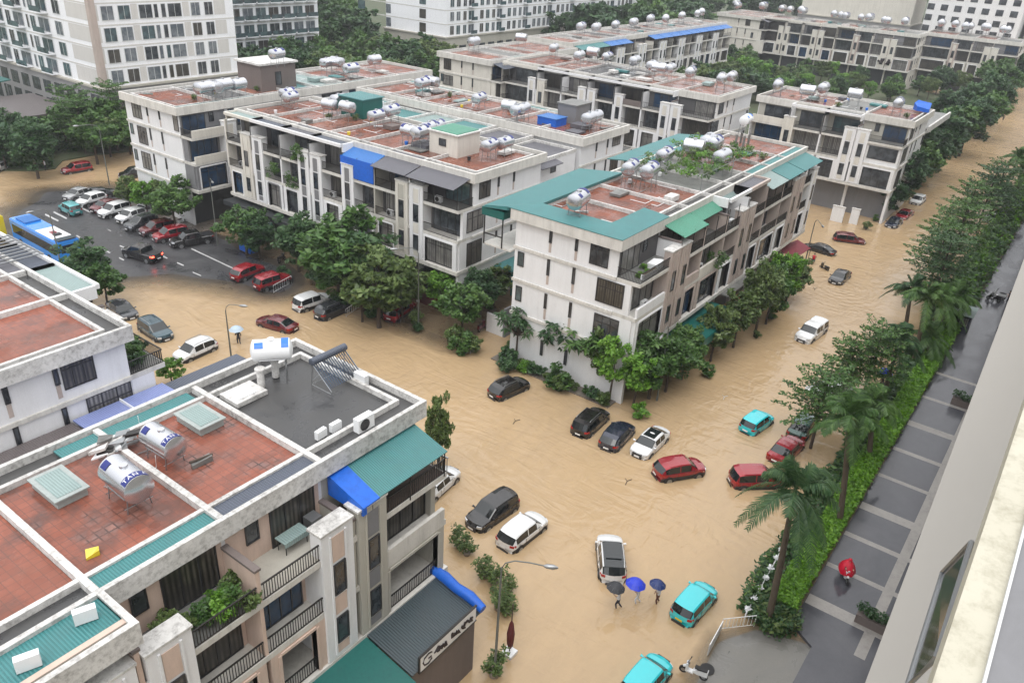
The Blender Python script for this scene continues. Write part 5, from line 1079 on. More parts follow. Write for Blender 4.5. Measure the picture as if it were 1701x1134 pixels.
def frangi(seed, leaf='leafdark', H=4.6):
    rg = random.Random(seed); t = thing('ornamental_tree', 'x', 'tree'); f = MB(); f.tube([(0, 0, -.5), (.03, 0, H*.35), (0, 0, H*.6)], [.12, .09, .07], 'trunk', 8); g = MB()
    for i in range(34):
        a = rg.uniform(0, 6.28); q = rg.uniform(.2, 1); tip = Vector((cos(a)*1.75*q, sin(a)*1.75*q, H*.75+rg.uniform(-.9, 1.1)*(1.15-q*.6))); limb(f, (0, 0, H*.5), tip, .04, .02, rg=rg)
        vs = []; fs = []
        for j in range(17):
            b2 = rg.uniform(0, 6.28); d = Vector((cos(b2), sin(b2), rg.uniform(-.7, .5))).normalized(); e = d.cross(Vector((0, 0, 1))).normalized(); L = rg.uniform(.4, .7); o = len(vs)
            vs += [tip, tip+d*L*.55+e*.1, tip+d*L+Vector((0, 0, -.1)), tip+d*L*.55-e*.1]; fs.append((o, o+1, o+2, o+3))
        g.add(vs, fs, leaf)
    link('trunk', f.mesh('trunk', smooth=60), t); link('crown', g.mesh('crown'), t); return t
def palm(seed, H=8.0, nf=17, lean=(0, 0), leaf='leafdark', fl=2.9, nl=34):
    rg = random.Random(seed); t = thing('palm_tree', 'x', 'palm tree'); f = MB(); top = Vector((lean[0], lean[1], H))
    f.tube([(0, 0, -.4), (lean[0]*.1, lean[1]*.1, 1.2), (lean[0]*.45, lean[1]*.45, H*.5), (lean[0]*.9, lean[1]*.9, H*.86)], [.26, .22, .2, .15], 'palmtrunk', 12); link('trunk', f.mesh('trunk', smooth=60), t)
    f = MB(); f.tube([(lean[0]*.9, lean[1]*.9, H*.86), (lean[0]*.97, lean[1]*.97, H*.95), top], [.16, .14, .06], 'crownshaft', 10); link('crownshaft', f.mesh('crownshaft', smooth=60), t)
    g = MB(); off = rg.uniform(0, 6)
    for i in range(nf):
        a = off+i*2.399; el = R(rg.uniform(-5, 62) if i > 2 else 75); L = fl*rg.uniform(.85, 1.1); d = Vector((cos(a), sin(a), 0)); pts = []
        for s in range(9):
            q = s/8; pts.append(top+d*(L*q*cos(el)*(1-.12*q))+Vector((0, 0, L*(q*sin(el)-q*q*(.40+.30*cos(el))))))
        g.tube(pts, [.03-.003*s for s in range(9)], leaf, 4, cap=False); vs = []; fs = []; sd_ = d.cross(Vector((0, 0, 1)))
        for s in range(nl):
            q = .12+.88*s/nl; i0 = min(7, int(q*8)); p = pts[i0].lerp(pts[i0+1], q*8-i0); tg = (pts[i0+1]-pts[i0]).normalized(); ll = .80*sin(pi*(.12+.85*q))**.6*rg.uniform(.85, 1.1)
            for sg in (-1, 1):
                e = (sd_*sg*.85+tg*.55+Vector((0, 0, -.38+rg.uniform(-.2, .25)))).normalized(); w_ = tg*.045; o = len(vs); m_ = p+e*ll*.55
                vs += [p-w_, p+w_, m_+w_*1.1+Vector((0, 0, 0)), p+e*ll+Vector((0, 0, -.1*ll)), m_-w_*1.1]; fs.append((o, o+1, o+2, o+3, o+4))
        g.add(vs, fs, leaf)
    link('crown', g.mesh('crown'), t); return t
def shrub(seed, leaf='leaf', r=.8, pot=False, nm='shrub', nc=14, nl=60, size=.15):
    rg = random.Random(seed); t = thing(nm, 'x', 'potted plant' if pot else 'shrub'); z0 = .5 if pot else 0
    if pot: f = MB(); f.tube([(0, 0, 0), (0, 0, .05), (0, 0, .5), (0, 0, .52)], [.22, .28, .36, .3], 'pot', 14); link('pot', f.mesh('pot', smooth=40), t)
    f = MB()
    for i in range(6): a = rg.uniform(0, 6.28); limb(f, (0, 0, z0-.1), (cos(a)*r*.5, sin(a)*r*.5, z0+r), .02, .008, rg=rg)
    link('stem', f.mesh('stem'), t); g = MB()
    for p in crown_pts(rg, r*.8, r*.75, nc, .2): leafquads(g, rg, (p.x, p.y, z0+r*.85+p.z), nl, r*.38, size, leaf, .8)
    link('foliage', g.mesh('foliage'), t); return t
PR = dict(round=round_tree(1), round2=round_tree(2, 'leaf', 2.7, 1.8, 3.9, 66), dark=round_tree(3, 'leafdark', 2.6, 2.2, 4.2, 74), bright=round_tree(4, 'leafbright', 2.3, 2.0, 3.8, 50, 55), olive=round_tree(5, 'leafolive', 2.4, 2.1, 4.0, 64, nm='tree'),
          tier=tier_tree(6, 'leaf'), tier2=tier_tree(7, 'leafdark', 8.4), frangi=frangi(8), frangi2=frangi(9, 'leaf', 4.9),
          shrub=shrub(10), shrub2=shrub(11, 'leafolive'), shrubd=shrub(12, 'leafdark'), pot=shrub(13, 'leafolive', .95, True, 'potted_plant', 20, 26, .15), shrubb=shrub(14, 'leafbright'), far=round_tree(15, 'leafdark', 2.6, 2.3, 4.1, 46, 40, .42), far2=round_tree(16, 'leaf', 2.7, 2.0, 3.9, 46, 40, .42))
ZC = dict(round=4, round2=3.9, dark=4.2, bright=3.8, olive=4, tier=5.4, tier2=5.6, frangi=3.7, frangi2=3.9, shrub=.7, shrub2=.7, shrubd=.7, pot=1.1, shrubb=.7, far=4.1, far2=3.9)
USED = {}
def place(kind, loc, label, group=None, sc=1.0, rz=None, base=0):
    rz = random.uniform(0, 6.28) if rz is None else rz; pr = PR[kind]; z = loc[2] if len(loc) > 2 else base
    s = sc if hasattr(sc, '__len__') else (sc*random.uniform(.95, 1.05), sc*random.uniform(.95, 1.05), sc)
    if kind not in USED:
        USED[kind] = 1; KIDS[pr.name] = [(c, list(c.children)) for c in pr.children]
        pr.location = (loc[0], loc[1], z); pr.rotation_euler = (0, 0, rz); pr.scale = s; pr['label'] = label
        if group: pr['group'] = group
        return pr
    return dup(pr, (loc[0], loc[1], z), rz, label, group, s)
def treesb(lst, ctx, group, noun='tree'):
    for i, (x, y, k, sc) in enumerate(lst):
        p = at(x, y, 0); place(k, (p.x, p.y), '%s %s from the left %s' % (ORD[i], noun, ctx), group, sc)
def trees(lst, ctx, group, noun='tree'):
    for i, (x, y, k, sc) in enumerate(lst):
        p = at(x, y, ZC[k]*sc); place(k, (p.x, p.y), '%s %s from the left %s' % (ORD[i], noun, ctx), group, sc)
trees([(212, 312, 'olive', .75), (240, 322, 'bright', .8), (262, 318, 'olive', .75), (285, 330, 'round', 1.1), (405, 372, 'round2', 1.0), (428, 385, 'dark', .8), (492, 392, 'dark', 1.05), (520, 385, 'round', .95), (560, 412, 'round', 1.7), (600, 432, 'dark', 1.4), (565, 455, 'round2', .9), (628, 458, 'olive', 1.45), (600, 485, 'olive', .85), (668, 478, 'olive', .95)], 'in the row screening the middle terrace', 'trees in front of the middle terrace')
trees([(740, 478, 'bright', .8), (768, 500, 'round', .95), (800, 478, 'dark', .8), (822, 465, 'olive', .75)], 'at the open yard end of the middle terrace', 'trees at the yard end')
treesb([(857, 603, 'frangi', (1.1, 1.1, 1.3)), (929, 620, 'frangi', (1.35, 1.35, 1.3)), (972, 640, 'frangi2', (1.4, 1.4, 1.3)), (1000, 650, 'olive', (.7, .7, 1.1)), (1012, 668, 'bright', (.72, .72, 1.15)), (1052, 676, 'bright', (.75, .75, .95)), (1078, 662, 'round', (.95, .95, 1.1)), (1105, 650, 'round2', (.85, .85, 1.05))], 'along the white end wall of the central terrace', 'trees along the central end wall')
treesb([(1132, 630, 'round2', (.7, .7, .95)), (1180, 600, 'olive', (.75, .75, 1.0)), (1218, 577, 'olive', (.8, .8, 1.05)), (1253, 558, 'olive', (.85, .85, 1.35)), (1272, 538, 'round', (.85, .85, 1.2)), (1290, 518, 'bright', (.8, .8, 1.25)), (1305, 500, 'olive', .9)], 'along the shop side of the central terrace', 'street trees of the central terrace')
trees([(138, 440, 'dark', 1.0), (170, 460, 'round', .8), (282, 612, 'bright', .45)], 'around the left terrace', 'trees around the left terrace')
trees([(1482, 318, 'dark', 1.0), (1500, 285, 'dark', 1.5), (1520, 262, 'round', 1.55), (1545, 250, 'dark', 1.5), (1528, 228, 'round2', 1.6), (1562, 224, 'dark', 1.8), (1588, 205, 'round', 1.7), (1612, 198, 'dark', 1.8), (1582, 180, 'dark', 1.8), (1635, 178, 'round2', 1.8), (1618, 165, 'dark', 1.8), (1655, 155, 'dark', 1.9), (1672, 132, 'round', 1.9), (1650, 120, 'round', 1.8), (1690, 112, 'dark', 1.9), (1698, 88, 'round', 2.0)], 'along the villa side of the far road', 'trees lining the far road')
for i in range(11): place(['shrubd', 'shrub', 'shrub2'][i % 3], (55.1+random.uniform(-.2, .2), 29.3+i*1.02, .1), ORD[i]+' low shrub from the corner in the bed under the central end wall', 'shrubs in the bed under the central end wall', random.uniform(.5, .9))
def xy_trees(lst, ctx, group):
    for i, (x, y, k, sc) in enumerate(lst): place(k, (x, y), '%s tree counting away from the camera %s' % (ORD[i], ctx), group, sc)
xy_trees([(60.8, 11.3, 'tier', (1.05, 1.05, .92)), (69.5, 11.6, 'tier', (.8, .8, .85)), (71, 10.0, 'tier', (.95, .95, 1.0)), (97.5, 9.6, 'tier2', 1.15), (103, 11.0, 'tier', 1.2), (112, 10.6, 'tier', 1.25), (123, 11.4, 'tier', 1.25), (135, 10.6, 'tier2', 1.2), (147, 10.6, 'tier', 1.1)], 'beside the drive', 'tiered trees on the drive side')
PALMS = [((1275, 1035), (1322, 812), 17), ((1392, 880), (1414, 690), 15), ((1440, 770), (1452, 668), 14), ((1465, 665), (1494, 566), 15), ((1516, 605), (1541, 492), 14), ((1540, 560), (1566, 500), 13), ((1500, 560), (1515, 480), 13), ((1538, 600), (1546, 562), 9), ((1655, 345), (1692, 262), 14), ((1640, 365), (1668, 322), 12), ((1560, 545), (1590, 492), 12), ((1685, 335), (1698, 285), 12)]
plab = ['nearest palm with the widest crown, beside the flowered rail', 'palm leaning over the hedge, second from the camera', 'palm trunk rising from the hedge beside the tall leaning palm', 'palm beside the blue umbrella wader', 'tall palm left of the parking kiosk', 'palm just left of the parking kiosk', 'palm over the flooded road beyond the white pickup', 'short young palm beside the parked scooters', 'tall far palm at the right picture edge, left one', 'low far palm before the white car on the right', 'palm behind the kiosk roof', 'tall far palm at the right picture edge, right one']
for i, (bpx, tpx, nf) in enumerate(PALMS):
    b0 = at(*bpx, 0); best = None
    for k in range(20, 140):
        z = k*.1; q = at(*tpx, z); d = hypot(q.x-b0.x, q.y-b0.y)
        if best is None or d < best[0]: best = (d, z, q)
    d, z, q = best; ln = (q.x-b0.x, q.y-b0.y)
    o = palm(50+i, z, nf+4, ln, 'leaf' if i % 3 else 'leafdark', 3.9 if i == 0 else 3.3); o.location = (b0.x, b0.y, 0); o['label'] = plab[i]; o['group'] = 'palms along the drive'
def grove(rect, n, kinds, sc, label, group, seed, mind=2.2, avoid=True):
    rg = random.Random(seed); got = []; tries = 0; x0, y0, x1, y1 = rect
    while len(got) < n and tries < n*60:
        tries += 1; k = rg.choice(kinds); s = sc*rg.uniform(.8, 1.25); p = at(rg.uniform(x0, x1), rg.uniform(y0, y1), ZC[k]*s)
        if any(a-2 < p.x < b2+2 and c-2 < p.y < d+2 for a, b2, c, d in BR) or any(hypot(p.x-q[0], p.y-q[1]) < mind for q in got): continue
        got.append((p.x, p.y)); place(k, (p.x, p.y), label, group, s)
BR = [(54, 94, 46, 88), (54, 103, 88, 106), (53, 102, 25, 44), (127, 162, 18, 48), (120, 139, 49, 92), (118, 150, 89, 106), (152, 236, 94, 110), (262, 285, 50, 120), (275, 295, 24, 53), (71, 102, 139, 192), (169, 278, 146, 172), (110, 140, 158, 178), (320, 362, 10, 110), (57, 70, 142, 162), (55, 69, 160, 186)]
grove((545, 78, 740, 135), 40, ['far', 'far2', 'olive'], 1.5, 'tree in the leafy strip between the rear terraces and the white block', 'trees between terraces and white block', 1)
grove((395, 62, 560, 125), 26, ['far', 'far2', 'dark'], 1.5, 'dark tree in the gardens right of the tall white block', 'trees right of the tall block', 2)
grove((520, 2, 592, 70), 14, ['far', 'far2'], 1.9, 'far tree in the gap between the apartment blocks', 'trees between the blocks', 3, 3)
grove((915, 2, 1190, 52), 40, ['far', 'far2'], 2.3, 'far tree in the dark wood behind the blue awning row', 'trees behind the blue awning row', 4, 3.5)
grove((1105, 88, 1250, 138), 30, ['far', 'far2', 'olive', 'bright'], 1.15, 'tree in the courtyard garden beyond the long white terrace', 'courtyard garden trees', 5)
grove((1245, 112, 1600, 150), 44, ['far2', 'olive', 'dark', 'bright'], .95, 'tree in the belt before the far cream terraces', 'trees before the far cream terraces', 6)
grove((95, 190, 240, 222), 9, ['far2', 'dark', 'round2', 'olive'], 1.2, 'tree in the wooded bank below the tall white block', 'trees on the wooded bank', 7, 2.6)
grove((-20, 205, 62, 240), 7, ['dark', 'far2'], 1.1, 'dark tree on the bank left of the sagging pavilion', 'trees left of the pavilion', 8, 3)
grove((100, 165, 190, 200), 3, ['tier'], 1.1, 'tall spreading tree on the bank by the sagging pavilion', 'spreading trees on the bank', 18, 4)
grove((1240, 0, 1700, 12), 24, ['far', 'far2'], 2.2, 'hazy tree on the skyline behind the far terraces', 'skyline trees', 9, 5)
grove((960, 20, 1100, 70), 12, ['far'], 2.0, 'dark tree between the white block and the blue awning row', 'trees by the far white block', 10, 4)
p = at(1172, 200, 4.5); place('dark', (p.x, p.y), 'round dense tree against the right end of the courtyard row', None, 1.25)
p = at(728, 712, 4.2); place('olive', (p.x, p.y), 'slender tree in front of the white car by the green awning', None, (.42, .42, 1.15))
def shrubs(lst, ctx, group):
    for i, (x, y, k, sc) in enumerate(lst):
        p = at(x, y, ZC[k]*sc); place(k, (p.x, p.y, 0 if k != 'pot' else -.15), '%s %s from the left %s' % (ORD[i], 'potted plant' if k == 'pot' else 'shrub', ctx), group, sc)
shrubs([(845, 592, 'shrubd', 1.5), (843, 606, 'shrubd', 1.2), (868, 608, 'shrubb', .9), (886, 612, 'shrubd', .95), (923, 628, 'shrub', 1.7), (933, 636, 'shrub2', 1.2), (848, 568, 'shrub', .8), (915, 590, 'shrub', .8), (950, 600, 'shrub2', .9), (1003, 662, 'shrub2', 1.0), (1063, 682, 'shrubb', 1.05), (1178, 616, 'shrub', 1.0), (1284, 522, 'shrub', .85), (1258, 556, 'shrub2', .6)], 'around the central terrace', 'shrubs around the central terrace')
shrubs([(755, 560, 'shrub2', 1.5), (770, 568, 'shrub', 1.7), (785, 572, 'shrub2', 1.3), (690, 528, 'shrub2', 1.1), (694, 543, 'shrubd', .8), (470, 450, 'shrubd', 1.2), (525, 455, 'shrubd', 1.6), (560, 500, 'shrubd', 1.4), (620, 515, 'shrub', 1.3), (640, 500, 'shrubd', 1.3)], 'under the trees of the middle terrace', 'shrubs under the middle trees')
shrubs([(764, 890, 'pot', .85), (776, 906, 'pot', .7), (806, 938, 'pot', .9), (822, 952, 'pot', .85), (830, 990, 'pot', .95), (845, 1000, 'pot', .8), (846, 965, 'pot', .7), (822, 1100, 'pot', .95)], 'standing in water beside the lean to', 'potted plants beside the lean to')
shrubs([(1308, 370, 'shrub', 1.4), (1330, 350, 'shrubd', 1.2), (1440, 375, 'shrub2', .9), (1456, 362, 'shrub', .8), (1470, 345, 'shrub2', .9), (1490, 330, 'shrub', 1.0)], 'below the villa like terrace', 'shrubs below the villa')
for i, (x, y, k, s) in enumerate([(12.2, 23.0, 'shrub', .8), (12.9, 22.7, 'shrubb', .75), (13.6, 22.9, 'shrub', .85), (13.9, 22.3, 'shrub2', .65), (13.2, 23.5, 'shrubb', .7), (11.6, 23.3, 'shrub2', .6), (13.9, 23.6, 'shrub2', .7), (11.0, 23.9, 'shrub2', .7)]):
    place(k, (x, y, Z4), ORD[i]+' bushy plant from the left in the garden terrace of the near building', 'plants on the near garden terrace', s)
for i, (x, y) in enumerate([(21.6, 44.0), (22.3, 44.6), (22.7, 45.5), (22.8, 46.4), (22.6, 47.4), (21.8, 45.2)]): place('shrub' if i % 2 else 'shrubd', (x, y, Z4), ORD[i]+' plant from the railing corner on the left building terrace', 'plants on the left terrace corner', .8)
for i, (x, y) in enumerate([(57.2, 27.6), (58.2, 27.4), (59.2, 28.2)]): place('shrubb', (x, y, Z4), ORD[i]+' small plant on the paved corner terrace of the central building', 'plants on the central corner terrace', .45)
rg = random.Random(5); f = MB()
def vine(pts, n, sp, k='leaf', size=.2, name='climbing_plant', label='', z=None):
    f = MB()
    for p in pts: leafquads(f, rg, p, n, sp, size, k, .8)
    t = thing(name, label, 'climbing plant', tuple(pts[0])); o = part('foliage', f, t); return t
def arbour(lab, x0, x1, y0, y1, z, seed):
    r2 = random.Random(seed); t = thing('roof_garden', lab, 'roof garden', ((x0+x1)/2, (y0+y1)/2, ZT)); f = MB()
    for x in (x0, (x0+x1)/2, x1):
        for y in (y0, y1): f.tube([(x, y, ZT), (x, y, z)], .04, 'galv', 5)
    for y in (y0, y1): f.tube([(x0, y, z), (x1, y, z)], .03, 'galv', 5)
    part('trellis', f, t); f = MB()
    for _ in range(int((x1-x0)*(y1-y0)*1.6)): leafquads(f, r2, (r2.uniform(x0, x1), r2.uniform(y0, y1), z+r2.gauss(-.2, .3)), 26, .45, .2, r2.choice(['leaf', 'leafolive', 'leafbright']), .6)
    o = part('foliage', f, t); o['kind'] = 'stuff'
arbour('dense vine trellis growing over the middle of the central roof', 74.5, 90, 30.5, 38.4, 16.6, 3)
for p0, n, lab in (((59.1, 73.2, 13.0), 22, 'vines hanging from the top balcony of the middle terrace'), ((59.1, 78.2, 9.9), 14, 'green plant trailing from a third floor balcony of the middle terrace'), ((59.1, 74.6, 9.4), 12, 'bushy creeper on the lower balcony of the middle terrace'), ((72, 26.6, 9.6), 16, 'green plant filling a pink balcony of the central terrace')):
    vine([(p0[0]+rg.uniform(-.2, .3), p0[1]+rg.uniform(-.9, .9), p0[2]+rg.uniform(-.8, .8)) for _ in range(n)], 30, .4, 'leaf', .17, label=lab)
# clipped hedge and its darker underplanting
f = MB(); r2 = random.Random(8)
for i in range(17000):
    x = 41+(r2.random()**1.35)*(96-41); y = r2.uniform(5.9, 7.45); top = 1.2+.13*noise.noise(Vector((x*.7, y, 0))); z = top-abs(r2.gauss(0, .12)) if r2.random() < .7 else r2.uniform(.3, top)
    leafquads(f, r2, (x, y, z), 2, .14, .14+.004*(x-41), 'leafhedge', .6)
o = link('hedge', f.mesh('hedge')); o['kind'] = 'stuff'
f = MB()
for i in range(3600):
    x = 39.5+(r2.random()**1.3)*(120-39.5); y = r2.uniform(7.35, 9.1)+.2*sin(x*.6); z = r2.uniform(-.05, .75+.7*noise.noise(Vector((x*.35, y*.5, 4))))
    leafquads(f, r2, (x, y, z), 4, .35, .2+.004*(x-40), 'leafdark' if r2.random() < .6 else 'leaf', .8)
for i in range(700): a = r2.uniform(0, 6.28); q = r2.uniform(0, 1.8)**.8; leafquads(f, r2, (40.2+cos(a)*q, 6.9+sin(a)*q, r2.uniform(.1, 1.0)), 4, .3, .18, 'leafdark' if r2.random() < .7 else 'leafolive', .8)
o = link('underplanting', f.mesh('underplanting')); o['kind'] = 'stuff'
f = MB()
for i in range(3000):
    x = r2.uniform(96, 230); leafquads(f, r2, (x, r2.uniform(5.9, 9.5), r2.uniform(.2, 1.8)), 5, .6, .4, r2.choice(['leafdark', 'leaf', 'leafhedge']), .8)
o = link('shrub_border', f.mesh('shrub_border')); o['kind'] = 'stuff'
f = MB()
for i in range(3600):
    x, y = r2.uniform(40, 110), r2.uniform(118, 140); u_ = r2.uniform(-20, 245); p = at(u_, (280 if u_ < 85 else 256-.06*(u_-85))-abs(r2.gauss(0, 16)), 0)
    leafquads(f, r2, (p.x, p.y, r2.uniform(.2, 1.4)), 5, .6, .42, r2.choice(['leafdark', 'leaf', 'leafolive']), .7)
o = link('bank_planting', f.mesh('bank_planting')); o['kind'] = 'stuff'
# flowered rail along the planting, and the gate barriers
t = thing('garden_rail', 'white rail with white bows along the dark planting', 'railing', tuple(at(1265, 960, 0))); f = MB()
a, b_ = at(1238, 1020, .9), at(1302, 905, 1.2)
f.tube([a, (a+b_)/2+Vector((0, 0, -.12)), b_], .03, 'whitep', 6); f.tube([a-Vector((0, 0, .25)), b_-Vector((0, 0, .25))], .02, 'whitep', 6)
for i in range(8): q = a.lerp(b_, i/7); f.tube([q-Vector((0, 0, 1.0)), q], .018, 'whitep', 5)
part('rail', f, t)
for i in range(7):
    q = a.lerp(b_, (i+.5)/7); f = MB(); leafquads(f, r2, q+Vector((0, 0, .05)), 26, .17, .16, 'whitep', .8); part('bow', f, t)
def barrier(p0, p1, h, label, n=9, k='whitep', group='metal crowd barriers'):
    p0, p1 = Vector(p0), Vector(p1); t = thing('crowd_barrier', label, 'barrier', tuple(p0), 0, group); f = MB(); up = Vector((0, 0, h)); lo = Vector((0, 0, .15))
    f.tube([p0, p0+up, p1+up, p1], .028, k, 6); f.tube([p0+lo, p1+lo], .02, k, 5); part('frame', f, t); f = MB()
    for i in range(1, n): q = p0.lerp(p1, i/n); f.tube([q+lo, q+up], .014, k, 4)
    part('bars', f, t); return t
barrier(at(1197, 1046), at(1252, 1040), .95, 'white barrier across the planted corner by the ramp', 9)
t = thing('banner_board', 'long white board leaning along the ramp edge', 'board', tuple(at(1185, 1070, 0))); a, b_ = at(1174, 1088), at(1196, 1048); f = MB(); f.slab([(a.x, a.y), (b_.x, b_.y), (b_.x+.05, b_.y-.05), (a.x+.05, a.y-.05)], 0, .9, 'whitep'); part('board', f, t)
barrier(at(455, 487, -.05), at(484, 471, -.05), .95, 'white barrier beside the red wagon on the wet street', 8); barrier(at(575, 527, -.05), at(596, 512, -.05), .95, 'white barrier behind the dark grey car', 7); barrier(at(781, 588, -.05), at(792, 575, -.05), .95, 'short white barrier by the bushes at the yard end', 5)
# entrance garden of the middle terrace
t = thing('garden_gate', 'dark red gate wall with timber posts under a leafy pergola', 'gate', tuple(at(705, 505, 0))); p = at(705, 505, 0); f = MB(); f.box(p.x, p.x+.15, p.y-3.2, p.y+.8, -.3, 1.6, 'maroon'); part('gate_panel', f, t)
f = MB()
for y in (p.y-3.3, p.y+.9): f.box(p.x-.1, p.x+.25, y-.18, y+.18, -.3, 2.0, 'white')
part('gate_post', f, t); f = MB(); f.box(p.x-1.2, p.x+1.2, p.y-.6, p.y+3.2, 2.6, 2.7, 'leafolive' if 0 else 'trunk'); part('pergola_roof', f, t)
f = MB()
for _ in range(60): leafquads(f, r2, (p.x+r2.uniform(-1.3, 1.3), p.y+r2.uniform(-.6, 3.3), 2.9+r2.uniform(-.1, .4)), 24, .4, .18, 'leafolive', .6)
part('foliage', f, t)
t = thing('garden_wall', 'white garden wall panel at the corner between the two terraces', 'wall', tuple(at(825, 555, 0))); p = at(815, 552, 0); f = MB(); f.box(p.x, p.x+.2, p.y-1.5, p.y+.6, -.3, 2.1, 'white'); part('panel', f, t); f = MB(); f.box(p.x+.05, p.x+4, p.y-1.75, p.y-1.5, -.3, 3.2, 'greywall'); part('side_wall', f, t)
t = thing('gate_pillar', 'white gate panel left of the villa end steps', 'gate', tuple(at(1388, 362, 0)), 0, 'white gate panels of the villa end'); f = MB(); p = at(1388, 368, 0); f.box(p.x, p.x+.3, p.y-.9, p.y+.9, -.4, 2.3, 'white'); f.box(p.x-.05, p.x+.35, p.y-.95, p.y+.95, 2.3, 2.42, 'cap'); part('panel', f, t)
t = thing('gate_pillar', 'white gate panel right of the villa end steps', 'gate', tuple(at(1418, 372, 0)), 0, 'white gate panels of the villa end'); f = MB(); p = at(1416, 372, 0); f.box(p.x, p.x+.3, p.y-.6, p.y+.6, -.4, 2.3, 'white'); f.box(p.x-.05, p.x+.35, p.y-.65, p.y+.65, 2.3, 2.42, 'cap'); part('panel', f, t)
# street canopies
t = thing('street_canopy', 'dark red canopy over the pavement at the far end of the central terrace', 'canopy', tuple(at(1318, 425, 0))); q = [at(1290, 412, 3.4), at(1325, 398, 3.4), at(1347, 412, 2.8), at(1318, 430, 2.8)]
f = MB(); f.slab([(v.x, v.y) for v in q], [v.z-.05 for v in q], [v.z for v in q], 'redcloth'); part('roof', f, t); 
for v in q: f = MB(); f.tube([(v.x, v.y, -.4), tuple(v)], .04, 'iron', 5); part('post', f, t)
t = thing('street_canopy', 'pale grey crumpled canopy beside the dark red one', 'canopy', tuple(at(1300, 455, 0))); q = [at(1272, 440, 3.0), at(1296, 428, 3.2), at(1328, 446, 2.6), at(1306, 470, 2.5)]
f = MB(); f.slab([(v.x, v.y) for v in q], [v.z-.05 for v in q], [v.z for v in q], 'cream'); part('roof', f, t); 
for v in q: f = MB(); f.tube([(v.x, v.y, -.4), tuple(v)], .04, 'iron', 5); part('post', f, t)
# parking kiosk on the drive and planter troughs
p = at(1592, 548, 0); t = thing('parking_kiosk', 'small kiosk with pale green roof sheet on the drive', 'kiosk', (p.x, p.y, .2)); f = MB(); f.box(p.x-1.2, p.x+1.1, p.y-.9, p.y+.9, .2, 2.3, 'navy' if 'navy' in M else 'p_navy'); part('wall', f, t); f = MB(); f.slab([(p.x-1.4, p.y-1.1), (p.x+1.5, p.y-1.1), (p.x+1.5, p.y+1.1), (p.x-1.4, p.y+1.1)], [2.3, 2.5, 2.5, 2.3], [2.36, 2.56, 2.56, 2.36], 'palegreenx'); part('roof', f, t); f = MB(); f.box(p.x-1.24, p.x-1.2, p.y-.7, p.y+.1, 1.1, 2.0, 'curtain'); part('window', f, t)
for px, py, lab, w_ in ((1592, 672, 'dark planter trough on the drive, the farther one', 1.1), (1445, 1038, 'dark planter trough with round bushes on the drive, the nearer one', 1.5)):
    p = at(px, py, .2); t = thing('planter', lab, 'planter', tuple(p), 0, 'planter troughs on the drive'); f = MB(); f.box(p.x-.35, p.x+.35, p.y-w_-.9, p.y+w_*.6, .2, .85, 'brownwall'); part('trough', f, t); f = MB()
    for j in range(6): leafquads(f, r2, (p.x+r2.uniform(-.2, .2), p.y-w_-.6+j*(w_*1.5+.5)/5, 1.15+r2.uniform(-.1, .2)), 150, .42, .12, 'leafdark', .9)
    part('foliage', f, t)
# ------------------------------------------------------------ street lamps
def lamp(base, arm, h, label, n=1):
    b0 = at(*base, 0); e = at(*arm, h+.35); d = Vector((e.x-b0.x, e.y-b0.y, 0)); L = max(.8, min(2.6, d.length)); d = d.normalized()
    t = thing('street_lamp', label, 'street lamp', (b0.x, b0.y, -.3), 0, 'street lamps'); f = MB(); f.tube([(0, 0, 0), (0, 0, 1.2), (0, 0, h)], [.11, .085, .05], 'polebrown', 10); link('pole', f.mesh('pole', smooth=40), t)
    f = MB(); pts = [Vector((0, 0, h-.05)), d*L*.08+Vector((0, 0, h+.35)), d*L*.3+Vector((0, 0, h+.6)), d*L*.65+Vector((0, 0, h+.62)), d*L+Vector((0, 0, h+.55))]; f.tube(pts, .035, 'polebrown', 8); link('arm', f.mesh('arm', smooth=60), t)
    f = MB(); a = pts[-1]; f.tube([a-d*.05, a+d*.1, a+d*.45, a+d*.7], [.05, .12, .14, .05], 'galv', 10); link('lamp_head', f.mesh('lamp_head', smooth=50), t)
lamp((821, 1125), (905, 937), 8.6, 'tall street lamp standing in water below the lean to, nearest'); lamp((385, 600), (398, 506), 5.6, 'street lamp rising behind the near terrace beside the pale umbrella')
lamp((695, 545), (660, 412), 8.6, 'street lamp before the yard end of the middle terrace'); lamp((182, 308), (130, 208), 8.6, 'street lamp in the brown water at the upper left'); lamp((362, 408), (352, 300), 8.4, 'street lamp at the corner terrace by the parked row')
lamp((1091, 665), (1096, 562), 7.6, 'street lamp at the corner of the central terrace'); lamp((1335, 445), (1372, 380), 6.5, 'street lamp behind the dark red canopy'); lamp((108, 470), (55, 350), 8.2, 'street lamp behind the blue bus')
lamp((1048, 165), (1010, 55), 8.5, 'far street lamp in front of the blue awning row, left'); lamp((1215, 190), (1195, 60), 8.5, 'far street lamp by the courtyard garden')
# closed parasol on its white base
p = at(846, 1085, 0); t = thing('closed_parasol', 'closed maroon parasol leaning above its white square base', 'parasol', (p.x, p.y, 0)); f = MB(); f.box(-.35, .35, -.35, .35, -.1, .22, 'whitep'); link('base', f.mesh('base'), t); f = MB(); f.tube([(0, 0, .2), (.0, 0, 2.0), (0, 0, 4.0)], .035, 'trunk', 8); link('pole', f.mesh('pole'), t)
f = MB(); f.tube([(0, 0, .5), (0, 0, .9), (0, 0, 1.7), (0, 0, 2.4), (0, 0, 2.7)], [.1, .2, .24, .14, .03], 'maroon', 9); f.tube([(.15, 0, .5), (.2, .05, 1.0), (.05, 0, 2.0)], [.1, .12, .05], 'greywall', 7); link('folded_cloth', f.mesh('folded_cloth', smooth=50), t)
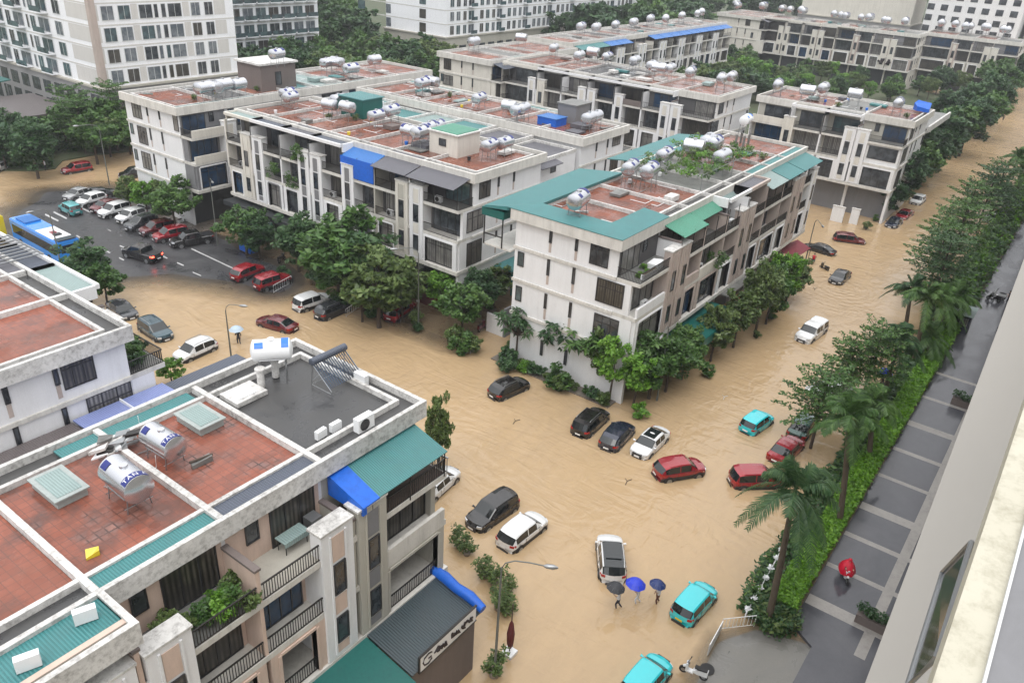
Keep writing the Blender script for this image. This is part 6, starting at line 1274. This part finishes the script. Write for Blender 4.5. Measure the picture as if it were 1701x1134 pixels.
# ------------------------------------------------------------ people
def person(loc, rz, pose, shirt, pants, label, cat='person'):
    J = {}
    if pose == 'walk':
        J = dict(pel=(0, 0, .95), sp=(0.02, 0, 1.15), ch=(.04, 0, 1.38), nk=(.05, 0, 1.52), hd=(.08, 0, 1.62), ht=(.09, 0, 1.74), sl=(.03, .19, 1.42), el=(.10, .26, 1.18), wl=(.30, .16, 1.32), sr=(.03, -.19, 1.42), er=(-.08, -.25, 1.17), wr=(.05, -.24, .95),
                 kl=(.16, .09, .52), al=(.06, .10, .10), tl=(.22, .1, .05), kr=(-.02, -.09, .50), ar=(-.26, -.1, .16), tr=(-.12, -.1, .06), hl=(0, .1, .92), hr=(0, -.1, .92))
    else:
        J = dict(pel=(0, 0, .82), sp=(.03, 0, 1.0), ch=(.10, 0, 1.22), nk=(.13, 0, 1.36), hd=(.17, 0, 1.46), ht=(.18, 0, 1.58), sl=(.1, .19, 1.27), el=(.26, .25, 1.08), wl=(.46, .24, 1.08), sr=(.1, -.19, 1.27), er=(.26, -.25, 1.08), wr=(.46, -.24, 1.08),
                 kl=(.40, .16, .72), al=(.32, .17, .34), tl=(.48, .17, .30), kr=(.40, -.16, .72), ar=(.32, -.17, .34), tr=(.48, -.17, .30), hl=(.02, .11, .80), hr=(.02, -.11, .80))
    E = [('pel', 'sp'), ('sp', 'ch'), ('ch', 'nk'), ('nk', 'hd'), ('hd', 'ht'), ('ch', 'sl'), ('sl', 'el'), ('el', 'wl'), ('ch', 'sr'), ('sr', 'er'), ('er', 'wr'), ('pel', 'hl'), ('hl', 'kl'), ('kl', 'al'), ('al', 'tl'), ('pel', 'hr'), ('hr', 'kr'), ('kr', 'ar'), ('ar', 'tr')]
    RR = dict(pel=.14, sp=.13, ch=.145, nk=.055, hd=.095, ht=.07, sl=.065, sr=.065, el=.045, er=.045, wl=.03, wr=.03, hl=.1, hr=.1, kl=.062, kr=.062, al=.042, ar=.042, tl=.04, tr=.04)
    names = list(J); vs = [J[k] for k in names]; es = [(names.index(a), names.index(b2)) for a, b2 in E]; rr = [RR[k] for k in names]
    for w_, e_ in (('wl', 'el'), ('wr', 'er')):   # palm and five fingers
        W_ = Vector(J[w_]); d = (W_-Vector(J[e_])).normalized(); sdv = d.cross(Vector((0, 0, 1))).normalized(); palm_ = W_+d*.07; pi_ = len(vs); vs.append(tuple(palm_)); rr.append(.03); es.append((names.index(w_), pi_))
        for q, ln in ((-.028, .065), (-.01, .078), (.01, .072), (.028, .055)):
            a = palm_+sdv*q+d*.035; b2 = a+d*ln*.5+Vector((0, 0, -.015)); c_ = b2+d*ln*.3+Vector((0, 0, -.03)); i = len(vs); vs += [tuple(a), tuple(b2), tuple(c_)]; rr += [.011, .009, .008]; es += [(pi_, i), (i, i+1), (i+1, i+2)]
        a = palm_-d*.02+sdv*-.04; b2 = a+d*.04-sdv*.02; i = len(vs); vs += [tuple(a), tuple(b2)]; rr += [.012, .009]; es += [(pi_, i), (i, i+1)]
    me = bpy.data.meshes.new('sk'); me.from_pydata(vs, es, []); o = bpy.data.objects.new('sk', me); COL.objects.link(o)
    o.modifiers.new('s', 'SKIN')
    for i, v in enumerate(me.skin_vertices[0].data): v.radius = (rr[i], rr[i]*(.75 if i in (1, 2) else 1)); v.use_root = i == 0
    sb = o.modifiers.new('u', 'SUBSURF'); sb.levels = 1; dg = bpy.context.evaluated_depsgraph_get(); bm = bpy.data.meshes.new_from_object(o.evaluated_get(dg)); bpy.data.objects.remove(o)
    bm.materials.clear()
    for k in (shirt, pants, 'skin', 'black'): bm.materials.append(M[k])
    pz, nz = J['pel'][2], J['nk'][2]-.01; wl, wr_ = Vector(J['wl']), Vector(J['wr'])
    for p in bm.polygons:
        c = p.center; q = 0
        if (c-wl).length < .16 and (c-Vector(J['el'])).length > .1 or (c-wr_).length < .16 and (c-Vector(J['er'])).length > .1: q = 2
        elif c.z > nz: q = 2
        elif c.z < J['al'][2]-.02: q = 3
        elif c.z < pz+.02 and abs(c.y) < .24 or c.z < J['kl'][2]: q = 1
        p.material_index = q; p.use_smooth = True
    t = thing('person', label, cat, loc, rz); b0 = link('body', bm, t); bm.name = 'body'
    h = Vector(J['hd']); f = MB(); f.tube([h+Vector((-.03, 0, .02)), h+Vector((-.02, 0, .07)), h+Vector((-.01, 0, .14)), h+Vector((0, 0, .17))], [.085, .108, .08, .02], 'hair', 10); link('hair', f.mesh('hair', smooth=60), t)
    f = MB(); f.tube([h+Vector((.09, 0, .03)), h+Vector((.125, 0, .0))], [.012, .018], 'skin', 6); link('nose', f.mesh('nose', smooth=60), t)
    for sg in (-1, 1): f = MB(); f.tube([h+Vector((.08, sg*.035, .035)), h+Vector((.094, sg*.035, .035))], .011, 'hair', 6); link('eye', f.mesh('eye'), t); f = MB(); f.tube([h+Vector((0, sg*.09, .01)), h+Vector((0, sg*.108, .01))], .025, 'skin', 6); link('ear', f.mesh('ear'), t)
    return t
def umbrella(loc, tip, r, k, label):
    t = thing('umbrella', label, 'umbrella', loc); f = MB(); n = 8; vs = [(0, 0, 0)]; fs = []
    for j, (q, z) in enumerate(((.33, -.05), (.66, -.16), (1.0, -.36))):
        for i in range(n*2):
            a = i*pi/n; s = q*r*(1.0 if i % 2 == 0 else .955); vs.append((cos(a)*s, sin(a)*s, z*r/.6-(0 if i % 2 else .012)))
    m_ = n*2
    fs = [(0, 1+i, 1+(i+1) % m_) for i in range(m_)]+[(1+j*m_+i, 1+(j+1)*m_+i, 1+(j+1)*m_+(i+1) % m_, 1+j*m_+(i+1) % m_) for j in range(2) for i in range(m_)]
    f.add(vs, fs, k); link('canopy', f.mesh('canopy'), t, rot=tip); f = MB(); f.tube([(0, 0, .07), (0, 0, -.85)], .009, 'galv', 6); f.tube([(0, 0, -.85), (0, 0, -.93), (.03, 0, -.96)], .014, 'plastic', 6); link('shaft', f.mesh('shaft'), t, rot=tip)
    f = MB()
    for i in range(n): a = i*2*pi/n; f.tube([(0, 0, -.02), (cos(a)*r*.66, sin(a)*r*.66, -.17*r/.6), (cos(a)*r, sin(a)*r, -.38*r/.6)], .006, 'galv', 4)
    link('ribs', f.mesh('ribs'), t, rot=tip)
for foot, head, hd, sh, pn, k, r_, lab, ul in (((1026, 1008), (1032, 976), 2.0, 'cl_white', 'cl_dark', 'u_black', .6, 'person in white top and dark trousers wading under the black umbrella', 'black umbrella held by the left wader beside the white car'), ((1058, 1000), (1056, 964), 2.2, 'cl_white', 'cl_white', 'u_blue', .66, 'person in pale clothes wading under the bright blue umbrella', 'bright blue umbrella, middle of the three waders'), ((1091, 1000), (1088, 971), 2.6, 'cl_white', 'cl_brown', 'u_navy', .54, 'person in a long white top under the navy umbrella', 'small navy blue umbrella held by the right wader')):
    p = at(*foot, 0); person((p.x, p.y, -.2), hd, 'walk', sh, pn, lab); q = p+Vector((cos(hd)*.28-sin(hd)*.14, sin(hd)*.28+cos(hd)*.14, 0)); umbrella((q.x, q.y, 2.1), (.05, .08, 0), r_, k, ul)
p = at(397, 570, 0); person((p.x, p.y, -.3), 1.2, 'walk', 'cl_dark', 'cl_dark', 'person in dark clothes behind the near roof carrying a pale umbrella'); umbrella((p.x, p.y+.2, 1.85), (0, 0, 0), .7, 'u_pale', 'pale blue umbrella behind the blue and white tank')
p = at(1463, 640, 0); person((p.x, p.y, -.3), -2, 'walk', 'cl_dark', 'cl_dark', 'person wading under a blue umbrella among the palms'); umbrella((p.x, p.y, 1.9), (0, 0, 0), .75, 'u_blue', 'blue umbrella between the palm trunks')
p = at(77, 284, .0); person((p.x, p.y, .0), 3, 'walk', 'cl_white', 'cl_dark', 'person in white standing on the planted bank, upper left')
p = at(1666, 200, 0); person((p.x, p.y, -.3), 3, 'walk', 'cl_dark', 'cl_dark', 'tiny dark figure wading far up the flooded road')
p = at(1672, 505, .2); person((p.x, p.y, .2), 2, 'walk', 'cl_dark', 'cl_dark', 'person in black standing by the white scooters on the drive')
def scooter(loc, rz, col, label, group='scooters'):
    t = thing('scooter', label, 'scooter', loc, rz, group); f = MB()
    f.slab([(-.75, -.13), (-.2, -.17), (.1, -.12), (.1, .12), (-.2, .17), (-.75, .13)], .38, [.78, .72, .5, .5, .72, .78], col); f.slab([(.05, -.14), (.42, -.14), (.42, .14), (.05, .14)], .26, .36, col); f.slab([(.38, -.2), (.52, -.15), (.52, .15), (.38, .2)], .3, [.95, .85, .85, .95], col); f.tube([(.5, 0, .62), (.66, 0, .5)], .08, col, 6); link('body', f.mesh('body'), t)
    f = MB(); f.slab([(-.7, -.13), (.02, -.14), (.02, .14), (-.7, .13)], .74, [.84, .80, .80, .84], 'black'); link('seat', f.mesh('seat'), t)
    for x in (-.55, .65): f = MB(); f.tube([(0, -.05, 0), (0, .05, 0)], .24, 'black', 14); f.tube([(0, -.055, 0), (0, .055, 0)], .12, 'rim', 10); link('wheel', f.mesh('wheel', smooth=40), t, (x, 0, .24))
    f = MB(); f.tube([(.5, 0, .5), (.42, 0, .98)], .03, 'plastic', 6); f.tube([(.36, -.32, 1.0), (.44, 0, .98), (.36, .32, 1.0)], .02, 'plastic', 6); link('handlebar', f.mesh('handlebar'), t)
    f = MB(); f.tube([(.46, 0, .93), (.53, 0, .92)], .07, 'headlamp', 8); link('headlight', f.mesh('headlight'), t)
    for sg in (-1, 1): f = MB(); f.tube([(.38, sg*.2, 1.0), (.34, sg*.26, 1.15)], [.008, .045], 'plastic', 6); link('mirror', f.mesh('mirror'), t)
    return t
p = at(1403, 958, .2); sc0 = scooter((p.x, p.y, .2), R(205), 'p_white', 'white scooter ridden down the drive by someone in a red cape'); rd = person((p.x+.1, p.y+.05, .22), R(205), 'ride', 'cl_red', 'cl_red', 'rider in a red rain cape on the drive')
f = MB(); vs = []; n = 14
for j, (r_, z) in enumerate(((.05, 1.5), (.2, 1.38), (.42, 1.05), (.52, .75), (.55, .55))):
    for i in range(n): a = i*2*pi/n; s = r_*(1+.08*sin(a*5)); vs.append((cos(a)*s*1.15+.08, sin(a)*s, z+.02*sin(a*3)))
f.add(vs, [(j*n+i, j*n+(i+1) % n, (j+1)*n+(i+1) % n, (j+1)*n+i) for j in range(4) for i in range(n)], 'cl_red'); link('rain_cape', f.mesh('rain_cape', smooth=70), rd)
f = MB(); f.tube([(.1, 0, 1.42), (.14, 0, 1.5), (.16, 0, 1.6), (.17, 0, 1.66)], [.1, .135, .12, .03], 'cl_red', 12); link('helmet', f.mesh('helmet', smooth=60), rd)
SC = [((1152, 1122, .1), 100, 'p_white', 'white scooter parked on the ramp at the bottom edge'), ((1571, 560, .2), 70, 'p_white', 'white scooter parked left of the kiosk, farther one'), ((1566, 572, .2), 60, 'p_white', 'white scooter parked left of the kiosk, nearer one'), ((1658, 495, .2), 80, 'p_white', 'white scooter beside the person in black on the drive'), ((1650, 500, .2), 80, 'p_black', 'black scooter beside the person in black on the drive'),
      ((1349, 440, -.3), 10, 'p_darkred', 'red motorbike carrying a rider beside the red canopy'), ((1368, 450, -.3), 60, 'p_black', 'black motorbike under the small street tree'), ((302, 372, 0), 30, 'p_white', 'white scooter behind the bright red wagon, left'), ((316, 366, 0), 50, 'p_black', 'dark scooter behind the bright red wagon, right'), ((468, 435, 0), 20, 'p_black', 'black scooter with white box behind the red sedan'), ((800, 548, 0), 10, 'p_darkred', 'red scooter parked by the white garden wall'), ((413, 420, 0), 80, 'p_blue', 'motorbike under a blue cover behind the red cars')]
for (x, y, z), a, c_, lab in SC: p = at(x, y, z); dupc = scooter((p.x, p.y, z), R(a), c_, lab)
p = at(1349, 440, -.3); person((p.x, p.y, -.3), R(10), 'ride', 'cl_red', 'cl_dark', 'rider in red on the motorbike beside the red canopy')
t = thing('bike_cover', 'blue tarpaulin draped over a parked motorbike behind the red cars', 'tarpaulin', tuple(at(413, 414, 0))); p = at(413, 418, 0); f = MB(); f.slab([(p.x-.5, p.y-1), (p.x+.5, p.y-1.1), (p.x+.6, p.y+1), (p.x-.5, p.y+1.1)], .1, [1.2, 1.3, 1.0, 1.1], 'tarp'); part('cover', f, t)
# small floating litter
for i, (x, y) in enumerate([(1205, 660), (1275, 845), (1355, 480), (1044, 800), (858, 700)]):
    p = at(x, y, .01); t = thing('floating_branch', ['pale floating lid right of the corner lamp', 'dark twig floating by the big palm', 'dark branch floating near the black sedan', 'short stick floating below the red car', 'small leaf clump floating left of the black cars'][i], 'floating debris', tuple(p)); f = MB()
    f.tube([(-.5, 0, 0), (0, .12, .03), (.45, -.05, 0)], .03, 'cap' if i == 0 else 'trunk', 5); f.tube([(0, .1, .02), (.2, .4, .03)], .02, 'cap' if i == 0 else 'trunk', 5); link('twig', f.mesh('twig'), t)

# ------------------------------------------------------------ pipes and oddments on the roofs
def pipes(root, F, L, dep, n, seed):
    r3 = random.Random(seed)
    for _ in range(n):
        f = MB(); s0, d0 = r3.uniform(1, L-2), -r3.uniform(1.5, dep-1.5); f.tube([F.p(s0, d0)+(15.0,), F.p(s0+r3.uniform(1, 3.5), d0)+(15.0,)], .035, r3.choice(['whitep', 'galv', 'whitep']), 5); s1 = s0+r3.uniform(0, 1); f.tube([F.p(s1, d0)+(15.02,), F.p(s1, d0-r3.uniform(.6, 2.2))+(15.02,)], .03, 'whitep', 5); part('water_pipe', f, root)
    for _ in range(n//2):
        s0, d0 = r3.uniform(1.5, L-4), -r3.uniform(1.6, dep-3.2); f = MB(); F.box(f, s0, s0+r3.uniform(.9, 2.6), d0, d0-r3.uniform(.8, 2.2), 15.02, 15.02+r3.uniform(.1, .5), r3.choice(['palegreenx', 'concrete', 'cap', 'greyx', 'tealx', 'brownwall'])); part('roof_hatch', f, root)
for rt, F, L, dp, n, sd_ in ((b3, F3, 37, 12, 18, 1), (b3b, F3b, 37, 10.6, 16, 2), (b5, F5, 44, 12, 18, 3), (b4, F4, 44, 10.7, 12, 4), (b6, F6, 23, 12.4, 9, 5), (b7, F7, 40, 14.5, 16, 6), (b9, F9, 80, 11.5, 22, 7), (b10, F10, 45, 12, 14, 8)): pipes(rt, F, L, dp, n, sd_)
r3 = random.Random(77)
for i in range(44):
    F, L, dp, nm = r3.choice([(F3, 37, 12, 'middle terrace'), (F3b, 37, 10, 'rear row'), (F5, 44, 12, 'row behind the stair tower'), (F4, 44, 10, 'central terrace'), (F6, 22, 12, 'villa like terrace')])
    x, y = F.p(r3.uniform(1, L-1), -r3.uniform(1.4, dp-1.4)); q = r3.random(); w_ = r3.uniform(.2, .5)
    t = thing('roof_clutter', 'small object left lying on the roof of the '+nm, 'clutter', (x, y, 14.96), r3.uniform(0, 6), 'oddments on the roof of the '+nm); f = MB()
    if q < .35: f.tube([(0, 0, 0), (0, 0, .02), (0, 0, .4)], [.1, .18, .22], r3.choice(['whitep', 'bluep', 'p_yellow', 'plastic']), 10)
    elif q < .7: f.slab([(-w_*2, -w_*.4), (w_*2, -w_*.5), (w_*1.8, w_*.4), (-w_*1.9, w_*.5)], 0, [.06, .2, .14, .08], r3.choice(['cap', 'concrete', 'galv', 'palegreenx', 'whitep']))
    else:
        for _ in range(4): leafquads(f, r3, (r3.uniform(-.3, .3), r3.uniform(-.3, .3), .4), 40, .35, .16, 'leafolive')
        f.tube([(0, 0, 0), (0, 0, .3)], [.15, .22], 'pot', 8)
    link('piece', f.mesh('piece'), t)
k_ = 0
for F, nm, spots in ((F4, 'central terrace', ((2.6, 1.6, Z3), (10.6, 1.6, Z4), (14.2, 1.5, Z3), (20, 1.7, Z4), (29, 1.6, Z3), (34.5, 1.6, Z4))), (F3, 'middle terrace', ((3.2, 1.6, Z4), (10.2, 1.6, Z3), (13.4, 1.6, Z4), (19.2, 1.7, Z3), (25.6, 1.6, Z4), (36, 1.6, Z3)))):
    for i, (s_, d_, z_) in enumerate(spots):
        x, y = F.p(s_, d_); t = thing('air_conditioner', '%s balcony air conditioner from the near end of the %s' % (ORD[i], nm), 'air conditioner', (x, y, z_+.04), R(0 if F is F4 else -90), 'balcony air conditioners of the '+nm)
        f = MB(); f.box(-.42, .42, -.16, .16, .05, .65, 'whitep'); link('casing', f.mesh('casing'), t); f = MB(); f.tube([(-.1, -.165, .35), (-.1, -.18, .35)], .25, 'plastic', 14); link('fan_grille', f.mesh('fan_grille'), t)
t = thing('garden_trough', 'white trough and covered bench on the paved corner terrace of the central building', 'planter', (58.5, 27.6, Z4)); f = MB(); f.box(-1.6, .8, -.7, -.35, .05, .5, 'whitep'); f.box(-1.5, .7, -.66, -.4, .5, .53, 'soil'); link('trough', f.mesh('trough'), t); f = MB(); f.slab([(1.0, -.6), (2.2, -.5), (2.1, .4), (1.1, .5)], .05, [.6, .8, .7, .5], 'whitep'); link('cover', f.mesh('cover'), t)
# ------------------------------------------------------------ damp air over the whole estate
f = MB(); M['haze'] = bpy.data.materials.new('haze'); M['haze'].use_nodes = True; ht = M['haze'].node_tree; ht.nodes.remove(ht.nodes['Principled BSDF'])
pv = ht.nodes.new('ShaderNodeVolumePrincipled'); pv.inputs['Color'].default_value = (.93, .95, 1, 1); pv.inputs['Density'].default_value = .00032; pv.inputs['Anisotropy'].default_value = .2; ht.links.new(pv.outputs[0], ht.nodes['Material Output'].inputs['Volume'])
f.box(-950, 2700, -950, 2700, -2.2, 70, 'haze'); o = struct('haze', f); o['kind'] = 'stuff'
